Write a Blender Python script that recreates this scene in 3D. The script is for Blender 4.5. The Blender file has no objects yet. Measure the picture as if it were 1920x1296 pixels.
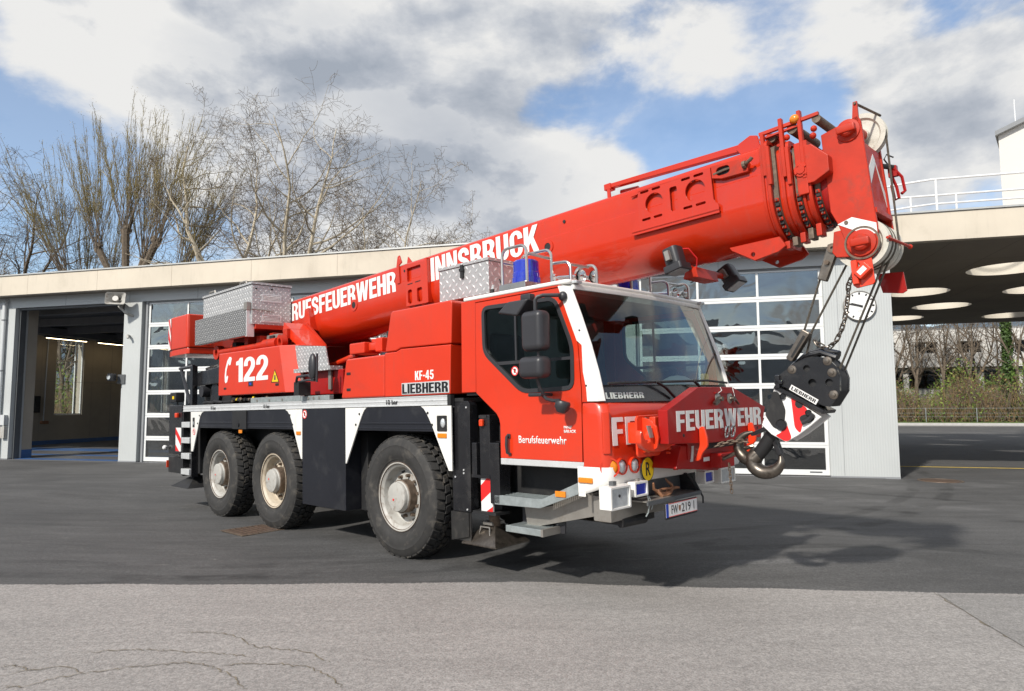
import bpy, bmesh, math, random
from mathutils import Vector, Matrix, Quaternion
from mathutils.geometry import tessellate_polygon
R = math.radians
random.seed(7)
scn = bpy.context.scene
col = scn.collection

# ------------------------------------------------------------------ camera
cam_d = bpy.data.cameras.new("camera")
cam_d.sensor_width = 36.0
cam_d.lens = 36.0 * 1285.0 / 1920.0
cam_d.clip_start = 0.1
cam_d.clip_end = 6000.0
cam = bpy.data.objects.new("camera", cam_d)
col.objects.link(cam)
_p, _r = R(4.881), R(-.262)
_f = Vector((0, math.cos(_p), math.sin(_p)))
_u = Vector((0, -math.sin(_p), math.cos(_p)))
_x = Vector((1, 0, 0))
_cx = _x * math.cos(_r) + _u * math.sin(_r)
_cu = -_x * math.sin(_r) + _u * math.cos(_r)
cam.matrix_world = Matrix(((_cx.x, _cu.x, -_f.x, 0), (_cx.y, _cu.y, -_f.y, 0), (_cx.z, _cu.z, -_f.z, 1.55), (0, 0, 0, 1)))
scn.camera = cam

# ------------------------------------------------------------------ sun and sky
SUN = Vector((-.474, -.636, .609)).normalized()
sun_d = bpy.data.lights.new("sun", 'SUN')
sun_d.energy = 4.6
sun_d.angle = R(2.4)
sun_d.color = (1, .945, .86)
sun = bpy.data.objects.new("sun", sun_d)
col.objects.link(sun)
sun.rotation_euler = SUN.to_track_quat('Z', 'Y').to_euler()

def px_dir(px, py):
    return (_f + _cx * ((px - 960) / 1285) + _cu * ((648 - py) / 1285)).normalized()

world = bpy.data.worlds.new("World")
scn.world = world
world.use_nodes = True

class NT:
    """small helper to write node trees"""
    def __init__(s, tree):
        s.t = tree
        tree.nodes.clear()
    def n(s, typ, **k):
        o = s.t.nodes.new(typ)
        for a, b in k.items():
            setattr(o, a, b)
        return o
    def l(s, a, b):
        s.t.links.new(a, b)
    def setin(s, sock, v):
        if isinstance(v, bpy.types.NodeSocket):
            s.l(v, sock)
        else:
            sock.default_value = v
    def math(s, op, a, b=None, c=None, clamp=False):
        o = s.n('ShaderNodeMath', operation=op, use_clamp=clamp)
        s.setin(o.inputs[0], a)
        if b is not None: s.setin(o.inputs[1], b)
        if c is not None: s.setin(o.inputs[2], c)
        return o.outputs[0]
    def vmath(s, op, a, b=None):
        o = s.n('ShaderNodeVectorMath', operation=op)
        s.setin(o.inputs[0], a)
        if b is not None:
            s.setin(o.inputs['Scale'] if op == 'SCALE' else o.inputs[1], b)
        return o.outputs['Value'] if op in ('LENGTH', 'DISTANCE', 'DOT_PRODUCT') else o.outputs[0]
    def noise(s, vec, scale, detail=4, rough=.55, dist=0, out=0):
        o = s.n('ShaderNodeTexNoise')
        if vec is not None: s.l(vec, o.inputs['Vector'])
        s.setin(o.inputs['Scale'], scale)
        o.inputs['Detail'].default_value = detail
        o.inputs['Roughness'].default_value = rough
        o.inputs['Distortion'].default_value = dist
        return o.outputs[out]
    def ramp(s, fac, *stops):
        o = s.n('ShaderNodeValToRGB')
        s.l(fac, o.inputs[0])
        e = o.color_ramp.elements
        while len(e) < len(stops): e.new(.5)
        for i, (p, c) in enumerate(stops):
            e[i].position = p
            if not hasattr(c, '__len__'): c = (c, c, c)
            e[i].color = (*c[:3], 1)
        return o.outputs[0]
    def mix(s, fac, a, b, mode='MIX'):
        o = s.n('ShaderNodeMix', data_type='RGBA', blend_type=mode)
        s.setin(o.inputs[0], fac)
        for k, v in ((6, a), (7, b)):
            if not isinstance(v, bpy.types.NodeSocket):
                v = (*v[:3], 1)
            s.setin(o.inputs[k], v)
        return o.outputs[2]
    def smooth(s, v, a, b):
        o = s.n('ShaderNodeMapRange', interpolation_type='SMOOTHSTEP')
        s.setin(o.inputs[0], v)
        o.inputs[1].default_value = a
        o.inputs[2].default_value = b
        return o.outputs[0]

def build_sky():
    t = NT(world.node_tree)
    sky = t.n('ShaderNodeTexSky', sky_type='NISHITA')
    sky.sun_disc = False
    sky.sun_elevation = math.asin(SUN.z)
    sky.sun_rotation = math.atan2(SUN.x, SUN.y)
    sky.altitude = 600
    sky.air_density = 1.0
    sky.dust_density = 1.2
    sky.ozone_density = 1.0
    d = t.n('ShaderNodeTexCoord').outputs['Generated']
    sep = t.n('ShaderNodeSeparateXYZ')
    t.l(d, sep.inputs[0])
    vm = t.n('ShaderNodeMapping')
    t.l(d, vm.inputs[0])
    vm.inputs['Scale'].default_value = (1, 1, 1.75)
    vm.inputs['Location'].default_value = (3.3, 1.9, .6)
    p = vm.outputs[0]
    # two readings of the same cloud field, one higher up towards the light: their difference shades the billows
    def field(shift):
        q = t.vmath('ADD', p, shift)
        a = t.noise(q, 4.2, 12, .575, .12)
        b = t.noise(q, 1.5, 3, .5)
        return t.math('ADD', t.math('MULTIPLY', a, .72), t.math('MULTIPLY', b, .28))
    f0 = field((0, 0, 0))
    f1 = field((-.02, .0, .085))
    def blobs(lst):
        acc = None
        for (x, y, r, w) in lst:
            dist = t.vmath('DISTANCE', d, tuple(px_dir(x, y)))
            g = t.math('MULTIPLY', t.math('EXPONENT', t.math('MULTIPLY', t.math('POWER', t.math('DIVIDE', dist, r), 2), -1)), w)
            acc = g if acc is None else t.math('ADD', acc, g)
        return acc
    cover = blobs(((40, 250, .12, -.19), (165, 275, .08, -.14), (240, 420, .10, -.07), (10, 180, .05, -.08), (1010, 205, .045, -.12), (1110, 225, .05, -.10), (1330, 245, .10, -.16), (1460, 215, .09, -.14),
                   (1180, 140, .06, -.06), (1770, 22, .05, -.12), (430, 390, .05, -.08), (1790, 345, .05, -.03), (1240, 235, .05, -.10),
                   (380, 130, .18, .12), (760, 300, .16, .14), (1060, 300, .09, .13), (640, 90, .2, .10), (1380, 90, .12, .09), (1830, 150, .11, .15), (1730, 280, .08, .10), (90, 110, .1, .10), (950, 90, .12, .10), (1000, 400, .2, .08), (540, 380, .15, .08)))
    dens = t.math('ADD', t.math('ADD', f0, cover), .012)
    alpha = t.smooth(dens, .43, .56)
    thick = t.smooth(dens, .50, .76)
    lit = t.math('MULTIPLY_ADD', t.math('SUBTRACT', f0, f1), 4.8, .78, clamp=True)
    dark = blobs(((790, 270, .13, .22), (470, 130, .11, .20), (900, 375, .11, .18), (1340, 50, .09, .18), (1840, 190, .09, .18), (1750, 330, .06, .15), (620, 20, .1, .10), (1100, 20, .08, .10)))
    dark = t.math('MULTIPLY', dark, t.math('MULTIPLY_ADD', t.noise(p, 2.6, 8, .6, .3), 3.4, -.75))
    shade = t.math('SUBTRACT', t.math('SUBTRACT', lit, t.math('MULTIPLY', thick, .18)), t.math('MULTIPLY', dark, thick), clamp=True)
    ccol = t.ramp(shade, (0, (.44, .49, .57)), (.3, (.58, .62, .69)), (.60, (.80, .82, .85)), (.84, (1.0, .995, .98)))
    ccol = t.vmath('SCALE', ccol, 9.2)
    skyc = t.mix(1.0, sky.outputs[0], (1.85, 1.98, 2.05), 'MULTIPLY')
    c = t.mix(t.math('MULTIPLY_ADD', alpha, .84, .16), skyc, ccol)
    bg = t.n('ShaderNodeBackground')
    t.l(c, bg.inputs[0])
    bg.inputs[1].default_value = .092
    out = t.n('ShaderNodeOutputWorld')
    t.l(bg.outputs[0], out.inputs[0])
build_sky()

scn.view_settings.view_transform = 'Standard'
scn.view_settings.look = 'None'
scn.view_settings.exposure = 0.0
scn.view_settings.gamma = 1.0
scn.view_settings.use_curve_mapping = False
scn.cycles.max_bounces = 8
scn.cycles.transparent_max_bounces = 24
scn.cycles.caustics_reflective = False
scn.cycles.caustics_refractive = False

# ------------------------------------------------------------------ materials
M = {}
def pmat(name, base, rough=.5, metal=0, coat=0, var=.12, vscale=3.0, bump=0, bscale=40, spec=.5, rvar=.1, dirt=None, dirt_amt=0, dscale=5, emit=None, estr=0, coords='Object', trans=0, streak=None, streak_amt=0):
    m = bpy.data.materials.new(name)
    m.use_nodes = True
    t = NT(m.node_tree)
    b = t.n('ShaderNodeBsdfPrincipled')
    o = t.n('ShaderNodeOutputMaterial')
    t.l(b.outputs[0], o.inputs[0])
    tc = t.n('ShaderNodeTexCoord').outputs[coords]
    n = t.noise(tc, vscale, 6, .6)
    k = t.ramp(n, (.3, 1 - var), (.7, 1 + var))
    c = t.mix(1.0, base, k, 'MULTIPLY')
    if dirt:
        dn = t.noise(tc, dscale, 8, .68, .4)
        c = t.mix(t.math('MULTIPLY', t.smooth(dn, .5, .72), dirt_amt), c, dirt)
    if streak:
        sm = t.n('ShaderNodeMapping')
        t.l(tc, sm.inputs[0])
        sm.inputs['Scale'].default_value = (7, 7, .45)
        sn_ = t.noise(sm.outputs[0], 1.6, 6, .7, .3)
        sb_ = t.noise(tc, 1.7, 4, .6)
        c = t.mix(t.math('MULTIPLY', t.math('MULTIPLY', t.smooth(sn_, .52, .74), t.smooth(sb_, .38, .62)), streak_amt), c, streak)
    t.l(c, b.inputs['Base Color'])
    rn = t.noise(tc, vscale * 2.3, 5, .6)
    t.l(t.math('MULTIPLY_ADD', t.math('SUBTRACT', rn, .5), rvar * 2, rough, clamp=True), b.inputs['Roughness'])
    b.inputs['Metallic'].default_value = metal
    b.inputs['Coat Weight'].default_value = coat
    b.inputs['Coat Roughness'].default_value = .06
    b.inputs['Specular IOR Level'].default_value = spec
    if trans: b.inputs['Transmission Weight'].default_value = trans
    if bump:
        bp = t.n('ShaderNodeBump')
        bp.inputs['Strength'].default_value = bump
        bp.inputs['Distance'].default_value = .01
        t.l(t.noise(tc, bscale, 4, .6), bp.inputs['Height'])
        t.l(bp.outputs[0], b.inputs['Normal'])
    if emit:
        b.inputs['Emission Color'].default_value = (*emit, 1)
        b.inputs['Emission Strength'].default_value = estr
    M[name] = m
    return m

pmat('red', (.61, .034, .007), .36, coat=.5, var=.06, vscale=1.1, bump=.02, bscale=2.2, dirt=(.42, .045, .025), dirt_amt=.35, dscale=3, streak=(.34, .07, .045), streak_amt=.3)
pmat('boom_red', (.53, .027, .005), .24, coat=.5, spec=.35, var=.08, vscale=1.5, bump=.025, bscale=2.2, dirt=(.36, .05, .04), dirt_amt=.3, dscale=3, streak=(.34, .07, .05), streak_amt=.3)
pmat('worn_red', (.47, .027, .008), .48, coat=.1, spec=.3, var=.14, vscale=5, bump=.03, bscale=30, dirt=(.16, .05, .035), dirt_amt=.5, dscale=7)
pmat('shaded_red', (.33, .008, .006), .38, coat=.2, spec=.3, var=.08, vscale=3, dirt=(.2, .03, .03), dirt_amt=.3, dscale=9)  # the crane's red darkened: shade on the nose and inner parts put into colour
pmat('signal_red', (.74, .045, .010), .35, coat=.3, var=.05, vscale=5, dirt=(.4, .1, .05), dirt_amt=.25, dscale=12)
pmat('white_paint', (.80, .79, .75), .3, coat=.4, var=.03, vscale=3, dirt=(.55, .53, .47), dirt_amt=.25, streak=(.5, .46, .38), streak_amt=.3)
pmat('letter_white', (.78, .77, .75), .45, var=.04, vscale=8)
pmat('letter_grey', (.60, .66, .62), .4, var=.04)
pmat('black_paint', (.012, .012, .014), .28, coat=.4, var=.2, vscale=3, dirt=(.09, .085, .08), dirt_amt=.25, dscale=6)
pmat('black_matt', (.014, .014, .015), .6, var=.2, dirt=(.07, .065, .055), dirt_amt=.4, dscale=6)
pmat('navy_panel', (.012, .013, .018), .36, coat=.15, var=.15, vscale=2, dirt=(.09, .09, .09), dirt_amt=.22, dscale=3)
pmat('plastic', (.03, .03, .034), .42, var=.1, bump=.03, bscale=250)
pmat('rubber', (.028, .027, .026), .75, var=.2, vscale=9, bump=.08, bscale=90, dirt=(.14, .125, .105), dirt_amt=.45, dscale=6)
pmat('tread_rubber', (.026, .025, .024), .8, var=.2, vscale=9, bump=.1, bscale=60, dirt=(.2, .17, .13), dirt_amt=.5, dscale=11)
pmat('rim_grey', (.42, .41, .38), .5, var=.12, vscale=6, dirt=(.16, .11, .07), dirt_amt=.75, dscale=8)
pmat('rim_beige', (.52, .45, .35), .55, var=.1, vscale=6, dirt=(.25, .16, .08), dirt_amt=.55, dscale=8)
pmat('rust', (.085, .052, .034), .85, var=.3, vscale=25)
pmat('dirty_steel', (.16, .12, .09), .6, metal=.5, var=.4, vscale=20)
pmat('aluminium', (.74, .75, .75), .4, metal=.45, var=.05, vscale=6, dirt=(.4, .4, .4), dirt_amt=.3, dscale=10)
pmat('stainless', (.58, .56, .53), .3, metal=1, var=.06, vscale=8, rvar=.08)
pmat('chrome', (.75, .75, .74), .12, metal=1, var=.03)
pmat('galvanised', (.37, .41, .41), .5, metal=.55, var=.16, vscale=14, dirt=(.26, .28, .27), dirt_amt=.4, dscale=30)
pmat('steel_sheet', (.34, .32, .29), .42, metal=.6, var=.12, vscale=5, dirt=(.2, .17, .13), dirt_amt=.4)
pmat('worn_steel', (.22, .19, .16), .36, metal=.9, var=.3, vscale=14, dirt=(.05, .04, .035), dirt_amt=.7, dscale=7)
pmat('hook_steel', (.15, .13, .11), .38, metal=.85, var=.25, vscale=10, dirt=(.045, .035, .028), dirt_amt=.9, dscale=5)
pmat('rope', (.12, .105, .085), .55, metal=.6, var=.3, vscale=40)
pmat('sheave', (.56, .54, .47), .5, var=.1, vscale=5, dirt=(.25, .22, .17), dirt_amt=.5, dscale=9)
pmat('orange_lens', (.85, .26, .01), .2, coat=.6, var=.12, vscale=60, trans=.15)
pmat('red_lens', (.7, .05, .01), .2, coat=.6, var=.1)
pmat('blue_lens', (.006, .035, .62), .12, coat=.8, var=.1, vscale=30, trans=.35)
pmat('clear_lens', (.62, .65, .66), .14, metal=.35, coat=.7, var=.15, vscale=30)
pmat('yellow', (.75, .52, .01), .4, var=.06)
pmat('sign_red', (.68, .02, .02), .4, var=.04)
pmat('plate_blue', (.01, .05, .42), .4)
pmat('antler', (.26, .125, .065), .6, var=.25, vscale=18)
pmat('interior', (.24, .27, .27), .7, var=.1)
pmat('interior_dark', (.03, .03, .032), .7, var=.1)
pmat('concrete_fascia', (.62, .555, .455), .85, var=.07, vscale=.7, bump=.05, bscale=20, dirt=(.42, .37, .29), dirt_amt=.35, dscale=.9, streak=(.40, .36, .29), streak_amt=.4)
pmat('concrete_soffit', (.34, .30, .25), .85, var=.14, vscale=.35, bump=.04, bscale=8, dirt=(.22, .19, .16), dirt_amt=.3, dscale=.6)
pmat('concrete_hole', (.66, .61, .52), .85, var=.06, vscale=1)
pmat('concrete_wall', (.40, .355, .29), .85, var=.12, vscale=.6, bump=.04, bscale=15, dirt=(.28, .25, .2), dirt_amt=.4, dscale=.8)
pmat('roof_cap', (.52, .52, .5), .4, metal=.4, var=.06)
pmat('grey_cladding', (.56, .58, .58), .45, var=.04, vscale=.8)
pmat('grey_trim', (.26, .27, .28), .45, var=.05)
pmat('dark_frame', (.09, .095, .10), .5)
pmat('door_white', (.74, .75, .74), .4, var=.03, vscale=2)
pmat('seal', (.03, .03, .03), .6)
pmat('blue_floor', (.05, .13, .32), .35, var=.1, dirt=(.1, .12, .16), dirt_amt=.4)
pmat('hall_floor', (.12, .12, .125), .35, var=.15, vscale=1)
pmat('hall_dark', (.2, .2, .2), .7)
pmat('tube_light', (1, .9, .7), .5, emit=(1, .78, .46), estr=11)
pmat('wall_white', (.68, .66, .62), .8, var=.05, vscale=.3)
pmat('clock_white', (.82, .82, .8), .4, var=.02)
pmat('rail_white', (.74, .75, .76), .4, var=.04)
pmat('bark_pale', (.46, .40, .30), .85, var=.35, vscale=4, dirt=(.22, .18, .12), dirt_amt=.6, dscale=3)
pmat('bark', (.135, .105, .075), .9, var=.3, vscale=6)
pmat('twig', (.145, .115, .085), .9, var=.25)
pmat('twig_yellow', (.34, .28, .125), .85, var=.25)
pmat('bud', (.36, .29, .11), .8, var=.3, vscale=2)
pmat('leaf_green', (.10, .17, .025), .7, var=.4, vscale=1.5)
pmat('leaf_light', (.19, .25, .04), .7, var=.35, vscale=1.5)
pmat('ivy', (.055, .10, .02), .6, var=.4, vscale=3)
pmat('dry', (.20, .13, .06), .9, var=.35, vscale=2)
pmat('grass', (.075, .115, .022), .9, var=.4, vscale=1.2)
pmat('kerb_stone', (.46, .45, .43), .85, var=.1, vscale=4)
pmat('road_yellow', (.70, .50, .07), .7, var=.15, vscale=6)
pmat('crack', (.17, .145, .105), .95, var=.3, vscale=12)
pmat('mountain', (.085, .115, .145), 1, var=.25, vscale=.01)  # blue in the base colour stands in for distance haze
pmat('car_paint', (.16, .012, .035), .25, coat=.8)

def glass_mat(name, tint, ior=1.5, rough=.0, wavy=0, wscale=2.0, absorb=1.0, rmul=1.0):
    m = bpy.data.materials.new(name)
    m.use_nodes = True
    t = NT(m.node_tree)
    o = t.n('ShaderNodeOutputMaterial')
    tr = t.n('ShaderNodeBsdfTransparent')
    tr.inputs[0].default_value = (*tint, 1)
    gl = t.n('ShaderNodeBsdfGlossy')
    gl.inputs['Roughness'].default_value = rough
    fr = t.n('ShaderNodeFresnel')
    # the same outer index on both faces of a pane, so that thin panes do not trap light
    bk = t.n('ShaderNodeNewGeometry').outputs['Backfacing']
    t.l(t.math('MULTIPLY_ADD', bk, 1 / ior - ior, ior), fr.inputs[0])
    if wavy:
        bp = t.n('ShaderNodeBump')
        bp.inputs['Strength'].default_value = 1.0
        bp.inputs['Distance'].default_value = wavy
        tc = t.n('ShaderNodeNewGeometry').outputs['Position']
        t.l(t.noise(tc, wscale, 2, .4, .8), bp.inputs['Height'])
        t.l(bp.outputs[0], gl.inputs['Normal'])
        t.l(bp.outputs[0], fr.inputs['Normal'])
    mx = t.n('ShaderNodeMixShader')
    t.l(t.math('MULTIPLY', fr.outputs[0], rmul, clamp=True), mx.inputs[0])
    t.l(tr.outputs[0], mx.inputs[1])
    t.l(gl.outputs[0], mx.inputs[2])
    t.l(mx.outputs[0], o.inputs[0])
    M[name] = m
glass_mat('cab_glass', (.66, .74, .72), 1.5, rmul=1.1)
glass_mat('pane_glass', (.55, .57, .57), 1.55, wavy=.02, wscale=1.1, rmul=4.0)
glass_mat('screen_glass', (.55, .63, .61), 1.5, rmul=1.8)
glass_mat('window_glass', (.92, .95, .95), 1.5)
glass_mat('office_glass', (.12, .13, .13), 1.6, rmul=1.5)

def chequer_mat(name, scale, base=(.60, .60, .60), lum=.78, dark=.46):
    """tread plate: raised lozenges, light on a darker ground"""
    m = bpy.data.materials.new(name)
    m.use_nodes = True
    t = NT(m.node_tree)
    b = t.n('ShaderNodeBsdfPrincipled')
    o = t.n('ShaderNodeOutputMaterial')
    t.l(b.outputs[0], o.inputs[0])
    tc = t.n('ShaderNodeTexCoord').outputs['UV']
    mp = t.n('ShaderNodeMapping')
    t.l(tc, mp.inputs[0])
    mp.inputs['Scale'].default_value = (scale, scale, 1)
    sx = t.n('ShaderNodeSeparateXYZ')
    t.l(mp.outputs[0], sx.inputs[0])
    def loz(ox, oy):
        fx = t.math('SUBTRACT', t.math('FRACT', t.math('ADD', sx.outputs[0], ox)), .5)
        fy = t.math('SUBTRACT', t.math('FRACT', t.math('ADD', sx.outputs[1], oy)), .5)
        s = 1 if ox == 0 else -1
        a = t.math('ADD', fx, t.math('MULTIPLY', fy, s))
        c = t.math('SUBTRACT', fx, t.math('MULTIPLY', fy, s))
        e = t.math('ADD', t.math('MULTIPLY', t.math('ABSOLUTE', a), 1.3), t.math('MULTIPLY', t.math('ABSOLUTE', c), 3.2))
        return t.smooth(e, .62, .40)
    h = t.math('MAXIMUM', loz(0, 0), loz(.5, .5))
    n = t.noise(mp.outputs[0], .8, 5, .6)
    c1 = t.mix(h, tuple(dark * x / .6 for x in base), tuple(lum * x / .6 for x in base))
    t.l(t.mix(1.0, c1, t.ramp(n, (.3, .85), (.7, 1.1)), 'MULTIPLY'), b.inputs['Base Color'])
    b.inputs['Metallic'].default_value = .4
    b.inputs['Roughness'].default_value = .42
    bp = t.n('ShaderNodeBump')
    bp.inputs['Strength'].default_value = .6
    bp.inputs['Distance'].default_value = .01
    t.l(h, bp.inputs['Height'])
    t.l(bp.outputs[0], b.inputs['Normal'])
    M[name] = m
chequer_mat('chequer', 13)
chequer_mat('chequer_dark', 17, dark=.18, lum=.66)
chequer_mat('chequer_cab', 10)

# ------------------------------------------------------------------ mesh helpers
class MB:
    """collects simple solids; build() links them as one mesh object"""
    def __init__(s):
        s.v, s.f, s.mi = [], [], []
        s.cur = 0
    def add(s, vs, fs):
        o = len(s.v)
        s.v += [tuple(p) for p in vs]
        s.f += [tuple(i + o for i in f) for f in fs]
        s.mi += [s.cur] * len(fs)
        return s
    def box(s, x0, x1, y0, y1, z0, z1, m=None):
        vs = [Vector((x, y, z)) for x in (x0, x1) for y in (y0, y1) for z in (z0, z1)]
        if m is not None: vs = [m @ v for v in vs]
        return s.add(vs, [(0, 1, 3, 2), (4, 6, 7, 5), (0, 4, 5, 1), (2, 3, 7, 6), (0, 2, 6, 4), (1, 5, 7, 3)])
    def hexa(s, p):   # 8 corners: bottom ring 4, top ring 4
        return s.add(p, [(3, 2, 1, 0), (4, 5, 6, 7), (0, 1, 5, 4), (1, 2, 6, 5), (2, 3, 7, 6), (3, 0, 4, 7)])
    def plate(s, outer, holes, fn, a, b):
        """polygon with holes in 2d, extruded from depth a to b; fn(u, v, w) gives the 3d point"""
        loops = [list(outer)] + [list(h) for h in holes]
        flat = [p for l in loops for p in l]
        tri = tessellate_polygon([[Vector((p[0], p[1], 0)) for p in l] for l in loops])
        n = len(flat)
        vs = [fn(p[0], p[1], a) for p in flat] + [fn(p[0], p[1], b) for p in flat]
        fs = []
        for t in tri:
            fs.append(t)
            fs.append(tuple(i + n for i in reversed(t)))
        k = 0
        for l in loops:
            m = len(l)
            for i in range(m):
                j = (i + 1) % m
                fs.append((k + i, k + j, k + j + n, k + i + n))
            k += m
        return s.add(vs, fs)
    def prism(s, poly, fn, a, b):
        n = len(poly)
        vs = [fn(p[0], p[1], a) for p in poly] + [fn(p[0], p[1], b) for p in poly]
        return s.add(vs, [tuple(range(n)), tuple(range(2 * n - 1, n - 1, -1))] + [(i, (i + 1) % n, (i + 1) % n + n, i + n) for i in range(n)])
    def cyl(s, p0, p1, r0, r1=None, n=16, cap=True):
        r1 = r0 if r1 is None else r1
        p0, p1 = Vector(p0), Vector(p1)
        q = (p1 - p0).normalized().to_track_quat('Z', 'Y')
        vs = []
        for p, r in ((p0, r0), (p1, r1)):
            vs += [p + q @ Vector((r * math.cos(2 * math.pi * i / n), r * math.sin(2 * math.pi * i / n), 0)) for i in range(n)]
        fs = [(i, (i + 1) % n, (i + 1) % n + n, i + n) for i in range(n)]
        if cap: fs += [tuple(range(n - 1, -1, -1)), tuple(range(n, 2 * n))]
        return s.add(vs, fs)
    def lathe(s, prof, c, axis, n=32, closed=False):
        """prof: (radius, height along axis) pairs"""
        c = Vector(c)
        q = Vector(axis).normalized().to_track_quat('Z', 'Y')
        vs, fs = [], []
        m = len(prof)
        for i in range(n):
            a = 2 * math.pi * i / n
            for r, h in prof:
                vs.append(c + q @ Vector((r * math.cos(a), r * math.sin(a), h)))
        for i in range(n):
            j = (i + 1) % n
            for k in range(m if closed else m - 1):
                l = (k + 1) % m
                fs.append((i * m + k, j * m + k, j * m + l, i * m + l))
        return s.add(vs, fs)
    def tube(s, pts, r, n=8, rs=None, cap=True, closed=False):
        pts = [Vector(p) for p in pts]
        m = len(pts)
        vs, fs = [], []
        up = None
        for i, p in enumerate(pts):
            if closed:
                d = (pts[(i + 1) % m] - pts[i - 1])
            else:
                d = (pts[min(i + 1, m - 1)] - pts[max(i - 1, 0)])
            d = d.normalized() if d.length > 1e-9 else Vector((0, 0, 1))
            if up is None:
                up = d.orthogonal().normalized()
            up = (up - d * up.dot(d))
            up = up.normalized() if up.length > 1e-6 else d.orthogonal().normalized()
            w = d.cross(up)
            rr = rs[i] if rs else r
            vs += [p + up * (rr * math.cos(2 * math.pi * k / n)) + w * (rr * math.sin(2 * math.pi * k / n)) for k in range(n)]
        for i in range(m if closed else m - 1):
            j = (i + 1) % m
            fs += [(i * n + k, i * n + (k + 1) % n, j * n + (k + 1) % n, j * n + k) for k in range(n)]
        if cap and not closed:
            fs += [tuple(range(n - 1, -1, -1)), tuple(range((m - 1) * n, m * n))]
        return s.add(vs, fs)
    def sphere(s, c, r, n=12, m=8, sc=(1, 1, 1)):
        prof = [(r * math.sin(math.pi * k / m) + 1e-5, -r * math.cos(math.pi * k / m)) for k in range(m + 1)]
        t = MB().lathe(prof, (0, 0, 0), (0, 0, 1), n)
        return s.add([Vector(c) + Vector((p[0] * sc[0], p[1] * sc[1], p[2] * sc[2])) for p in t.v], t.f)
    def mesh(s, name, mats, bevel=0, seg=2, smooth=35, uv=None, weld=False):
        me = bpy.data.meshes.new(name)
        bm = bmesh.new()
        vv = [bm.verts.new(p) for p in s.v]
        for f, k in zip(s.f, s.mi):
            try:
                ff = bm.faces.new([vv[i] for i in f])
                ff.material_index = k
            except ValueError:
                pass
        if weld: bmesh.ops.remove_doubles(bm, verts=bm.verts, dist=1e-5)
        bmesh.ops.recalc_face_normals(bm, faces=bm.faces)
        if bevel:
            es = [e for e in bm.edges if len(e.link_faces) == 2 and e.calc_face_angle(0) > R(28)]
            bmesh.ops.bevel(bm, geom=es, offset=bevel, segments=seg, affect='EDGES', clamp_overlap=True, profile=.5)
        for f in bm.faces: f.smooth = True
        for e in bm.edges:
            if len(e.link_faces) == 2 and e.calc_face_angle(0) > R(smooth): e.smooth = False
        if uv:
            ul = bm.loops.layers.uv.new('UVMap')
            for f in bm.faces:
                n = f.normal
                ax = max(range(3), key=lambda i: abs(n[i]))
                for l in f.loops:
                    c = l.vert.co
                    l[ul].uv = ((c.y, c.z), (c.x, c.z), (c.x, c.y))[ax]
        bm.to_mesh(me)
        bm.free()
        for m in (mats if isinstance(mats, (list, tuple)) else [mats]):
            me.materials.append(M[m])
        return me
    def build(s, name, mats, parent=None, loc=None, **k):
        o = link(name, s.mesh(name, mats, **k), parent, loc)
        if k.get('bevel'):
            w = o.modifiers.new('weighted_normal', 'WEIGHTED_NORMAL')
            w.keep_sharp = True
            w.weight = 80
        return o

def link(name, data, parent=None, loc=None):
    o = bpy.data.objects.new(name, data)
    col.objects.link(o)
    if parent is not None: o.parent = parent
    if loc is not None: o.location = loc
    return o

def empty(name, parent=None, loc=(0, 0, 0), rz=0):
    o = link(name, None, parent, loc)
    o.rotation_euler = (0, 0, rz)
    o.empty_display_size = .2
    return o

def tag(o, label=None, cat=None, group=None, kind=None):
    if label: o['label'] = label
    if cat: o['category'] = cat
    if group: o['group'] = group
    if kind: o['kind'] = kind
    return o

def copy_tree(o, parent=None, loc=None):
    c = o.copy()
    col.objects.link(c)
    if parent is not None: c.parent = parent
    if loc is not None: c.location = loc
    for ch in list(o.children):
        copy_tree(ch, c)
    return c

def XZ(y0=0):   # side plane: u -> x, v -> z, depth -> y
    return lambda u, v, w: (u, y0 + w, v)
def YZ(x0=0):
    return lambda u, v, w: (x0 + w, u, v)
def XY(z0=0):
    return lambda u, v, w: (u, v, z0 + w)
def circ(cx, cy, r, n=20, ry=None):
    return [(cx + r * math.cos(2 * math.pi * i / n), cy + (ry or r) * math.sin(2 * math.pi * i / n)) for i in range(n)]
def rrect(x0, x1, y0, y1, r, n=4):
    out = []
    for cx, cy, a0 in ((x1 - r, y1 - r, 0), (x0 + r, y1 - r, 90), (x0 + r, y0 + r, 180), (x1 - r, y0 + r, 270)):
        out += [(cx + r * math.cos(R(a0 + 90 * k / n)), cy + r * math.sin(R(a0 + 90 * k / n))) for k in range(n + 1)]
    return out
def rpoly(pts, r, n=3):
    """polygon with rounded corners"""
    out = []
    m = len(pts)
    for i in range(m):
        a, b, c = Vector(pts[i - 1]), Vector(pts[i]), Vector(pts[(i + 1) % m])
        d0 = (a - b); d1 = (c - b)
        k = min(r, d0.length * .45, d1.length * .45)
        p0 = b + d0.normalized() * k; p1 = b + d1.normalized() * k
        for j in range(n + 1):
            t = j / n
            q = p0 * (1 - t) ** 2 + b * 2 * t * (1 - t) + p1 * t * t
            out.append((q.x, q.y))
    return out

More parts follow.
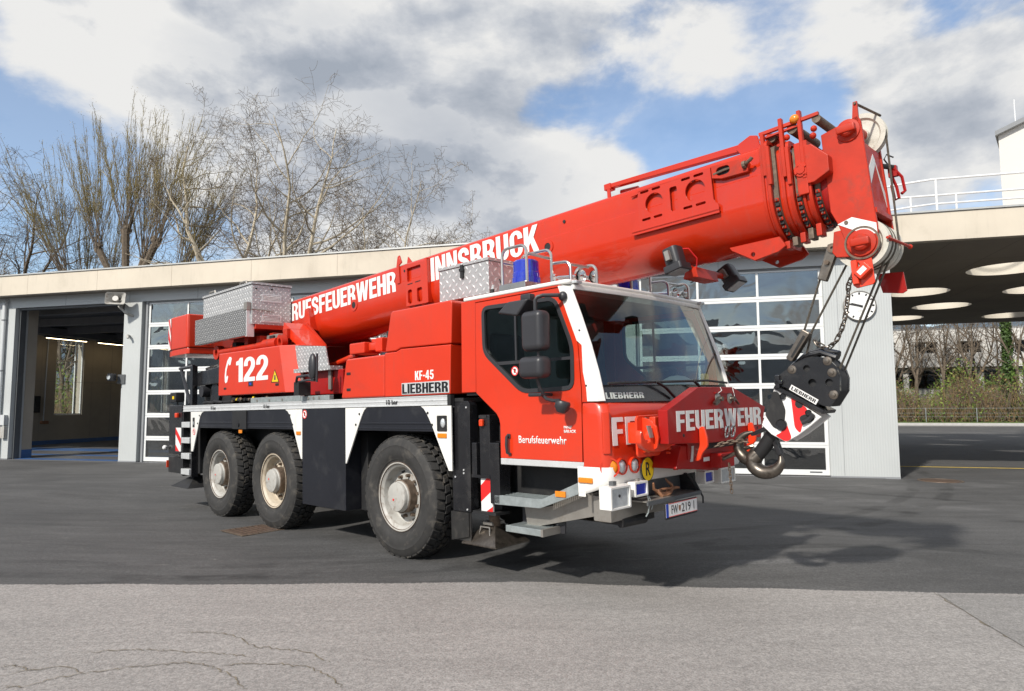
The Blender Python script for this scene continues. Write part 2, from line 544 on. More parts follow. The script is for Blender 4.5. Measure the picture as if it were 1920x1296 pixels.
def text(name, s, box, fn, mat, parent, bold=.02, depth=.003, lean=0, loc=None):
    """lettering filling box=(u0,u1,v0,v1); fn(u,v,w) maps to 3d, w along the outward normal"""
    cu = bpy.data.curves.new(name, 'FONT')
    cu.body = s
    cu.offset = bold
    cu.resolution_u = 3
    cu.space_character = 1.0 + bold * 2
    ob = bpy.data.objects.new(name, cu)
    col.objects.link(ob)
    me = bpy.data.meshes.new_from_object(ob)
    bpy.data.objects.remove(ob)
    bpy.data.curves.remove(cu)
    xs = [v.co.x for v in me.vertices]; ys = [v.co.y for v in me.vertices]
    x0, x1, y0, y1 = min(xs), max(xs), min(ys), max(ys)
    u0, u1, v0, v1 = box
    bm = bmesh.new()
    bm.from_mesh(me)
    bpy.data.meshes.remove(me)
    bmesh.ops.remove_doubles(bm, verts=bm.verts, dist=1e-5)
    r = bmesh.ops.extrude_face_region(bm, geom=bm.faces[:])
    top = {v for v in r['geom'] if isinstance(v, bmesh.types.BMVert)}
    for v in bm.verts:
        tv = (v.co.y - y0) / (y1 - y0)
        u = u0 + (v.co.x - x0) / (x1 - x0) * (u1 - u0) + lean * tv
        w = v0 + tv * (v1 - v0)
        v.co = Vector(fn(u, w, depth if v in top else 0.0))
    bmesh.ops.recalc_face_normals(bm, faces=bm.faces)
    me = bpy.data.meshes.new(name)
    bm.to_mesh(me)
    bm.free()
    me.materials.append(M[mat])
    return link(name, me, parent, loc)

# ------------------------------------------------------------------ heavy condensed block letters
def _arc(cx, cy, rx, ry, a0, a1, n=7):
    return [(cx + rx * math.cos(R(a0 + (a1 - a0) * k / n)), cy + ry * math.sin(R(a0 + (a1 - a0) * k / n))) for k in range(n + 1)]
def _stroke(pts, h):
    """outline of a polyline of half width h"""
    l, r = [], []
    m = len(pts)
    for i, p in enumerate(pts):
        a = Vector(pts[max(i - 1, 0)]); b = Vector(pts[min(i + 1, m - 1)])
        d = (b - a).normalized(); n = Vector((-d.y, d.x))
        l.append(tuple(Vector(p) + n * h)); r.append(tuple(Vector(p) - n * h))
    return l + r[::-1]
def glyph(c):
    t, b, w = .20, .165, .56      # stem, bar, width
    if c == 'I': return t, [[(0, 0), (t, 0), (t, 1), (0, 1)]], []
    if c == '-': return .3, [[(0, .36), (.3, .36), (.3, .52), (0, .52)]], []
    if c == 'L': return .48, [[(0, 0), (.48, 0), (.48, b), (t, b), (t, 1), (0, 1)]], []
    if c == 'E': return .49, [[(0, 0), (.49, 0), (.49, b), (t, b), (t, .43), (.45, .43), (.45, .585), (t, .585), (t, 1 - b), (.49, 1 - b), (.49, 1), (0, 1)]], []
    if c == 'F': return .48, [[(0, 0), (t, 0), (t, .41), (.44, .41), (.44, .57), (t, .57), (t, 1 - b), (.48, 1 - b), (.48, 1), (0, 1)]], []
    if c == 'H': return w, [[(0, 0), (t, 0), (t, .42), (w - t, .42), (w - t, 0), (w, 0), (w, 1), (w - t, 1), (w - t, .585), (t, .585), (t, 1), (0, 1)]], []
    if c == 'N': return w, [[(0, 0), (.18, 0), (.18, .56), (w - .19, 0), (w, 0), (w, 1), (w - .18, 1), (w - .18, .44), (.19, 1), (0, 1)]], []
    if c == 'U': return w, [[(0, 1)] + _arc(w / 2, .26, w / 2, .26, 180, 360) + [(w, 1), (w - t, 1)] + _arc(w / 2, .26, w / 2 - t, .12, 360, 180) + [(t, 1)]], []
    if c == 'C': return w, [[(w, .66), (w, .72)] + _arc(w / 2, .72, w / 2, .28, 0, 180) + _arc(w / 2, .28, w / 2, .28, 180, 360) + [(w, .36), (w - t, .36), (w - t, .28)] + _arc(w / 2, .27, w / 2 - t, .125, 360, 180) + _arc(w / 2, .73, w / 2 - t, .125, 180, 0) + [(w - t, .66)]], []
    if c == 'R': return .57, [[(0, 0), (t, 0), (t, .40), (.24, .40), (.30, .38), (.33, .30), (.345, 0), (.56, 0), (.545, .30), (.52, .42), (.45, .485)] + _arc(.30, .76, .26, .24, -40, 90) + [(0, 1)]], [[(t, .56), (.27, .56)] + _arc(.27, .705, .085, .145, -75, 75) + [(.27, .85), (t, .85)]]
    if c == 'P': return .55, [[(0, 0), (t, 0), (t, .38), (.3, .38)] + _arc(.30, .69, .25, .31, -90, 90) + [(0, 1)]], [[(t, .53), (.27, .53)] + _arc(.27, .69, .08, .16, -75, 75) + [(.27, .85), (t, .85)]]
    if c == 'B': return .56, [[(0, 0)] + [(.30, 0)] + _arc(.30, .27, .26, .27, -80, 62) + [(.45, .52)] + _arc(.29, .76, .245, .24, -38, 90) + [(0, 1)]], [[(t, .15), (.28, .15)] + _arc(.28, .285, .085, .135, -75, 75) + [(.28, .42), (t, .42)], [(t, .58), (.27, .58)] + _arc(.27, .715, .08, .135, -75, 75) + [(.27, .85), (t, .85)]]
    if c == 'S':
        p = [(.455, .655)] + _arc(.275, .735, .18, .17, 0, 180, 9)[0:] + [(.11, .62), (.18, .55), (.28, .50), (.38, .44), (.45, .36)] + _arc(.275, .265, .18, .18, 8, -180, 10) + [(.095, .34)]
        return .56, [_stroke(p, .097)], []
    if c == 'W': return .86, [[(0, 1), (.15, 0), (.345, 0), (.43, .52), (.515, 0), (.71, 0), (.86, 1), (.67, 1), (.605, .42), (.525, 1), (.335, 1), (.255, .42), (.19, 1)]], []
    if c == 'K': return .60, [[(0, 0), (t, 0), (t, .27), (.265, .39), (.40, 0), (.62, 0), (.405, .56), (.60, 1), (.385, 1), (t, .60), (t, 1), (0, 1)]], []
    if c == '1': return .36, [[(.14, 0), (.36, 0), (.36, 1), (.20, 1), (.14, .90), (.0, .86), (.0, .71), (.14, .71)]], []
    if c == '2':
        return .58, [[(0, 0), (.57, 0), (.57, .17), (.27, .17), (.34, .27), (.47, .42), (.555, .56), (.575, .70)] + _arc(.29, .71, .285, .29, 0, 180, 9) + [(.005, .63), (.20, .63), (.205, .71)] + _arc(.29, .735, .085, .115, 180, 0, 6) + [(.375, .68), (.34, .58), (.22, .43), (.08, .28), (.0, .14)]], []
    if c == '4': return .60, [[(.31, 0), (.50, 0), (.50, .21), (.60, .21), (.60, .36), (.50, .36), (.50, 1), (.29, 1), (0, .38), (0, .21), (.31, .21)]], [[(.15, .36), (.31, .36), (.31, .72)]]
    if c == '5':
        return .58, [[(.04, .5), (.22, .47), (.29, .50)] + _arc(.29, .33, .09, .17, 60, -90, 6) + [(.20, .22), (.195, .30), (0, .30), (.01, .22)] + _arc(.285, .30, .285, .30, 190, 360, 9) + [(.57, .36), (.54, .52), (.46, .61), (.36, .64), (.23, .61), (.24, .83), (.53, .83), (.53, 1), (.07, 1)]], []
    return .4, [[(0, 0), (.4, 0), (.4, 1), (0, 1)]], []
def block_text(name, s, box, fn, mat, parent, gap=.075, depth=.002):
    """one mesh of heavy letters filling box=(u0,u1,v0,v1)"""
    x = 0
    items = []
    for ch in s:
        if ch == ' ': x += .3; continue
        w, outs, holes = glyph(ch)
        items.append((x, outs, holes)); x += w + gap
    tot = x - gap
    u0, u1, v0, v1 = box
    k = (u1 - u0) / tot; h = v1 - v0
    m = MB()
    for x, outs, holes in items:
        f = lambda a, b, w, x=x: fn(u0 + (x + a) * k, v0 + b * h, w)
        for i, o in enumerate(outs):
            m.plate(o, holes if i == 0 else [], f, 0, depth)
    return m.build(name, mat, parent, smooth=20)
# ================================================================== ground
BR_ = R(-15.24)
TO = Vector((-0.3037, 8.0132, 0.0157))
TXv = Vector((.7157431, -.69822059, .01413575))
TYv = Vector((.6980398, .71588098, .01596454))
TZv = Vector((-.02126629, -.00155919, .99977263))

def sstep(a, b, x):
    t = max(0, min(1, (x - a) / (b - a)))
    return t * t * (3 - 2 * t)
def gz(x, y):
    """height of the yard: nearly level, with a gentle cross fall under the crane"""
    dx, dy = x - TO.x, y - TO.y
    lx = dx * TXv.x + dy * TXv.y
    ly = dx * TYv.x + dy * TYv.y
    ex = max(-7.2 - lx, 0, lx - 3.4)
    ey = max(-1.7 - ly, 0, ly - 1.5)
    w = 1 - sstep(0, 2.4, math.hypot(ex, ey))
    w *= sstep(5.75, 6.7, y)
    return w * (.0157 + .02127 * dx + .00156 * dy)

def axis_pts(a, b, step, far):
    pts = []
    v = a
    while v < b + 1e-6:
        pts.append(v); v += step
    k = step
    lo, hi = a, b
    while hi < far:
        k *= 1.7
        lo -= k; hi += k
        pts = [lo] + pts + [hi]
    return pts

def sheet(name, mat, poly_or_grid, dz):
    xs, ys = poly_or_grid
    nx, ny = len(xs), len(ys)
    vs = [(x, y, gz(x, y) + dz) for y in ys for x in xs]
    fs = [(j * nx + i, j * nx + i + 1, (j + 1) * nx + i + 1, (j + 1) * nx + i) for j in range(ny - 1) for i in range(nx - 1)]
    m = MB(); m.add(vs, fs)
    return m.build(name, mat)

def asphalt(name, base, speck, streak, gscale, bump, light=(.3, .28, .25), lamt=.0):
    m = bpy.data.materials.new(name)
    m.use_nodes = True
    t = NT(m.node_tree)
    b = t.n('ShaderNodeBsdfPrincipled')
    o = t.n('ShaderNodeOutputMaterial')
    t.l(b.outputs[0], o.inputs[0])
    tc = t.n('ShaderNodeTexCoord').outputs['Object']
    mp = t.n('ShaderNodeMapping')
    t.l(tc, mp.inputs[0])
    mp.inputs['Rotation'].default_value = (0, 0, R(14))
    mp.inputs['Scale'].default_value = (.35, 2.2, 1)
    big = t.noise(tc, .55, 6, .62, .4)
    st = t.noise(mp.outputs[0], 1.6, 8, .68, .6)
    gr = t.noise(tc, gscale, 3, .75)
    gr2 = t.noise(tc, gscale * .33, 3, .7)
    c = t.mix(1.0, base, t.ramp(big, (.25, 1 - streak), (.75, 1 + streak)), 'MULTIPLY')
    c = t.mix(1.0, c, t.ramp(st, (.3, 1 - streak * .8), (.7, 1 + streak)), 'MULTIPLY')
    c = t.mix(1.0, c, t.ramp(gr, (.32, 1 - speck), (.68, 1 + speck)), 'MULTIPLY')
    c = t.mix(1.0, c, t.ramp(gr2, (.32, 1 - speck * .5), (.68, 1 + speck * .5)), 'MULTIPLY')
    if lamt:
        s2 = t.noise(mp.outputs[0], 3.3, 10, .75, 1.2)
        s3 = t.noise(tc, .8, 4, .6)
        k = t.math('MULTIPLY', t.smooth(s2, .58, .76), t.smooth(s3, .44, .60))
        c = t.mix(t.math('MULTIPLY', k, lamt), c, light)
    if name == 'asphalt_dark':
        # rubber left by turning wheels: broken arcs a little darker, dust beside them a little lighter
        brk = t.smooth(t.noise(tc, 1.1, 5, .6), .42, .58)
        fine = t.noise(mp.outputs[0], 14, 3, .6)
        for (cx, cy, rad, wd, amt) in ((-3, 19, 12.6, .16, -.30), (-3, 19, 12.1, .14, -.25), (14, 20, 13.2, .18, -.28), (14, 20, 11.4, .15, -.25), (3, -14, 21.2, .17, -.25), (3, -14, 20.6, .12, .22), (-16, -2, 13.5, .2, -.25), (16, 22, 15.3, .5, .22), (6, 30, 17.2, .6, .25)):
            dd_ = t.math('ABSOLUTE', t.math('SUBTRACT', t.vmath('DISTANCE', tc, (cx, cy, 0)), rad))
            k = t.math('MULTIPLY', t.math('MULTIPLY', t.smooth(dd_, wd, wd * .4), brk), t.math('MULTIPLY_ADD', fine, 1.2, .3))
            c = t.mix(1.0, c, t.math('MULTIPLY_ADD', k, amt * 1.5, 1.0), 'MULTIPLY')
    t.l(c, b.inputs['Base Color'])
    t.l(t.ramp(big, (.3, .72), (.7, .88)), b.inputs['Roughness'])
    bp = t.n('ShaderNodeBump')
    bp.inputs['Strength'].default_value = bump
    bp.inputs['Distance'].default_value = .006
    t.l(gr, bp.inputs['Height'])
    t.l(bp.outputs[0], b.inputs['Normal'])
    M[name] = m
asphalt('asphalt_dark', (.072, .071, .070), .40, .27, 95, .8, lamt=.9)
asphalt('asphalt_old', (.275, .259, .245), .33, .10, 75, .9, (.42, .39, .35), .5)
asphalt('asphalt_patch', (.235, .225, .215), .38, .10, 80, .9)

gx = axis_pts(-12, 10, .22, 1600)
gy = axis_pts(-2, 18, .22, 1600)
tag(sheet('ground', 'asphalt_dark', (gx, gy), 0), kind='structure')

def strip(name, mat, front, back, dz, n=90, jit=0):
    """sheet between two polylines (same parameter), draped on the yard"""
    def at(pl, t):
        k = t * (len(pl) - 1); i = min(int(k), len(pl) - 2)
        a, b = Vector(pl[i]), Vector(pl[i + 1])
        return a.lerp(b, k - i)
    rows = 14
    vs, fs = [], []
    rnd = random.Random(3)
    for i in range(n + 1):
        a, b = at(front, i / n), at(back, i / n)
        for j in range(rows + 1):
            p = a.lerp(b, j / rows)
            if j == rows: p = p + Vector((0, rnd.uniform(-jit, jit) + (jit * 1.6 * math.sin(p.x * 5.1) * math.sin(p.x * 1.7 + 1) if jit else 0)))
            vs.append((p.x, p.y, gz(p.x, p.y) + dz))
    w = rows + 1
    fs = [(i * w + j, (i + 1) * w + j, (i + 1) * w + j + 1, i * w + j + 1) for i in range(n) for j in range(rows)]
    m = MB(); m.add(vs, fs)
    return tag(m.build(name, mat), kind='structure')
edge = [(-60, 5.5), (-30, 5.9), (-9, 6.15), (-4.46, 6.11), (-2.23, 6.1), (0, 6.1), (.9, 5.98), (1.99, 5.86), (3.05, 5.77), (4.1, 5.65), (9, 5.0), (30, 2), (60, -4)]
strip('pavement', 'asphalt_old', [(x, -40) for x, y in edge], edge, .008, 2600, .011)
strip('pavement_patch', 'asphalt_patch', [(3.42, 5.68), (3.3, 5.01), (3.22, 4.48), (3.0, 3.2), (2.9, 1.0)], [(9, 4.9), (9, 4.6), (9, 4.0), (9, 3), (9, 1)], .013, 24)

def crack(pts, w):
    rnd = random.Random(int(pts[0][0] * 100))
    out = []
    for a, b in zip(pts, pts[1:]):
        a, b = Vector(a), Vector(b)
        for k in range(9):
            p = a.lerp(b, k / 9)
            out.append(p + Vector((rnd.uniform(-.012, .012), rnd.uniform(-.018, .018))))
    out.append(Vector(pts[-1]))
    vs, fs = [], []
    for i, p in enumerate(out):
        d = (out[min(i + 1, len(out) - 1)] - out[max(i - 1, 0)])
        d = Vector((-d.y, d.x)).normalized() * w * rnd.uniform(.35, 1.2) * (1 if 2 < i < len(out) - 3 else .4)
        for q in (p - d, p + d):
            vs.append((q.x, q.y, gz(q.x, q.y) + .0115))
    fs = [(2 * i, 2 * i + 2, 2 * i + 3, 2 * i + 1) for i in range(len(out) - 1)]
    m = MB(); m.add(vs, fs)
    return tag(m.build('pavement_crack', 'crack'), kind='structure')
for pl in ([(-2.25, 4.83), (-2.1, 4.83), (-1.9, 4.77), (-1.65, 4.53), (-1.46, 4.49), (-1.28, 4.44), (-1.1, 4.26)],
           [(-2.71, 4.44), (-2.48, 4.49), (-2.27, 4.48), (-2.05, 4.45), (-1.78, 4.41), (-1.58, 4.35)],
           [(-2.95, 4.08), (-2.7, 4.22), (-2.48, 4.12), (-2.22, 4.21), (-1.96, 4.27), (-1.82, 4.23), (-1.66, 4.11), (-1.45, 3.88)],
           [(-1.73, 4.21), (-1.61, 4.26), (-1.39, 4.24), (-1.2, 4.18), (-1.04, 4.04), (-.93, 3.89)],
           [(-2.82, 3.92), (-2.69, 3.93), (-2.61, 4.04), (-2.48, 4.12)], [(-3.05, 4.22), (-2.96, 4.23), (-2.82, 4.16)]):
    crack(pl, .0045)
crack([(3.41, 5.71), (3.3, 5.01), (3.23, 4.48), (3.0, 3.4)], .006)

# ================================================================== fire station
def bworld(bx, d, z=0):
    c, s = math.cos(BR_), math.sin(BR_)
    return Vector((c * bx - s * d, s * bx + c * d, z))
ST = empty('fire_station', rz=BR_)
tag(ST, 'long flat fire station with beige concrete roof edge, grey pillars and white garage doors', 'building')
ZB, ZT, DF = 4.765, 5.335, 15.2
# roof: fascia panels, each with an open joint, a metal edge and a slab behind
fx = -26.1
while fx < 19.9:
    m = MB().box(fx + .002, fx + 2.488, DF, DF + .18, ZB, ZT)
    m.build('fascia_panel', 'concrete_fascia', ST, bevel=.003, seg=1)
    fx += 2.49
MB().box(-26.1, 19.9, DF - .03, DF + .25, ZT + .004, ZT + .04).build('roof_edge', 'roof_cap', ST)
MB().box(-26.1, 19.9, DF + .01, DF + .02, ZB + .01, ZT - .004).build('joint_backing', 'dark_frame', ST)
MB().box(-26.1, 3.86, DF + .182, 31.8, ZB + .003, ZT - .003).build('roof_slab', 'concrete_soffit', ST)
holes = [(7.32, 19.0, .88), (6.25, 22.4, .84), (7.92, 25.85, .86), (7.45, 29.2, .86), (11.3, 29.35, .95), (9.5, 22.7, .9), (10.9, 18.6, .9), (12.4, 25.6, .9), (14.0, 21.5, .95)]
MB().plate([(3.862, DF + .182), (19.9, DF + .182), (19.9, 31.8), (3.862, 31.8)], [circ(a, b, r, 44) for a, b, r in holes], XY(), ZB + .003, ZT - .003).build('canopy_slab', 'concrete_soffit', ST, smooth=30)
for a, b, r in holes:
    MB().lathe([(r - .002, ZB - .0), (r - .002, ZT + .12), (r + .12, ZT + .12), (r + .12, ZT - .01)], (a, b, 0), (0, 0, 1), 44).build('skylight_ring', 'concrete_hole', ST)
MB().box(-26.1, 19.9, 31.62, 31.81, ZB - .002, ZT).build('roof_rear_edge', 'concrete_fascia', ST)

# cladding material with fine vertical ribs
def rib_mat(name, base, scale, axis=0):
    m = bpy.data.materials.new(name)
    m.use_nodes = True
    t = NT(m.node_tree)
    b = t.n('ShaderNodeBsdfPrincipled')
    o = t.n('ShaderNodeOutputMaterial')
    t.l(b.outputs[0], o.inputs[0])
    tc = t.n('ShaderNodeTexCoord').outputs['Object']
    sp = t.n('ShaderNodeSeparateXYZ')
    t.l(tc, sp.inputs[0])
    w = t.math('PINGPONG', t.math('MULTIPLY', sp.outputs[axis], scale), 1)
    n = t.noise(tc, .9, 4, .5)
    t.l(t.mix(1.0, base, t.ramp(n, (.3, .95), (.7, 1.04)), 'MULTIPLY'), b.inputs['Base Color'])
    b.inputs['Roughness'].default_value = .45
    bp = t.n('ShaderNodeBump')
    bp.inputs['Strength'].default_value = .55
    bp.inputs['Distance'].default_value = .006
    t.l(w, bp.inputs['Height'])
    t.l(bp.outputs[0], b.inputs['Normal'])
    M[name] = m
rib_mat('rib_cladding', (.49, .51, .505), 40)
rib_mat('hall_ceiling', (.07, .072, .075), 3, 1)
def board_joints(m, step, w, amt):
    """formwork joints cast into the concrete"""
    nt = m.node_tree
    t = NT.__new__(NT)
    t.t = nt
    b = next(n for n in nt.nodes if n.type == 'BSDF_PRINCIPLED')
    src = b.inputs['Base Color'].links[0].from_socket
    tc = t.n('ShaderNodeTexCoord').outputs['Object']
    sp = t.n('ShaderNodeSeparateXYZ')
    t.l(tc, sp.inputs[0])
    k = None
    for ax, s_ in ((0, step[0]), (1, step[1])):
        f = t.math('ABSOLUTE', t.math('SUBTRACT', t.math('FRACT', t.math('DIVIDE', sp.outputs[ax], s_)), .5))
        g = t.smooth(f, .5 - w / s_, .5 - w / s_ * .3)
        k = g if k is None else t.math('MAXIMUM', k, g)
    st = t.noise(tc, .5, 7, .7, .8)
    c = t.mix(t.math('MULTIPLY', k, amt), src, (.10, .09, .08))
    c = t.mix(t.math('MULTIPLY', t.smooth(st, .55, .72), .35), c, (.46, .42, .36))
    t.l(c, b.inputs['Base Color'])
board_joints(M['concrete_soffit'], (1.25, 2.5), .012, .6)
board_joints(M['concrete_wall'], (50, 2.4), .008, .5)

DP, DD = 15.6, 15.72      # pillar front, door plane
W_, GAP = 3.88, .65
doors = [-14.83 + i * (W_ + GAP - .017) for i in range(4)]
def pillar(x0, x1, seam=None):
    p = MB().box(x0, x1, DP, DP + .42, 0, 4.46).build('pillar', 'rib_cladding', ST, bevel=.004, seg=1)
    MB().box(x0 - .003, x1 + .003, DP - .006, DP + .2, 0, .04).build('pillar_foot', 'grey_trim', p)
    if seam:
        MB().box(seam - .004, seam + .004, DP - .003, DP + .01, .05, 4.45).build('joint', 'grey_trim', p)
pillar(-15.556, -14.955)
for d in doors[:3]:
    pillar(d + W_ + .06, d + W_ + GAP - .08)
pillar(2.585, 3.88, 2.85)
pillar(-20.12, -19.52)
pillar(-24.9, -24.2)
MB().box(-25.8, 3.88, DP + .03, DP + .42, 4.462, ZB).build('lintel', 'grey_cladding', ST)
for k in range(13):   # lintel joints
    x = -24.5 + k * 2.27
    MB().box(x, x + .008, DP + .026, DP + .04, 4.47, ZB - .005).build('lintel_joint', 'grey_trim', ST)
for x0 in (-24.2,) + tuple(doors):
    if x0 < -20:
        w = 4.05
    else:
        w = W_
# door jambs and dark reveal trims
for d in doors:
    for x in (d - .06, d + W_):
        MB().box(x, x + .06, DD - .04, DD + .12, 0, 4.462).build('door_jamb', 'grey_trim', ST)
    MB().box(d, d + W_, DD - .035, DD + .12, 4.43, 4.461).build('door_head', 'grey_trim', ST)

def garage_door():
    root = empty('garage_door', ST)
    zt, n = 4.43, 7
    h = (zt - .03) / n
    pane = MB().box(-.605, .605, -.004, .004, -.249, .249).mesh('pane', 'pane_glass')
    for i in range(n):
        z0 = .03 + i * h
        top, bot = (.058, .06)
        if i == 0: bot = .115
        if i == n - 1: top = .05
        hs = [(.07 + k * 1.262, .07 + k * 1.262 + 1.214) for k in range(3)]
        outer = [(0.004, z0 + .003), (W_ - .004, z0 + .003), (W_ - .004, z0 + h - .003), (0.004, z0 + h - .003)]
        s = MB().plate(outer, [[(a, z0 + bot), (b, z0 + bot), (b, z0 + h - top), (a, z0 + h - top)] for a, b in hs], XZ(), 0, .05).build('door_section', 'door_white', root)
        for a, b in hs:
            p = link('pane', pane, s, ((a + b) / 2, .022, z0 + (bot + h - top) / 2))
            p.scale = (1.003, 1, (h - top - bot) / .498 * 1.004)
    MB().box(0, W_, .005, .04, .006, .03).build('bottom_seal', 'seal', root)
    return root
g0 = garage_door()
g0.location = (doors[0], DD, 0)
for d in doors[1:]:
    copy_tree(g0, ST, (d, DD, 0))
MB().box(2.2, 2.44, DD - .006, DD - .002, .085, .11).build('maker_plate', 'dark_frame', ST)

# open bay: dark tracks, pier, hall interior
for x in (-19.50, -15.62):
    MB().box(x, x + .05, DP + .12, DP + .3, 0, 4.462).build('door_track', 'dark_frame', ST)
MB().box(-19.45, -15.62, DP + .1, DP + .25, 4.40, 4.461).build('opening_head', 'dark_frame', ST)
MB().box(-20.3, -19.53, DP + .43, DP + .75, 0, 4.76).build('pier', 'concrete_wall', ST)
MB().box(-20.301, -19.524, DP + .424, DP + .756, 0, .26).build('pier_skirting', 'blue_floor', ST)
# left hall wall with a tall window
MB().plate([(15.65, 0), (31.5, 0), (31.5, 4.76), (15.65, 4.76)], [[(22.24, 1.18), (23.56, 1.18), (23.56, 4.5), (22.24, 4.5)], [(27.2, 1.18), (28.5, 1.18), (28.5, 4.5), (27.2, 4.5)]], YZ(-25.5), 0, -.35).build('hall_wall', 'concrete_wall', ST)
MB().box(-25.5, -25.48, 15.7, 31.4, .006, .17).build('skirting', 'blue_floor', ST)
for y in (17.9, 20.4, 25.0, 27.0):
    MB().box(-25.505, -25.497, y, y + .012, .2, 4.75).build('wall_joint', 'hall_dark', ST)
for z in (2.55,):
    MB().box(-25.505, -25.497, 15.7, 31.4, z, z + .01).build('wall_joint', 'hall_dark', ST)
for y0 in (22.24, 27.2):
    f = MB()
    y1 = y0 + 1.318
    y0 += .003
    f.plate([(y0, 1.183), (y1, 1.183), (y1, 4.497), (y0, 4.497)], [[(y0 + .05, 1.24), (y0 + .93, 1.24), (y0 + .93, 3.40), (y0 + .05, 3.40)], [(y0 + .05, 3.46), (y0 + .93, 3.46), (y0 + .93, 4.45), (y0 + .05, 4.45)], [(y0 + 1.0, 1.24), (y1 - .05, 1.24), (y1 - .05, 4.45), (y0 + 1.0, 4.45)]], YZ(-25.60), 0, .06)
    w = f.build('hall_window', 'door_white', ST)
    for a, b, c, d in ((y0 + .05, y0 + .93, 1.24, 3.40), (y0 + .05, y0 + .93, 3.46, 4.45), (y0 + 1.0, y1 - .05, 1.24, 4.45)):
        MB().box(-25.575, -25.567, a, b, c, d).build('pane', 'window_glass', w)
# back and right walls, floor, ceiling
wins = [(-23 + k * 3.2, -23 + k * 3.2 + 1.9) for k in range(8)]
MB().plate([(-25.5, 0), (3.86, 0), (3.86, 4.76), (-25.5, 4.76)], [[(a, 1.0), (b, 1.0), (b, 4.2), (a, 4.2)] for a, b in wins], XZ(31.3), 0, .3).build('rear_wall', 'concrete_wall', ST)
for a, b in wins:
    w = MB().plate([(a + .003, 1.003), (b - .003, 1.003), (b - .003, 4.197), (a + .003, 4.197)], [[(a + .06, 1.06), ((a + b) / 2 - .03, 1.06), ((a + b) / 2 - .03, 4.14), (a + .06, 4.14)], [((a + b) / 2 + .03, 1.06), (b - .06, 1.06), (b - .06, 4.14), ((a + b) / 2 + .03, 4.14)]], XZ(31.45), 0, .06).build('hall_window', 'door_white', ST)
MB().box(3.6, 3.86, DP + .421, 31.3, 0, 4.76).build('end_wall', 'concrete_wall', ST)
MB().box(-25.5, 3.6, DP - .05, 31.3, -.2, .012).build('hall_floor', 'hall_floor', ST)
for a, b in ((15.75, 16.1), (17.2, 17.6), (19.0, 20.1)):
    MB().box(-25.4, -14.5, a, b, .013, .017).build('floor_stripe', 'blue_floor', ST)
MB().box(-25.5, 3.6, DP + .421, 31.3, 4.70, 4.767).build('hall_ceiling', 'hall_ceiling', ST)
for k in range(6):
    MB().box(-25.4, 3.5, 17 + k * 2.4, 17.2 + k * 2.4, 4.45, 4.70).build('ceiling_beam', 'hall_dark', ST)
MB().box(-25.1, -24.5, 20.6, 30, 4.35, 4.62).build('duct', 'hall_dark', ST)
# lit tubes hung along the hall wall
for y0 in (20.9, 23.3, 25.7):
    t_ = empty('tube_lamp', rz=BR_)
    tag(t_, 'lit tube lamp near the hall wall, ' + {20.9: 'left of the tall window', 23.3: 'right above the tall window', 25.7: 'deepest in the hall'}[y0], 'lamp', 'lit tube lamps in the hall')
    MB().box(-24.62, -24.50, y0, y0 + 1.9, 4.22, 4.30).build('housing', 'dark_frame', t_)
    MB().box(-24.58, -24.54, y0 + .04, y0 + 1.86, 4.205, 4.219).build('tube', 'tube_light', t_)
# wall conduit and a black box in the hall
c_ = MB().tube([(-25.45, 21.8, 4.4), (-25.45, 21.75, .95)], .025).build('wall_conduit', 'grey_cladding', ST)
MB().box(-25.5, -25.4, 21.65, 21.95, .84, .96).build('outlet', 'antler', c_)
b_ = MB().box(-25.35, -25.1, 21.05, 21.3, 1.3, 1.95).build('wall_cabinet', 'black_matt', None, bevel=.02)
b_.rotation_euler.z = BR_
tag(b_, 'small black cabinet on the hall wall left of the window', 'cabinet')
# down pipe and left end
dp = MB().tube([(-19.86, DP - .07, 0.0), (-19.86, DP - .07, 4.6), (-19.86, DP + .1, 4.75)], .055, 12).build('down_pipe', 'grey_cladding', ST)
for z in (1.1, 2.6, 4.1):
    MB().lathe([(.058, z - .02), (.066, z - .015), (.066, z + .015), (.058, z + .02)], (-19.86, DP - .07, 0), (0, 0, 1), 12).build('pipe_clip', 'grey_trim', dp)

def bobj(o):
    o.rotation_euler.z = BR_
    return o
bx_ = tag(empty('junction_box', rz=BR_), 'small grey switch boxes on the far pillar beside the down pipe', 'box')
MB().box(-19.74, -19.58, DP - .12, DP - .003, 1.3, 1.0).build('box', 'grey_cladding', bx_, bevel=.01)
MB().box(-19.74, -19.58, DP - .10, DP - .003, .96, .62).build('box', 'rim_grey', bx_, bevel=.01)

# wall clock
ck = tag(empty('wall_clock', rz=BR_), 'round white wall clock with black hands on the grey end pillar', 'clock')
cc = (3.268, DP - .012, 3.555)
MB().lathe([(.0, -.04), (.30, -.04), (.318, -.03), (.318, .04), (.302, .05), (.298, .03)], cc, (0, -1, 0), 48).build('case', 'steel_sheet', ck)
MB().lathe([(.0001, .034), (.297, .034)], cc, (0, -1, 0), 48).build('dial', 'clock_white', ck)
for k in range(12):
    a = R(30 * k)
    L0, L1 = (.235, .28)
    w = .015 if k % 3 else .018
    d_ = Vector((math.sin(a), 0, math.cos(a))); n_ = Vector((math.cos(a), 0, -math.sin(a)))
    c0 = Vector(cc) + Vector((0, -.0375, 0))
    MB().add([c0 + d_ * L0 - n_ * w, c0 + d_ * L1 - n_ * w, c0 + d_ * L1 + n_ * w, c0 + d_ * L0 + n_ * w], [(0, 1, 2, 3)]).build('hour_mark', 'black_matt', ck)
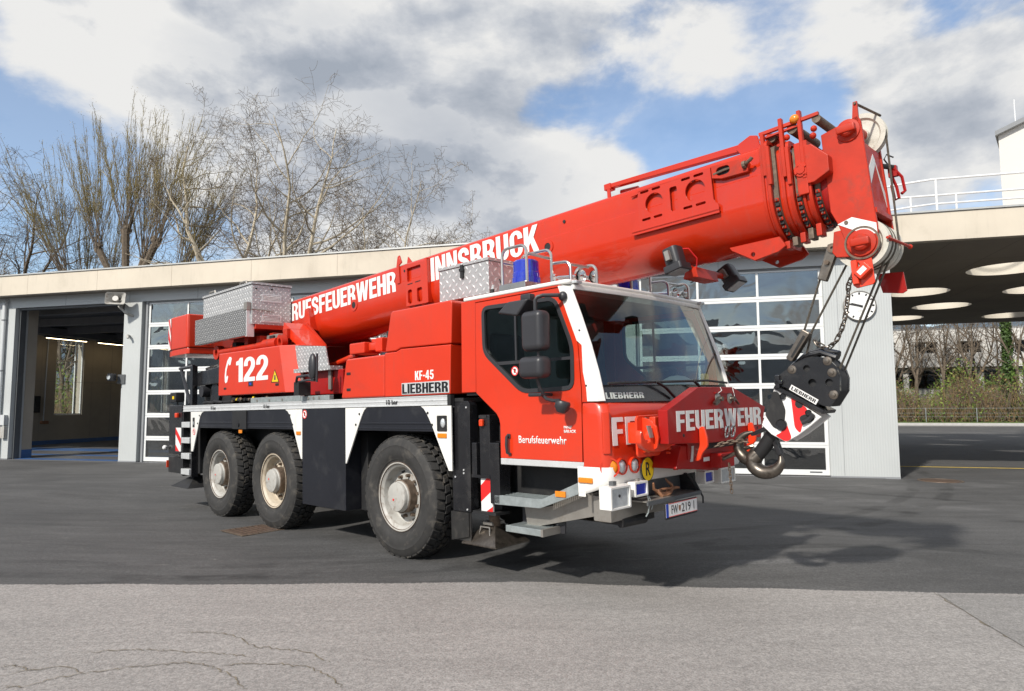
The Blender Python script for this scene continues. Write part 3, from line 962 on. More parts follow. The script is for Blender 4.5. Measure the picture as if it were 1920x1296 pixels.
for nm, ang, L, w, off in (('hour_hand', 288, .17, .024, .042), ('minute_hand', 283, .255, .018, .046)):
    a = R(ang)
    d_ = Vector((math.sin(a), 0, math.cos(a))); n_ = Vector((math.cos(a), 0, -math.sin(a)))
    c0 = Vector(cc) + Vector((0, -off, 0))
    MB().add([c0 - d_ * .06 - n_ * w, c0 + d_ * L - n_ * w * .7, c0 + d_ * L + n_ * w * .7, c0 - d_ * .06 + n_ * w], [(0, 1, 2, 3)]).build(nm, 'black_matt', ck)
MB().box(cc[0] - .045, cc[0] + .045, cc[1] - .037, cc[1] - .036, cc[2] - .112, cc[2] - .103).build('dial_mark', 'grey_trim', ck)

# horn loudspeaker on a bracket
hs = tag(empty('horn_loudspeaker', rz=BR_), 'pale grey horn loudspeaker under the roof edge at the pillar top', 'loudspeaker')
hx, hz = -15.25, 4.42
m = MB()
hm = Matrix.Translation((hx - .22, DP - .38, hz + .06)) @ Matrix.Rotation(R(28), 4, 'Z') @ Matrix.Rotation(R(-12), 4, 'X')
rings = [(.02, .26, .18), (0, .255, .175), (.06, .16, .11), (.2, .08, .07), (.32, .06, .06)]
prev = None
vs, fs = [], []
for d, a, b in rings:
    for (u, v) in rrect(-a, a, -b, b, min(a, b) * .35):
        vs.append(hm @ Vector((u, d - .1, v)))
nn = len(vs) // len(rings)
for i in range(len(rings) - 1):
    fs += [(i * nn + k, i * nn + (k + 1) % nn, (i + 1) * nn + (k + 1) % nn, (i + 1) * nn + k) for k in range(nn)]
m.add(vs, fs)
m.build('horn', 'rim_grey', hs)
MB().cyl(hm @ Vector((0, -.09, 0)), hm @ Vector((0, .1, 0)), .075, .04, 20).build('phase_plug', 'wall_white', hs)
MB().cyl(hm @ Vector((0, .2, 0)), hm @ Vector((0, .46, 0)), .09, .08, 20).build('driver', 'rim_grey', hs)
MB().tube([hm @ Vector((0, .26, -.1)), (hx - .1, DP - .16, hz - .3), (hx, DP, hz - .36)], .035, 10).build('bracket', 'rim_grey', hs)
# flood light and sensor on the same pillar
wl = tag(empty('wall_floodlight', rz=BR_), 'small black floodlight on a bracket at the side of the open bay pillar', 'lamp')
MB().box(-15.80, -15.62, DP - .26, DP - .1, 2.24, 2.44).build('housing', 'black_paint', wl, bevel=.02)
MB().lathe([(.0001, 0), (.055, 0), (.06, .02)], (-15.72, DP - .262, 2.335), (0, -1, 0), 16).build('lens', 'clear_lens', wl)
MB().box(-15.64, -15.60, DP - .1, DP - .003, 2.18, 2.2).box(-15.66, -15.42, DP - .03, DP - .003, 2.16, 2.42).build('bracket', 'dark_frame', wl)
sn = tag(empty('pillar_sensor', rz=BR_), 'small grey spout-shaped sensor halfway up the open bay pillar', 'sensor')
MB().tube([(-15.36, DP, 3.5), (-15.30, DP - .12, 3.5), (-15.26, DP - .13, 3.42)], .035, 10).build('body', 'rim_grey', sn)

# railings and a white rooftop house on the canopy
def railing(label, pts, zr, posts, mids):
    t = tag(empty('roof_railing', rz=BR_), label, 'railing', 'white pipe railings on the canopy roof')
    MB().tube([(*p, zr) for p in pts], .024, 8).build('top_rail', 'rail_white', t)
    for z in mids:
        MB().tube([(*p, z) for p in pts], .02, 8).build('middle_rail', 'rail_white', t)
    for p in posts:
        MB().cyl((*p, ZT), (*p, zr), .024, n=8).build('post', 'rail_white', t)
    return t
railing('white pipe railing along the front of the canopy roof', [(3.2, 17.4), (4.6, 16.75), (5.05, 16.6), (16, 16.6)], 6.42, [(3.4, 17.3), (5.12, 16.6), (7.6, 16.6), (10.1, 16.6)], [5.87])
railing('lower white railing behind the front one on the canopy roof', [(4.6, 18.0), (16, 18.0)], 6.44, [(5.0, 18.0), (5.96, 18.0), (8.4, 18.0), (10.8, 18.0)], [])
rh = tag(empty('rooftop_house', rz=BR_), 'plain white rooftop house with a dark sloping eave above the canopy', 'building')
MB().add([(9.97, 26, ZT), (18, 26, ZT), (18, 26, 14.1), (9.97, 26, 10.5), (12.1, 31, ZT), (18, 31, ZT), (18, 31, 14.1), (12.1, 31, 10.5)], [(0, 1, 2, 3), (7, 6, 5, 4), (0, 3, 7, 4), (1, 5, 6, 2), (3, 2, 6, 7)]).build('wall', 'wall_white', rh)
MB().hexa([(9.80, 25.8, 10.45), (18.2, 25.8, 14.3), (18.2, 31.2, 14.3), (12.2, 31.2, 10.45), (9.80, 25.8, 10.60), (18.2, 25.8, 14.45), (18.2, 31.2, 14.45), (12.2, 31.2, 10.60)]).build('roof', 'grey_trim', rh)
MB().cyl((10.9, 27, 10.8), (10.9, 27, 12.1), .02, n=6).build('lightning_rod', 'rail_white', rh)

# yard markings and covers
yl = MB().box(3.2, 30, 18.62, 18.72, .004, .006).build('yellow_line', 'road_yellow'); bobj(yl); tag(yl, kind='structure')
mh = tag(empty('manhole_cover', loc=(8.45, 13.72, 0)), 'rusty round manhole cover in the asphalt by the end pillar', 'manhole cover')
MB().lathe([(.0001, .004), (.33, .004), (.335, .001)], (0, 0, 0), (0, 0, 1), 32).build('lid', 'rust', mh)
MB().lathe([(.35, .001), (.352, .007), (.40, .007), (.402, .001)], (0, 0, 0), (0, 0, 1), 32).build('ring', 'dirty_steel', mh)
dg = tag(empty('drain_grate', loc=(-3.32, 8.93, gz(-3.32, 8.93)), rz=R(-42)), 'rusty slotted drain grate in the asphalt between the rear wheels', 'drain')
MB().box(-.27, .27, -.27, .27, .001, .003).build('sump', 'black_matt', dg)
for k in range(7):
    MB().box(-.25, .25, -.25 + k * .076, -.25 + k * .076 + .045, .004, .012).build('bar', 'rust', dg)
MB().plate([(-.29, -.29), (.29, -.29), (.29, .29), (-.29, .29)], [[(-.25, -.25), (.25, -.25), (.25, .25), (-.25, .25)]], XY(), .002, .011).build('frame', 'dirty_steel', dg)
# ================================================================== beyond the yard
def bbox(name, mat, x0, x1, y0, y1, z0, z1, **k):
    return bobj(MB().box(x0, x1, y0, y1, z0, z1).build(name, mat, **k))
tag(bbox('road', 'asphalt_patch', -60, 120, 49.6, 51.4, .004, .008), kind='structure')
tag(bbox('kerb', 'kerb_stone', -60, 120, 51.5, 52.1, 0, .16), kind='structure')
tag(bbox('verge', 'grass', -60, 120, 52.1, 62, 0, .18), kind='structure')

# far white office block
of = tag(empty('office_block', rz=BR_), 'long pale two-storey office block behind the bare trees beyond the road', 'building')
W0, W1 = -12, 70
wl_ = []
for k in range(22):
    a = 4.4 + k * 3.0
    wl_.append((a, a + 1.62, 5.32, 6.24))
MB().plate([(W0, 4.25), (W1, 4.25), (W1, 7.15), (W0, 7.15)], [[(a, c), (b, c), (b, d), (a, d)] for a, b, c, d in wl_], XZ(60), 0, .4).build('wall', 'wall_white', of)
for a, b, c, d in wl_:
    f = MB().plate([(a + .004, c + .004), (b - .004, c + .004), (b - .004, d - .004), (a + .004, d - .004)], [[(a + .04, c + .04), ((a + b) / 2 - .03, c + .04), ((a + b) / 2 - .03, d - .04), (a + .04, d - .04)], [((a + b) / 2 + .03, c + .04), (b - .04, c + .04), (b - .04, d - .04), ((a + b) / 2 + .03, d - .04)]], XZ(60.18), 0, .05).build('window', 'door_white', of)
    MB().box(a + .02, b - .02, 60.2, 60.21, c + .02, d - .02).build('pane', 'office_glass', f)
MB().box(W0, W1, 60.6, 61, 0, 4.24).build('lower_wall', 'wall_white', of)
for k in range(30):
    a = -10 + k * 2.6
    f = MB().box(a, a + 2.2, 60.52, 60.6, 2.6, 4.0).build('window', 'dark_frame', of)
    MB().box(a + .06, a + 2.14, 60.505, 60.52, 2.66, 3.94).build('pane', 'office_glass', f)
MB().box(W0, W1, 60.0, 72, 7.152, 7.3).build('roof', 'grey_trim', of)
MB().box(W0, W1, 61, 72, 0, 7.14).build('core', 'hall_dark', of)

# fence by the kerb
fe = tag(empty('wire_fence', rz=BR_), 'low pale wire fence with thin posts in front of the shrubs beyond the road', 'fence')
for z in (.55, .80, 1.13):
    MB().tube([(-30, 53, z), (70, 53, z)], .008 if z > 1 else .005, 5).build('wire', 'galvanised', fe)
for k in range(30):
    x = -27.9 + k * 3.06
    MB().cyl((x, 53, .1), (x, 53, 1.15), .024, n=6).build('post', 'galvanised', fe)

# mountain
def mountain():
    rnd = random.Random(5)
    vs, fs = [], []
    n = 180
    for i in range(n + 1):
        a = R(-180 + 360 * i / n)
        h = (320 + 60 * math.sin(a * 7 + 1) + 40 * math.sin(a * 19)) * (1 if abs(a) < 1.7 else .72) + rnd.uniform(-12, 12)  # unseen ring behind the camera, added and lowered to shape the pane reflections
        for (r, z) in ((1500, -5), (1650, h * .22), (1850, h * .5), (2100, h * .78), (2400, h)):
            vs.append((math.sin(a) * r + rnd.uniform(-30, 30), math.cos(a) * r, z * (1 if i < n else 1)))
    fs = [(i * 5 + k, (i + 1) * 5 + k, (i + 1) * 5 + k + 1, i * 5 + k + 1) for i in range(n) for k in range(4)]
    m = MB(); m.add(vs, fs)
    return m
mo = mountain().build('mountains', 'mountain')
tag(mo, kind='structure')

# ------------------------------------------------------------------ trees
class Tree:
    def __init__(s, seed):
        s.r = random.Random(seed)
        s.trunk, s.limb, s.twig, s.bud = MB(), MB(), MB(), MB()
    def rv(s, a=1.0):
        return Vector((s.r.uniform(-a, a), s.r.uniform(-a, a), s.r.uniform(-a, a)))
    def path(s, p, d, L, n, wig, up):
        pts = [p.copy()]
        d = d.normalized()
        for i in range(n):
            d = (d + s.rv(wig) + Vector((0, 0, up))).normalized()
            pts.append(pts[-1] + d * (L / n))
        return pts
    def branch(s, p, d, L, r, lev, spec):
        n, wig, up, kids, spread, ratio, kr, start = spec[lev]
        pts = s.path(p, d, L, n, wig, up)
        last = lev == len(spec) - 1
        rs = [max(.008, r * (1 - .88 * (i / n) ** 1.1)) for i in range(n + 1)]
        (s.twig if lev >= 2 else s.limb).tube(pts, r, 3 if lev >= 2 else 6, rs, cap=False)
        if last:
            return pts
        k = int(kids * s.r.uniform(.8, 1.25))
        for i in range(k):
            t = start + (1 - start) * (i + s.r.uniform(.1, .9)) / k
            f = t * n
            j = min(int(f), n - 1)
            q = pts[j].lerp(pts[j + 1], f - j)
            dd = (pts[j + 1] - pts[j]).normalized()
            side = s.rv()
            side = (side - dd * side.dot(dd)).normalized()
            nd = dd * (1 - spread) + side * spread
            s.branch(q, nd, L * ratio * s.r.uniform(.6, 1.2) * (1.15 - .5 * t), rs[j] * kr, lev + 1, spec)
        return pts
    def buds(s, at, n, rad, size):
        for _ in range(n):
            c = at + s.rv(rad)
            a, b = s.rv(size), s.rv(size)
            s.bud.add([c - a, c + b, c + a], [(0, 1, 2)])
    def build(s, name, label, loc, group, mats=('bark_pale', 'bark_pale', 'twig', 'bud')):
        root = tag(empty(name, loc=loc), label, 'tree', group)
        s.trunk.build('trunk', mats[0], root)
        if s.limb.v: s.limb.build('limbs', mats[1], root)
        if s.twig.v: s.twig.build('crown', mats[2], root)
        if s.bud.v: tag(s.bud.build('leaf_buds', mats[3], root), kind='stuff')
        return root

GT = 'bare trees behind the fire station'
def plane_tree(seed, bx, d, h, limbs, label, fork=.36, lean=(0, 0), mats=('bark_pale', 'bark_pale', 'twig', 'bud'), thin=1.0, kids=(10, 10, 8), name='plane_tree'):
    t = Tree(seed)
    top = Vector((lean[0], lean[1], h * fork))
    r0 = .30 * thin
    pts = t.path(Vector((0, 0, -.2)), top, top.length, 6, .05, .05)
    t.trunk.tube(pts, r0, 10, [r0 * (1 - .05 * i) for i in range(7)])
    spec = [(12, .22, .06, kids[0], .62, .50, .55, .22), (8, .3, .05, kids[1], .72, .50, .5, .12), (5, .42, .03, kids[2], .8, .46, .6, .1), (4, .5, .0, 0, 0, 0, 0, 0)]
    for (dx, dy, dz, L, rr) in limbs:
        t.branch(pts[-1] - Vector((0, 0, .2)), Vector((dx, dy, dz)), L, rr * thin, 0, spec)
    return t.build(name, label, bworld(bx, d), GT, mats)
plane_tree(11, -27.9, 36, 20.5, [(-.25, .1, 1, 13, .2), (.22, -.2, 1, 11.5, .16), (-.75, .2, .9, 10, .15), (.5, .4, .8, 9, .13)], 'pale barked plane tree with crooked limbs, tallest beside the pollarded tree')
plane_tree(23, -25.0, 37, 19.8, [(.08, .0, 1, 12.5, .19), (.78, -.1, .85, 13.5, .18), (.45, .3, .9, 11, .15), (-.3, -.2, 1, 9.5, .13), (1.0, .2, .55, 10, .12)], 'wide plane tree whose long limb leans right above the station roof')
plane_tree(37, -17.9, 36, 15.5, [(.18, 0, 1, 9.5, .13), (-.35, .2, .9, 8, .11), (.5, -.1, .8, 8, .1), (.05, .3, 1, 8.5, .1)], 'slim bare tree standing right of the wide plane tree', thin=.85, mats=('bark', 'bark_pale', 'twig', 'bud'), name='bare_tree')
plane_tree(41, -15.9, 35, 12.6, [(.2, 0, .9, 6.2, .09), (-.3, .2, .9, 6.2, .08), (.6, .1, .7, 5.2, .08), (.0, .1, 1, 6.2, .08), (-.7, -.1, .6, 5.5, .07)], 'low bushy bare tree nearest the boom above the roof', thin=.75, mats=('bark', 'twig', 'twig', 'bud'), kids=(12, 11, 9), name='bare_tree')
plane_tree(59, -47.5, 37, 19.8, [(.25, 0, 1, 11.5, .17), (-.4, 0, .9, 11, .16), (.75, -.1, .6, 11.5, .15), (.95, .2, .35, 10, .12)], 'dark bare tree cut off by the picture edge', mats=('bark', 'bark', 'twig', 'bud'), kids=(12, 11, 9), name='bare_tree')
plane_tree(71, -21.6, 39, 13.5, [(.2, 0, 1, 7.5, .1), (-.5, .2, .8, 7, .09), (.6, -.1, .7, 7, .09)], 'thin bare tree behind the leaning limb of the plane tree', thin=.7, mats=('bark', 'bark', 'twig', 'bud'), kids=(10, 10, 8), name='bare_tree')

def pollard(seed, bx, d, heads, label, nshoot, Lm, trunk_h, fan):
    t = Tree(seed)
    rnd = t.r
    base = t.path(Vector((0, 0, -.2)), Vector((0, 0, 1)), trunk_h, 6, .04, .1)
    t.trunk.tube(base, .42, 10, [.46 - .03 * i for i in range(7)])
    for (hx, hy, hz, rr) in heads:
        c = Vector((hx, hy, hz))
        mid = base[-1].lerp(c, .5) + Vector((0, 0, -.25))
        rr *= .7
        t.trunk.tube([base[-1] - Vector((0, 0, .3)), mid, c], rr, 8, [rr * 1.1, rr, rr * 1.15])
        for _k in range(7):
            t.trunk.sphere(c + t.rv(rr * .8) + Vector((0, 0, rr * .2)), rr * rnd.uniform(.5, .85), 8, 6)
        for k in range(nshoot):
            a = rnd.uniform(0, 2 * math.pi)
            sp = fan * rnd.random() ** .7
            dr = Vector((math.cos(a) * sp + hx * .13, math.sin(a) * sp * .8, 1))
            L = Lm * rnd.uniform(.62, 1.08) * (1 - .10 * sp)
            p0 = c + t.rv(rr * 1.1) + Vector((0, 0, -rr * rnd.uniform(0, 1.6)))
            pts = t.path(p0, dr, L, 9, .045, .045)
            r0 = rnd.uniform(.013, .03)
            t.limb.tube(pts, r0, 4, [max(.008, r0 * (1 - .85 * i / 9)) for i in range(10)], cap=False)
            for _ in range(20):
                f = rnd.uniform(.25, .98) * 9
                j = min(int(f), 8)
                q = pts[j].lerp(pts[j + 1], f - j)
                dd = (pts[j + 1] - pts[j]).normalized() + t.rv(.42)
                l2 = rnd.uniform(.5, 1.5) * (1.2 - f / 11)
                pp = t.path(q, dd, l2, 3, .08, .06)
                t.twig.tube(pp, .011, 3, [.012, .011, .009, .007], cap=False)
                if f > 4:
                    t.buds(pp[-1], 4, .14, .032)
                    t.buds(pp[-2], 2, .14, .03)
            t.buds(pts[-1], 8, .25, .035)
    return t.build('pollarded_tree', label, bworld(bx, d), GT, ('bark', 'twig', 'twig_yellow', 'bud'))
pollard(5, -36.1, 36, [(0, 0, 13.1, .32), (-1.9, .3, 11.9, .28), (2.2, -.2, 12.3, .3), (-3.8, 0, 10.2, .24), (.9, .6, 11.2, .22), (3.4, .4, 10.3, .2)], 'tall pollarded tree with a fan of upright yellowish shoots', 36, 9.0, 8.6, .5)
pollard(6, -41.3, 38, [(0, 0, 9.2, .22), (1.6, 0, 9.0, .2)], 'lower pollarded tree with leaning shoots beside the tall one', 20, 9.0, 6.5, .34)
pollard(8, -31.8, 37, [(0, 0, 8.8, .18)], 'slender clump of straight shoots between the pollarded tree and the plane tree', 12, 8.0, 6.5, .3)

# thin trees beyond the road
GR = 'thin trees beyond the road'
def road_tree(seed, bx, d, h, label, ivy=False, dirs=((.05, 0, 1),)):
    t = Tree(seed)
    pts = t.path(Vector((0, 0, 0)), Vector((t.r.uniform(-.1, .1), 0, 1)), h * .35, 4, .06, .1)
    t.trunk.tube(pts, .13, 8, [.15, .13, .12, .115, .11])
    spec = [(8, .15, .10, 11, .5, .5, .6, .05), (6, .22, .10, 8, .6, .5, .55, .1), (4, .3, .05, 0, 0, 0, 0, 0)]
    for dx, dy, dz in dirs:
        t.branch(pts[-1], Vector((dx, dy, dz)), h * .68, .085, 0, spec)
    if ivy:
        for _ in range(2600):
            z = t.r.uniform(.5, h * .72)
            a = t.r.uniform(0, 6.3)
            r_ = t.r.uniform(.15, .42) * (1.1 if z < 4 else .8)
            c = Vector((math.cos(a) * r_, math.sin(a) * r_, z))
            u, v = t.rv(.09), t.rv(.09)
            t.bud.add([c - u, c + v, c + u, c - v], [(0, 1, 2, 3)])
    return t.build('ivy_tree' if ivy else 'bare_tree', label, bworld(bx, d), GR, ('bark', 'bark', 'twig', 'ivy'))
road_tree(101, 13.7, 54.6, 9.5, 'bare tree beside the end pillar beyond the road', dirs=((-.1, 0, 1), (.3, 0, .9)))
road_tree(102, 15.0, 55, 9, 'bare tree in front of the first office windows', dirs=((.1, 0, 1), (-.35, 0, .9)))
road_tree(103, 16.9, 56, 9, 'leaning bare tree between the two pairs of office windows', dirs=((.25, 0, 1), (-.1, 0, 1)))
road_tree(104, 18.4, 55.4, 9.5, 'bare tree before the second pair of office windows', dirs=((-.3, 0, 1), (.2, .1, .9)))
road_tree(105, 19.4, 56.5, 9, 'crooked bare tree right of the second office windows', dirs=((.0, 0, 1), (.35, 0, .8)))
road_tree(106, 20.7, 54.8, 10, 'ivy covered tree beyond the road', True, dirs=((.1, 0, 1), (-.3, 0, .8)))
road_tree(107, 22.2, 55.5, 9, 'bare tree right of the ivy covered tree', dirs=((-.15, 0, 1), (.2, 0, 1)))
for i, (bx, d, lb_) in enumerate(((14.4, 57.5, 'slanting sapling just right of the end pillar'), (15.8, 58, 'thin sapling under the first office windows'), (17.6, 57.2, 'forked sapling between the office windows'), (19.0, 58.2, 'thin sapling under the second office windows'), (21.4, 57.6, 'sapling left of the picture edge behind the ivy'))):
    road_tree(160 + i, bx, d, 7.5, lb_ + ' beyond the road', dirs=((-.2 + .1 * i, 0, 1), (.3 - .1 * i, 0, .9)))
for i, (bx, lb_) in enumerate(((6.5, 'third'), (9.2, 'second'), (12.0, 'first'), (-2, 'fifth'), (2.2, 'fourth'))):
    road_tree(120 + i, bx, 55 + i % 2, 9, lb_ + ' bare tree beyond the road counted from the end pillar, behind the hall', dirs=((-.1, 0, 1), (.25, 0, .9)))

for i, (bx, d) in enumerate(((-35.5, 31.5), (-38.5, 34.5), (-42.5, 37.5))):
    road_tree(140 + i, bx, d, 9, ('nearest', 'middle', 'farthest')[i] + ' of the bare trees seen through the tall hall window', dirs=((-.1, 0, 1), (.25, 0, .9)))

def undergrowth(name, seed, x0, x1, y0, y1, hmax, n, label):
    rnd = random.Random(seed)
    m = MB()
    for i in range(n):
        x = rnd.uniform(x0, x1); y = rnd.uniform(y0, y1)
        k = math.sin(x * 1.7 + seed) * .5 + math.sin(x * .63 + 2) * .5
        h = hmax * (.45 + .35 * k + .2 * rnd.random())
        z = rnd.random() ** 1.3 * max(.4, h)
        c = Vector((x, y, z + .15))
        kind = rnd.random()
        tone = math.sin(x * .9) + math.sin(x * 2.3 + y)
        if kind < .62:
            m.cur = (0 if z < .6 else (1 if rnd.random() < .5 else 0)) if tone > -.15 else (2 if rnd.random() < .6 else 0)
            s_ = rnd.uniform(.05, .13)
            u = Vector((rnd.uniform(-1, 1), rnd.uniform(-1, 1), rnd.uniform(-1, 1))).normalized() * s_
            v = Vector((rnd.uniform(-1, 1), rnd.uniform(-1, 1), rnd.uniform(-1, 1))).normalized() * s_
            m.add([c - u, c + v, c + u], [(0, 1, 2)])
        else:
            m.cur = 2 if rnd.random() < .4 else 3
            d = Vector((rnd.uniform(-.5, .5), rnd.uniform(-.5, .5), 1)).normalized() * rnd.uniform(.5, 1.6)
            w = Vector((.012, 0, 0))
            b = Vector((x, y, z * .6 + .1))
            m.add([b - w, b + w, b + d], [(0, 1, 2)])
    o = bobj(m.build(name, ['leaf_green', 'leaf_light', 'dry', 'twig']))
    tag(o, label, 'shrubs', kind='stuff')
undergrowth('undergrowth', 3, 2, 40, 53.4, 58, 5.2, 80000, 'tangled spring shrubs and dry brambles behind the wire fence')
undergrowth('roadside_shrubs', 4, -48, -33, 29, 42, 6.5, 30000, 'shrubs outside the tall hall window')
# ================================================================== mobile crane: carrier
CR = empty('mobile_crane')
CR.matrix_world = Matrix(((TXv.x, TYv.x, TZv.x, TO.x), (TXv.y, TYv.y, TZv.y, TO.y), (TXv.z, TYv.z, TZv.z, TO.z), (0, 0, 0, 1)))
tag(CR, 'red three-axle mobile fire brigade crane with a telescopic boom lying over its cab', 'crane')
YC, YR, YL = -.155, -1.25, .94
def mir(y): return 2 * YC - y

# deck, frame, dark underside
MB().box(-5.72, 1.0, YR + .05, YL - .05, 1.56, 1.60).build('deck', 'black_matt', CR)
fr = MB().box(-5.7, 2.3, YC - .42, YC + .42, .62, 1.5).build('frame', 'black_matt', CR, bevel=.02)
for x in (0, -2.72, -4.396):
    MB().cyl((x, YR + .25, .61), (x, YL - .25, .61), .13, n=14).build('axle', 'black_matt', fr)
    MB().sphere((x, YC, .61), .26, 14, 10, (1, 1.2, 1)).build('differential', 'black_matt', fr)
MB().cyl((-1.4, YC + .1, .75), (-1.4, YC + .9, .75), .27, n=20).build('fuel_tank', 'black_matt', CR)
MB().box(1.0, 2.35, YC - .8, YC + .8, .62, 1.02).build('engine_pan', 'black_matt', CR, bevel=.03)
MB().cyl((-.75, YR + .35, .55), (-.75, YL - .3, .55), .09, n=12).build('exhaust', 'dirty_steel', CR)
MB().box(.62, 1.5, YR + .4, YL - .4, .95, 1.55).build('gearbox', 'black_matt', CR)
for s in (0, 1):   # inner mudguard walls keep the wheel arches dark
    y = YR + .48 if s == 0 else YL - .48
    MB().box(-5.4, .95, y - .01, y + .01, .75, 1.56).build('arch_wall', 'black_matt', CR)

# aluminium rail with rolled ribs
for s in (0, 1):
    f = (lambda y: y) if s == 0 else mir
    pr = [(-1.205, 1.536), (-1.25, 1.536), (-1.25, 1.546), (-1.244, 1.551), (-1.244, 1.576), (-1.25, 1.581), (-1.25, 1.589), (-1.244, 1.594), (-1.244, 1.617), (-1.25, 1.622), (-1.25, 1.632), (-1.205, 1.632)]
    for x0, x1 in ((-5.755, -3.345), (-3.342, .828)):
        MB().prism([(f(a), b) for a, b in pr], YZ(), x0, x1).build('side_rail', 'aluminium', CR, smooth=20)
    MB().box(.83, .878, min(f(-1.205), f(-1.253)), max(f(-1.205), f(-1.253)), 1.533, 1.634).build('rail_cap', 'black_matt', CR)
for (a, b) in ((-4.655, .16), (-2.948, .16), (-.162, .185)):
    text('pressure_mark', '10 bar', (a, a + b + .02, 1.556, 1.606), lambda u, v, w: (u, -1.2508 - w, v), 'black_matt', CR, .02, .001)
for x in (-5.2, -4.0, -3.6, -2.2, -1.6, -.9, -.5, .35, .6):
    MB().cyl((x, -1.2435, 1.585), (x, -1.2500, 1.585), .006, n=8).build('rivet', 'aluminium', CR)

# arch bands, white fender panels, skirts
def arch_band(x0, x1, y):
    q = -1 if y < 0 else 1
    m = MB().box(x0, x1, y, y - q * .04, 1.281, 1.532)
    m.box(x0, x1, y + q * .006, y - q * .01, 1.35, 1.372).box(x0, x1, y + q * .004, y - q * .01, 1.30, 1.315)
    return m.build('arch_band', 'navy_panel', CR, bevel=.003, seg=1)
for y in (YR + .012, YL - .012):
    arch_band(-5.1, -1.93, y)
    arch_band(-.94, .8, y)
fenders = [[(-.948, 1.53), (-.53, 1.53), (-.575, 1.50), (-.621, 1.445), (-.687, 1.335), (-.772, 1.188), (-.931, .911), (-.948, .911)],
           [(.417, 1.53), (.465, 1.505), (.512, 1.455), (.56, 1.385), (.611, 1.302), (.731, 1.089), (.831, .917), (.877, .917), (.877, 1.53)],
           [(-2.353, 1.53), (-2.285, 1.505), (-2.223, 1.45), (-2.18, 1.38), (-2.137, 1.288), (-1.951, .924), (-1.923, .924), (-1.923, 1.53)],
           [(-5.426, 1.53), (-4.921, 1.53), (-4.99, 1.512), (-5.06, 1.46), (-5.105, 1.375), (-5.151, 1.265), (-5.324, .912), (-5.40, .912)]]
bolts = [(-.663, 1.462, 0), (-.734, 1.345, 0), (.531, 1.464, 1), (.595, 1.348, 1), (-2.223, 1.46, 2), (-2.154, 1.342, 2), (-5.08, 1.47, 3), (-5.147, 1.35, 3)]
for i, p in enumerate(fenders):
    f = MB().plate(p, [], XZ(YR), 0, .016).build('fender_panel', 'white_paint', CR, bevel=.002, seg=1)
    for bx, bz, k in bolts:
        if k == i:
            MB().cyl((bx + (.035 if k in (0, 3) else -.03) * 0, YR + .004, bz), (bx, YR - .006, bz), .013, n=10).build('bolt', 'black_matt', f)
    MB().plate([(a, b) for a, b in p], [], XZ(YL), 0, -.016).build('fender_panel', 'white_paint', CR)
# side skirt locker between the axles
MB().box(-1.918, -.952, YR + .002, YR + .62, .385, 1.528).build('side_locker', 'navy_panel', CR, bevel=.006)
MB().box(-1.918, -.952, YL - .62, YL - .002, .385, 1.528).build('side_locker', 'navy_panel', CR, bevel=.006)
MB().box(-.94, -.80, YR + .2, YR + .6, .38, 1.25).build('locker_end', 'black_matt', CR)
# valve cover on the rear arch
vc = MB().box(-3.90, -3.45, YR - .008, YR + .03, 1.272, 1.53).build('valve_cover', 'black_matt', CR, bevel=.008)
MB().cyl((-3.68, YR - .006, 1.335), (-3.68, YR - .022, 1.335), .028, n=14).build('knob', 'black_paint', vc)
# marker lamps
def marker(x, z, w=.062, h=.028, y=YR):
    o = MB().box(x - w, x + w, y - .012, y + .001, z - h, z + h).build('marker_lamp', 'orange_lens', CR, bevel=.005)
    return o
marker(.748, 1.247, .066, .022)
marker(-2.0, 1.238, .052, .022)
marker(-3.623, 1.24, .052, .024)
# corner headlamp set in the fender
lp = MB().plate(rrect(.676, .818, 1.288, 1.437, .008), [rrect(.69, .805, 1.30, 1.425, .01)], XZ(YR), -.008, .01).build('lamp_frame', 'black_matt', CR)
MB().box(.689, .806, YR - .004, YR - .001, 1.299, 1.426).build('lamp_well', 'black_matt', lp)
MB().sphere((.765, YR - .006, 1.365), .04, 14, 10, (.8, .5, 1.15)).build('reflector', 'clear_lens', lp)
lp = MB().box(-5.335, -5.265, YR - .006, YR + .01, 1.29, 1.44).build('lamp_frame', 'black_matt', CR)
MB().box(-5.315, -5.285, YR - .011, YR - .002, 1.33, 1.38).build('lens', 'clear_lens', lp)

def no_sign(x, z, r, y, par):
    """round prohibition sticker: white disc, red ring and bar, black hand"""
    o = MB().prism(circ(x, z, r, 24), XZ(y), 0, -.0015).build('sticker', 'letter_white', par)
    MB().plate(circ(x, z, r, 24), [circ(x, z, r * .8, 24)], XZ(y), -.0016, -.003).build('ring', 'sign_red', o)
    MB().prism([(x - r * .3, z - r * .35), (x + r * .25, z - r * .4), (x + r * .32, z + r * .3), (x + r * .12, z + r * .52), (x - r * .2, z + r * .45)], XZ(y), -.0016, -.0024).build('hand_mark', 'black_matt', o)
    a = Matrix.Rotation(R(-45), 2)
    MB().prism([tuple(Vector((x, z)) + a @ Vector(q)) for q in ((-r * .85, -r * .1), (r * .85, -r * .1), (r * .85, r * .1), (-r * .85, r * .1))], XZ(y), -.0026, -.0036).build('bar', 'sign_red', o)
no_sign(-1.857, 1.468, .055, YR + .001, CR)
no_sign(-5.281, 1.22, .05, YR - .001, CR)

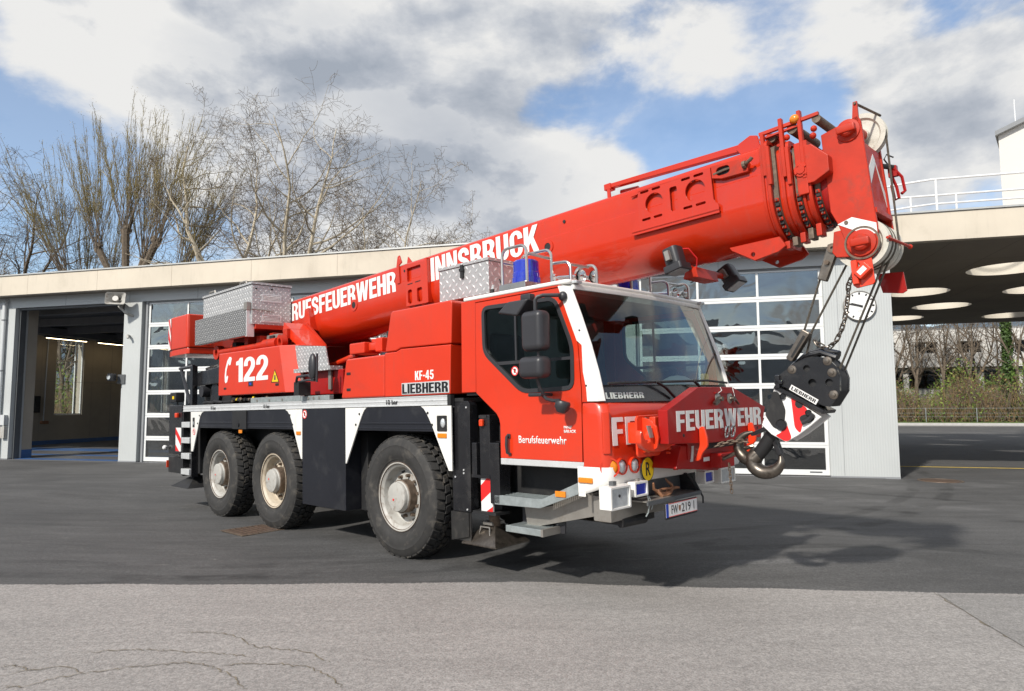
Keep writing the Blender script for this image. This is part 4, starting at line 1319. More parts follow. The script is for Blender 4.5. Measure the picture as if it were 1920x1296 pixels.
# ---- wheels
def make_wheel(rimmat):
    w = empty('wheel', CR)
    A = (0, -1, 0)
    c = (0, 0, 0)
    tyre = [(.347, -.052), (.352, -.034), (.372, -.030), (.378, -.022), (.40, -.016), (.405, -.012), (.45, -.002), (.49, 0), (.52, -.003), (.525, -.001), (.535, -.005), (.56, -.012), (.585, -.022), (.603, -.034), (.612, -.05), (.616, -.10),
            (.616, -.28), (.612, -.33), (.60, -.35), (.56, -.365), (.49, -.38), (.40, -.366), (.347, -.33)]
    MB().lathe(tyre, c, A, 72).build('tyre', 'rubber', w)
    m = MB()
    N = 40
    def P(a, h, r):
        return (r * math.sin(a), -h, r * math.cos(a))
    rows = [(-.030, -.115, .0, .030, .615, .640), (-.125, -.185, .022, -.004, .640, .642), (-.195, -.255, .004, .030, .642, .640), (-.265, -.350, -.028, .006, .640, .615)]
    for i in range(N):
        a0 = 2 * math.pi * i / N
        pa = 2 * math.pi / N
        for k, (h0, h1, s0, s1, ra, rb) in enumerate(rows):
            a = a0 + (k % 2) * pa * .45
            g = pa * .76
            lo = .596 if k in (0, 3) else .606
            m.hexa([P(a + s0, h0, lo), P(a + s0 + g, h0, lo), P(a + s1 + g, h1, lo), P(a + s1, h1, lo),
                    P(a + s0, h0, ra), P(a + s0 + g, h0, ra), P(a + s1 + g, h1, rb), P(a + s1, h1, rb)])
    m.build('tread', 'tread_rubber', w, bevel=.004, seg=1)
    rim = [(.353, -.04), (.353, -.029), (.346, -.026), (.334, -.030), (.326, -.044), (.308, -.054), (.300, -.066), (.294, -.12), (.280, -.150), (.262, -.158), (.215, -.148), (.19, -.142), (.17, -.142), (.165, -.15)]
    MB().lathe(rim, c, A, 48).build('rim', rimmat, w)
    MB().lathe([(.3555, -.036), (.3555, -.0275), (.3515, -.0255), (.3505, -.028)], c, A, 48).build('rust_line', 'rust', w)
    MB().lathe([(.336, -.0285), (.332, -.031), (.33, -.036)], c, A, 48).build('rust_line', 'rust', w)
    MB().lathe([(.168, -.15), (.163, -.10), (.158, -.04), (.156, -.035), (.149, -.03), (.149, -.003), (.143, .006), (.136, .008), (.0001, .009)], c, A, 36).build('hub_cap', 'rim_grey', w)
    MB().lathe([(.169, -.14), (.169, -.05), (.159, -.045)], c, A, 36).build('hub', 'dirty_steel', w)
    for k in range(10):
        a = R(36 * k + 10)
        MB().cyl((.208 * math.cos(a), .148, .208 * math.sin(a)), (.208 * math.cos(a), .105, .208 * math.sin(a)), .021, .017, n=6).build('wheel_nut', 'dirty_steel', w)
    for k in range(8):
        a = R(45 * k + 20)
        q = Matrix.Translation((.252 * math.cos(a), .157, .252 * math.sin(a))) @ Matrix.Rotation(-a, 4, 'Y')
        MB().box(-.012, .012, -.006, .008, -.03, .03, q).build('vent_slot', 'black_matt', w, bevel=.004, seg=1)
    MB().cyl((-.04, -.0085, -.03), (-.04, -.0125, -.03), .012, n=8).build('paint_spot', 'sign_red', w)
    return w
w0 = make_wheel('rim_grey'); w0.location = (0, YR, .612)
wb = make_wheel('rim_beige'); wb.location = (-2.72, YR, .612); wb.rotation_euler.y = R(63)
w2 = copy_tree(w0, CR, (-4.396, YR, .612)); w2.rotation_euler.y = R(24)
for x in (0, -2.72, -4.396):
    k = copy_tree(w0, CR, (x, YL, .612)); k.rotation_euler.z = math.pi

# ---- mud flap and black panel behind the front wheel
bp = MB().plate([(.825, .545), (1.075, .545), (1.085, 1.535), (1.06, 1.57), (.825, 1.575)], [], XZ(-1.2), 0, .10).build('side_plate', 'black_paint', CR, bevel=.006)
for x, z in ((.86, 1.52), (1.04, 1.51), (.99, .93), (.87, .86), (1.03, .57), (.99, .90)):
    MB().cyl((x, -1.2, z), (x, -1.206, z), .009, n=8).build('rivet', 'aluminium', bp)
mf = MB()
for k in range(18):
    x = .81 + k * .0135
    mf.box(x, x + .0085, -1.21, -1.185, .275 + k * .003, .54)
mf.box(.805, 1.055, -1.187, -1.175, .28, .54)
mf.build('mud_flap', 'rubber', CR)

# ---- front outrigger: guide posts, jack, reflective sleeve, foot plate
for side in (0, 1):
    f = (lambda y: y) if side == 0 else mir
    def bxy(x0, x1, y0, y1, z0, z1): return (x0, x1, min(f(y0), f(y1)), max(f(y0), f(y1)), z0, z1)
    og = MB().box(*bxy(1.14, 1.40, -1.10, -.6, .9, 1.2)).build('outrigger_beam', 'black_paint', CR, bevel=.01)
    MB().box(*bxy(1.10, 1.165, -1.2, -1.06, .87, 1.185)).box(*bxy(1.335, 1.46, -1.2, -1.06, .65, 1.19)).build('guide', 'black_paint', og, bevel=.008)
    MB().box(*bxy(1.185, 1.325, -1.18, -1.05, .86, 1.44)).build('jack_housing', 'black_paint', og, bevel=.012)
    MB().box(*bxy(1.10, 1.34, -1.205, -1.05, .87, .895)).build('jack_bracket', 'black_paint', og)
    MB().box(*bxy(1.20, 1.33, -1.17, -1.05, .57, .87)).build('jack_tube', 'black_paint', og)
    yy = -1.1725
    if side == 0:
        sl = MB().box(1.192, 1.342, -1.176, -1.16, .572, .895).build('reflective_sleeve', 'letter_white', og)
        for p in ([(1.192, .80), (1.192, .655), (1.342, .765), (1.342, .895), (1.305, .895)], [(1.262, .573), (1.342, .573), (1.342, .62)], ):
            MB().prism(p, XZ(-1.1765), 0, -.0015).build('red_stripe', 'sign_red', sl)
        MB().box(1.215, 1.265, -1.215, -1.18, 1.335, 1.40).build('side_lamp', 'red_lens', og, bevel=.012)
        MB().box(1.19, 1.29, -1.185, -1.17, 1.41, 1.435).build('lamp_bracket', 'black_matt', og)
    MB().cyl((1.18, f(-.99), .40), (1.24, f(-1.08), .60), .05, n=16).build('jack_rod', 'dirty_steel', og)
    MB().box(*bxy(1.10, 1.40, -1.2, -1.02, .545, .57)).build('foot_latch', 'black_matt', og)
    ft = MB()
    b, t = .225, .055
    cx, cy = 1.16, f(-.975)
    ft.hexa([(cx - b, cy - b, .268), (cx + b, cy - b, .268), (cx + b, cy + b, .268), (cx - b, cy + b, .268), (cx - t, cy - t, .43), (cx + t, cy - t, .43), (cx + t, cy + t, .43), (cx - t, cy + t, .43)])
    ft.box(cx - b, cx + b, cy - b, cy + b, .252, .268)
    ft.build('foot_plate', 'worn_steel', og, bevel=.004, seg=1)
    MB().box(cx - .06, cx + .06, cy - .10, cy + .06, .425, .455).tube([(cx - .07, cy - .14, .33), (cx - .06, cy - .13, .41), (cx + .06, cy - .13, .41), (cx + .07, cy - .14, .33)], .009, 6, closed=True).build('foot_handle', 'steel_sheet', og)

# ---- rear outrigger, ladder and tail lamps
ro = MB().box(-6.5, -5.93, -1.2, -1.05, .84, 1.645).build('rear_jack_housing', 'black_paint', CR, bevel=.01)
MB().box(-6.5, -5.93, YL - .2, YL - .05, .84, 1.645).build('rear_jack_housing', 'black_paint', CR, bevel=.01)
MB().box(-6.45, -5.75, -1.05, YL - .2, .8, 1.3).build('rear_beam', 'black_paint', CR, bevel=.01)
sl = MB().box(-6.16, -5.93, -1.212, -1.2, .89, 1.275).build('reflective_strip', 'letter_white', ro)
for p in ([(-6.16, 1.275), (-6.16, 1.17), (-5.93, .985), (-5.93, 1.10)], [(-6.16, 1.0), (-6.16, .892), (-6.0, .892)]):
    MB().prism(p, XZ(-1.2125), 0, -.0015).build('red_stripe', 'sign_red', sl)
MB().box(-6.13, -6.03, -1.25, -1.2, 1.44, 1.52).build('side_lamp', 'red_lens', ro, bevel=.015)
MB().box(-6.65, -6.0, -1.15, -1.0, .52, .78).build('tail_lamp_box', 'black_matt', CR, bevel=.01)
MB().box(-6.655, -6.63, -1.18, -1.1, .6, .72).build('tail_lamp', 'red_lens', CR)
wk = MB().box(-6.48, -6.22, -1.2, -1.05, 1.70, 1.86).build('work_lamp', 'black_matt', CR, bevel=.015)
MB().box(-6.36, -6.28, -1.205, -1.199, 1.75, 1.80).build('lamp_label', 'yellow', wk)
MB().cyl((-6.35, -1.12, 1.64), (-6.35, -1.12, 1.71), .012, n=6).build('lamp_stem', 'black_matt', wk)
MB().sphere((-6.56, -1.24, .94), .04, 12, 8).build('position_ball', 'letter_white', ro)
MB().cyl((-6.56, -1.24, .94), (-6.4, -1.2, .95), .01, n=6).build('ball_stem', 'black_matt', ro)
ld = MB().box(-5.90, -5.86, -1.2, -1.1, .5, 1.53).box(-5.54, -5.50, -1.2, -1.1, .5, 1.53).build('ladder', 'black_paint', CR)
for z in (.53, .78, 1.03, 1.28):
    MB().box(-5.865, -5.535, -1.23, -1.12, z, z + .09).build('rung', 'aluminium', ld, bevel=.004, seg=1)
MB().box(-5.93, -5.42, -1.1, -1.0, .55, 1.53).build('ladder_backing', 'black_matt', CR)
ft = MB()
cx, cy, b, t = -5.78, -1.0, .36, .06
ft.hexa([(cx - b, cy - b * .8, .33), (cx + b, cy - b * .8, .33), (cx + b, cy + b, .33), (cx - b, cy + b, .33), (cx - t, cy - t, .5), (cx + t, cy - t, .5), (cx + t, cy + t, .5), (cx - t, cy + t, .5)])
ft.build('foot_plate', 'black_matt', CR, bevel=.004, seg=1)
MB().cyl((cx, cy, .48), (cx, cy, .8), .05, n=12).build('jack_rod', 'dirty_steel', CR)

# ---- galvanised platform and steps under the door
pf = MB().plate([(1.388, .648), (1.93, .658), (2.345, .804), (2.345, .895), (1.955, .735), (1.388, .73)], [], XZ(-1.2), 0, .012).build('step_platform', 'galvanised', CR, bevel=.002, seg=1)
MB().hexa([(1.388, -1.19, .655), (1.95, -1.19, .665), (1.95, -.9, .665), (1.388, -.9, .655), (1.388, -1.19, .70), (1.95, -1.19, .715), (1.95, -.9, .715), (1.388, -.9, .70)]).build('tray', 'black_matt', pf)
for k in range(22):
    x = 1.40 + k * .0255
    MB().box(x, x + .006, -1.188, -.9, .70, .729).build('grating_bar', 'galvanised', pf)
for k in range(6):
    y = -1.18 + k * .05
    MB().box(1.39, 1.96, y, y + .005, .706, .731).build('cross_bar', 'galvanised', pf)
for k in range(16):
    x = 1.97 + k * .0235
    z = .735 + (x - 1.955) * .41
    MB().box(x, x + .006, -1.188, -.95, z - .03, z - .003).build('grating_bar', 'galvanised', pf)
o = marker(2.165, .793, .055, .024, -1.2); o.parent = pf
o.rotation_euler = (0, 0, 0)
st = MB()
for k in range(4):
    st.box(1.54, 1.945, -1.21 + k * .062, -1.21 + k * .062 + .03, .455, .478)
st.box(1.535, 1.95, -1.215, -1.19, .43, .485).box(1.535, 1.95, -1.0, -.975, .43, .485)
for k in range(13):
    st.box(1.545 + k * .032, 1.545 + k * .032 + .012, -1.2, -.98, .46, .484)
so = st.build('lower_step', 'galvanised', CR, bevel=.003, seg=1)
for x, w in ((1.54, .09), (1.955, .07)):
    MB().hexa([(x, -1.0, .43), (x + w, -1.0, .43), (x + w, -.985, .43), (x, -.985, .43), (x, -1.0, .66), (x + w + .02, -1.0, .66), (x + w + .02, -.985, .66), (x, -.985, .66)]).build('hanger', 'plastic', so)
MB().box(1.948, 1.975, -1.22, -.97, .43, .49).build('end_cap', 'steel_sheet', so)
# sheet metal apron under the bumper corner
ap = MB()
ap.add([(1.61, -1.05, .65), (1.646, -1.05, .447), (2.402, -1.05, .62), (2.375, -1.05, .80), (2.60, -.80, .85), (2.60, -.80, .64)], [(0, 1, 2, 3), (3, 2, 5, 4)])
ap.build('apron_sheet', 'steel_sheet', CR)
# ================================================================== cab
CAB = empty('cab', CR)
Y0 = YR
def sidep(name, poly, mat, holes=(), y=Y0, th=.03, par=CAB, bevel=.004):
    q = 1 if y < YC else -1
    return MB().plate(poly, holes, XZ(y), 0, th * q).build(name, mat, par, bevel=bevel, seg=1)
door = [(1.248, 2.462), (1.236, 1.640), (1.36, 1.548), (1.491, 1.453), (1.525, 1.405), (1.537, 1.355), (1.535, 1.066), (2.438, 1.066), (2.444, 1.347), (2.448, 1.636), (2.428, 2.0), (2.243, 2.468)]
win = rpoly([(1.33, 2.422), (2.218, 2.405), (2.392, 1.985), (2.385, 1.63), (1.805, 1.618), (1.335, 1.99)], .09, 4)
def inset(poly, d):
    c = Vector((sum(p[0] for p in poly) / len(poly), sum(p[1] for p in poly) / len(poly)))
    out = []
    n = len(poly)
    for i in range(n):
        a, b, e = Vector(poly[i - 1]), Vector(poly[i]), Vector(poly[(i + 1) % n])
        t = (e - a).normalized()
        nn = Vector((-t.y, t.x))
        if nn.dot(c - b) < 0: nn = -nn
        out.append(tuple(b + nn * d))
    return out
win2 = inset(win, .035)
for y in (YR, YL):
    q = 1 if y < YC else -1
    d_ = sidep('door', door, 'red', [inset(win, .006)], y)
    MB().plate(win, [win2], XZ(y), -.008 * q, .02 * q).build('window_seal', 'plastic', d_, bevel=.003, seg=1)
    MB().plate(inset(win, .033), [], XZ(y + .012 * q), 0, .006 * q).build('side_window', 'cab_glass', d_)
    MB().prism([(1.50, 1.905), (2.36, 1.90), (2.36, 1.876), (1.53, 1.876)], XZ(y), .002 * q, .022 * q).build('window_bar', 'plastic', d_)
    MB().box(1.735, 1.755, min(y + .002 * q, y + .02 * q), max(y + .002 * q, y + .02 * q), 1.9, 2.39).build('window_post', 'plastic', d_)
    sidep('cab_rear_panel', [(1.05, 2.492), (1.241, 2.492), (1.228, 1.646), (1.035, 1.646)], 'red', y=y)
    sidep('roof_header', [(1.243, 2.468), (2.243, 2.475), (2.27, 2.492), (1.243, 2.492)], 'red', y=y)
    sidep('door_sill', [(1.53, 1.008), (2.44, 1.012), (2.462, 1.063), (1.53, 1.063)], 'aluminium', y=y, th=.02)
    sidep('corner_filler', [(2.434, 2.0), (2.475, 1.98), (2.478, 1.77), (2.512, 1.53), (2.452, 1.53), (2.454, 1.636)], 'red', y=y)
no_sign(1.72, 1.815, .042, YR + .011, CAB)
# handle, lettering
hd = MB().tube([(1.638, YR - .006, 1.265), (1.64, YR - .03, 1.25), (1.638, YR - .034, 1.18), (1.642, YR - .03, 1.115), (1.66, YR - .006, 1.10)], .013, 8).build('door_handle', 'plastic', CAB)
MB().box(1.622, 1.662, YR - .012, YR, 1.235, 1.275).build('lock', 'plastic', hd, bevel=.006)
sw = lambda u, v, w: (u, YR - .0006 - w, v)
text('door_lettering', 'Berufsfeuerwehr', (1.755, 2.285, 1.197, 1.262), sw, 'letter_white', CAB, .012, .0015)
text('city_lettering', "INNS'", (2.262, 2.345, 1.322, 1.347), sw, 'letter_white', CAB, .03, .0015)
text('city_lettering', "BRUCK", (2.262, 2.388, 1.290, 1.315), sw, 'letter_white', CAB, .03, .0015)

# shell: rear wall, floor, core behind the front
MB().box(1.04, 1.07, YR + .03, YL - .03, 1.646, 2.49).build('rear_wall', 'red', CAB)
MB().box(1.56, 2.55, YR + .032, YL - .032, 1.10, 1.14).build('cab_floor', 'interior_dark', CAB)
MB().box(1.071, 1.555, YR + .032, YL - .032, 1.62, 1.645).build('bench_floor', 'interior_dark', CAB)
MB().box(1.555, 1.575, YR + .032, YL - .032, 1.0, 1.645).build('floor_riser', 'black_matt', CAB)
MB().box(1.075, 1.10, YR + .04, YL - .04, 1.65, 2.48).build('rear_lining', 'interior', CAB)
MB().box(1.1, 2.34, YR + .04, YL - .04, 2.45, 2.47).build('head_lining', 'interior', CAB)
# roof cap
def planpath(x_f, y_r, y_l, rad, x_s, bulge=.02, n=6):
    """outline seen from above: along the right side, round the front, back along the left side"""
    p = [(x_s, y_r), (x_f - rad, y_r)]
    p += [(x_f - rad + rad * math.sin(R(90 * k / n)), y_r + rad - rad * math.cos(R(90 * k / n))) for k in range(1, n + 1)]
    m = 8
    for k in range(1, m):
        t = k / m
        p.append((x_f + bulge * math.sin(math.pi * t), y_r + rad + (y_l - y_r - 2 * rad) * t))
    p += [(x_f - rad + rad * math.cos(R(90 * k / n)), y_l - rad + rad * math.sin(R(90 * k / n))) for k in range(0, n)]
    p += [(x_f - rad, y_l), (x_s, y_l)]
    return p
rp = planpath(2.355, YR - .006, YL - .01, .05, 1.085, .035)
MB().prism(rp, XY(), 2.492, 2.530).build('roof', 'white_paint', CAB, bevel=.014, seg=3)
MB().prism(planpath(2.365, YR + .05, YL - .06, .03, 2.22, .035), XY(), 2.448, 2.4915).build('roof_front', 'white_paint', CAB, bevel=.008)
for y in (YR + .08, YL - .10):
    MB().box(2.33, 2.40, y - .03, y + .045, 2.495, 2.52).build('position_lamp', 'clear_lens', CAB, bevel=.006)

# swept front: red panel above, white bumper below
def sweep(levels, path_fn, name, mat, par=CAB, smooth=40):
    rows = []
    for z, off in levels:
        rows.append([(x, y, z(x, y) if callable(z) else z) for x, y in path_fn(off)])
    n = len(rows[0])
    vs = [p for r_ in rows for p in r_]
    fs = [(i * n + k, i * n + k + 1, (i + 1) * n + k + 1, (i + 1) * n + k) for i in range(len(rows) - 1) for k in range(n - 1)]
    return MB().add(vs, fs).build(name, mat, par, smooth=smooth)
fp = sweep([(1.03, 0), (1.10, 0), (1.25, .004), (1.42, .012), (1.50, .03), (1.528, .06)], lambda o: planpath(2.685 - o, YR + o * .25, YL - o * .25, .085, 2.452, .02), 'front_panel', 'red')
fp.data.materials.append(M['red'])
def bz(x, y):
    t = sstep(2.40, 2.68, x)
    return .80 + .085 * t
bmp = sweep([(bz, .03), (lambda x, y: bz(x, y) + .008, .008), (lambda x, y: bz(x, y) + .03, 0), (.98, -.004), (1.031, -.002)], lambda o: planpath(2.69 - o, YR + o * .4 - .002, YL - o * .4 + .002, .085, 2.39, .02), 'bumper', 'white_paint')
MB().add([(2.39, YR, .98), (2.39, YR, .80), (2.43, YR, 1.03), (2.46, YR, 1.03), (2.46, YR, .80), (2.39, YR + .01, .98), (2.39, YR + .01, .80)], [(0, 1, 4, 3, 2)]).build('bumper_corner', 'white_paint', CAB)
MB().box(2.36, 2.60, YR + .05, YL - .05, .9, 1.5).build('front_core', 'black_matt', CAB)
MB().box(2.38, 2.66, YR + .06, YL - .06, .885, .905).build('bumper_floor', 'black_matt', CAB)
# vertical groove in the front panel corner
MB().box(-.02, .02, -.03, .03, 1.13, 1.46, Matrix.Translation((2.655, -1.222, 0)) @ Matrix.Rotation(R(-45), 4, 'Z')).build('corner_groove', 'red', CAB, bevel=.012, seg=2)
sl_ = MB().box(2.40, 2.54, YR - .018, YR - .001, .905, .948).build('turn_signal', 'orange_lens', CAB, bevel=.012, seg=3)

# round lamps in the bumper
def round_lamp(x, y, z, r, lens, yaw, name):
    ax = Vector((math.cos(yaw), -math.sin(yaw), 0))
    c = Vector((x, y, z))
    o = MB().lathe([(r * 1.02, .012), (r * 1.22, .012), (r * 1.25, -.01), (r, -.03), (r * .98, -.03)], c, ax, 28).build(name, 'red', CAB)
    MB().lathe([(.0001, .014), (r * .5, .012), (r * .9, .004), (r, -.004)], c, ax, 28).build('lens', lens, o)
    MB().lathe([(.0001, .0150), (r * .12, .0149)], c, ax, 12).build('bulb', 'clear_lens', o)
round_lamp(2.662, -1.200, 1.028, .062, 'orange_lens', R(48), 'indicator')
round_lamp(2.698, -1.095, 1.030, .052, 'clear_lens', R(2), 'headlight')
round_lamp(2.706, -.935, 1.030, .052, 'clear_lens', R(2), 'headlight')
for y, l in ((-.9, 'clear_lens'), (-1.062, 'clear_lens')):
    round_lamp(2.70, mir(y), 1.03, .052, l, R(-2), 'headlight')
fw = lambda x0: (lambda u, v, w: (x0 + w, u, v))
# FE... lettering on the front panel (its rest is hidden by the stowed hook)
block_text('front_lettering', 'FEU', (-1.180, -.66, 1.192, 1.408), lambda u, v, w: (2.688 + .02 * math.sin(math.pi * max(0, u + 1.165) / 2.02) - max(0, v - 1.1) * .035 + w, u, v), 'letter_white', CAB, .09, .003)
# yellow R disc
rd = MB().prism(circ(-.775, .985, .088, 32, .098), YZ(2.720), 0, .004).build('route_sign', 'black_matt', CAB)
MB().prism(circ(-.775, .985, .081, 32, .091), YZ(2.724), 0, .0012).build('disc', 'yellow', rd)
text('letter', 'R', (-.808, -.743, .935, 1.04), fw(2.7255), 'black_matt', rd, .01, .0015)

# windscreen and lower black band
def glass_strip(name, mat, lo, hi, n=14, par=CAB):
    """lo/hi: (x at sides, bulge, y0, y1, z)"""
    vs, fs = [], []
    for (x, b, y0, y1, z) in (lo, hi):
        for k in range(n + 1):
            t = k / n
            vs.append((x + b * math.sin(math.pi * t), y0 + (y1 - y0) * t, z))
    fs = [(k, k + 1, n + 2 + k, n + 1 + k) for k in range(n)]
    return MB().add(vs, fs).build(name, mat, par)
ws = glass_strip('windscreen', 'screen_glass', (2.60, .05, -1.185, .85, 1.66), (2.352, .05, -1.185, .82, 2.452))
wb_ = glass_strip('windscreen_band', 'black_paint', (2.63, .05, -1.19, .86, 1.525), (2.60, .05, -1.187, .852, 1.662))
block_text('maker_lettering', 'LIEBHERR', (-1.17, -.69, 1.553, 1.602), lambda u, v, w: (2.632 + .05 * math.sin(math.pi * (u + 1.19) / 2.05) - (v - 1.53) * .22 + w, u, v), 'letter_grey', wb_, .09, .002)
# pillars
def pillar_strip(name, left, right, mat, ysign, par=CAB):
    yr = YR if ysign < 0 else YL
    q = 1 if ysign < 0 else -1
    vs, fs = [], []
    for (xl, zl), (xr, zr) in zip(left, right):
        vs += [(xl, yr - .003 * q, zl), (xr - .035, yr - .004 * q, (zl + zr) / 2), (xr, yr + .055 * q, zr), (xr - .02, yr + .085 * q, zr), (xl, yr + .03 * q, zl)]
    n = len(left)
    for i in range(n - 1):
        fs += [(i * 5 + k, i * 5 + (k + 1) % 5, (i + 1) * 5 + (k + 1) % 5, (i + 1) * 5 + k) for k in range(5)]
    fs += [(0, 1, 2, 3, 4), tuple((n - 1) * 5 + k for k in (4, 3, 2, 1, 0))]
    return MB().add(vs, fs).build(name, mat, par, bevel=.004, seg=1)
pl = [(2.24, 2.485), (2.33, 2.245), (2.421, 2.019), (2.469, 1.981), (2.472, 1.771), (2.500, 1.634), (2.505, 1.535)]
prt = [(2.345, 2.475), (2.44, 2.235), (2.53, 1.985), (2.540, 1.95), (2.595, 1.766), (2.628, 1.62), (2.645, 1.535)]
for sgn in (-1, 1):
    o = pillar_strip('windscreen_pillar', pl, prt, 'white_paint', sgn)
    if sgn < 0:
        for x, z in ((2.455, 2.10), (2.505, 1.66)):
            MB().cyl((x, YR - .002, z), (x, YR - .007, z), .008, n=8).build('screw', 'black_matt', o)
# wipers
wp = MB().tube([(2.64, -1.15, 1.672), (2.69, -.5, 1.685), (2.705, -.1, 1.692)], .011, 6).build('wiper', 'black_matt', CAB)
MB().tube([(2.70, -.28, 1.555), (2.70, -.42, 1.64), (2.695, -.55, 1.688)], .013, 6).build('wiper_arm', 'black_matt', wp)
wp = MB().tube([(2.70, -.22, 1.690), (2.70, .3, 1.70), (2.65, .78, 1.682)], .011, 6).build('wiper', 'black_matt', CAB)
MB().tube([(2.70, .25, 1.555), (2.70, .15, 1.65), (2.705, .05, 1.697)], .013, 6).build('wiper_arm', 'black_matt', wp)
# interior
MB().hexa([(2.15, YR + .06, 1.3), (2.58, YR + .06, 1.3), (2.58, YL - .06, 1.3), (2.15, YL - .06, 1.3), (2.24, YR + .06, 1.60), (2.56, YR + .06, 1.635), (2.56, YL - .06, 1.635), (2.24, YL - .06, 1.60)]).build('dashboard', 'interior', CAB, bevel=.03, seg=2)
MB().sphere((2.36, .35, 1.60), .3, 16, 8, (.5, 1.0, .55)).build('instrument_hood', 'interior', CAB)
sw_ = MB()
cst = Vector((2.08, .42, 1.72)); ax = Vector((-.55, 0, .83)).normalized(); q_ = ax.to_track_quat('Z', 'Y')
sw_.tube([cst + q_ @ Vector((.22 * math.cos(a), .22 * math.sin(a), 0)) for a in [2 * math.pi * k / 28 for k in range(28)]], .016, 8, closed=True)
for a in (0, 2.1, 4.2):
    sw_.cyl(cst, cst + q_ @ Vector((.21 * math.cos(a), .21 * math.sin(a), 0)), .014, n=6)
sw_.cyl(cst, cst - ax * .3, .03, n=10)
sw_.build('steering_wheel', 'interior_dark', CAB)
for y in (-.85, .42):
    s_ = MB().box(1.35, 1.85, y - .24, y + .24, 1.42, 1.55).build('seat', 'interior_dark', CAB, bevel=.05, seg=3)
    MB().hexa([(1.27, y - .23, 1.5), (1.39, y - .23, 1.5), (1.39, y + .23, 1.5), (1.27, y + .23, 1.5), (1.17, y - .2, 2.2), (1.27, y - .2, 2.2), (1.27, y + .2, 2.2), (1.17, y + .2, 2.2)]).build('backrest', 'interior_dark', s_, bevel=.04, seg=3)
    MB().box(1.45, 1.75, y - .2, y + .2, 1.14, 1.42).build('seat_base', 'interior_dark', s_)
MB().box(2.46, 2.50, .60, .72, 1.66, 1.78).build('warning_vest', 'yellow', CAB, bevel=.02)

# mirrors on the right side
mr = empty('mirror_set', CAB)
MB().box(2.06, 2.285, -1.53, -1.38, 1.945, 2.27).build('main_mirror', 'plastic', mr, bevel=.05, seg=4)
MB().box(2.03, 2.285, -1.54, -1.38, 1.73, 1.905).build('wide_mirror', 'plastic', mr, bevel=.05, seg=4)
MB().tube([(2.19, -1.45, 1.9), (2.19, -1.45, 1.96)], .012, 8).build('joint', 'plastic', mr)
MB().tube([(2.16, -1.44, 2.26), (2.16, -1.44, 2.36), (2.175, -1.43, 2.385), (2.21, -1.40, 2.397), (2.30, -1.32, 2.395), (2.31, -1.26, 2.39)], .016, 10).build('upper_arm', 'plastic', mr)
MB().sphere((2.31, -1.27, 2.39), .04, 12, 8, (1, .8, 1)).build('arm_boss', 'plastic', mr)
fl = MB().hexa([(1.79, -1.52, 2.285), (2.02, -1.52, 2.24), (2.05, -1.32, 2.25), (1.83, -1.32, 2.29), (1.90, -1.50, 2.375), (2.135, -1.50, 2.375), (2.14, -1.36, 2.36), (1.92, -1.36, 2.36)]).build('kerb_mirror', 'plastic', mr, bevel=.02, seg=3)
MB().box(2.02, 2.13, -1.47, -1.40, 2.36, 2.42).build('kerb_clamp', 'plastic', mr, bevel=.012)
MB().tube([(2.16, -1.45, 1.75), (2.165, -1.42, 1.66), (2.17, -1.38, 1.60)], .013, 8).build('lower_arm', 'plastic', mr)
MB().tube([(2.17, -1.40, 1.60), (2.20, -1.38, 1.565), (2.26, -1.37, 1.55), (2.33, -1.37, 1.55)], .014, 8).build('near_arm', 'plastic', mr)
MB().tube([(2.17, -1.40, 1.60), (2.15, -1.30, 1.60), (2.14, -1.25, 1.60)], .014, 8).build('near_arm', 'plastic', mr)
MB().box(2.05, 2.19, -1.44, -1.36, 1.585, 1.615).build('arm_clamp', 'plastic', mr, bevel=.01)
MB().lathe([(.0001, -.05), (.035, -.045), (.06, -.01), (.062, .03), (.055, .045), (.0001, .05)], (2.35, -1.37, 1.50), (.25, .1, 1), 18).build('near_mirror', 'plastic', mr)

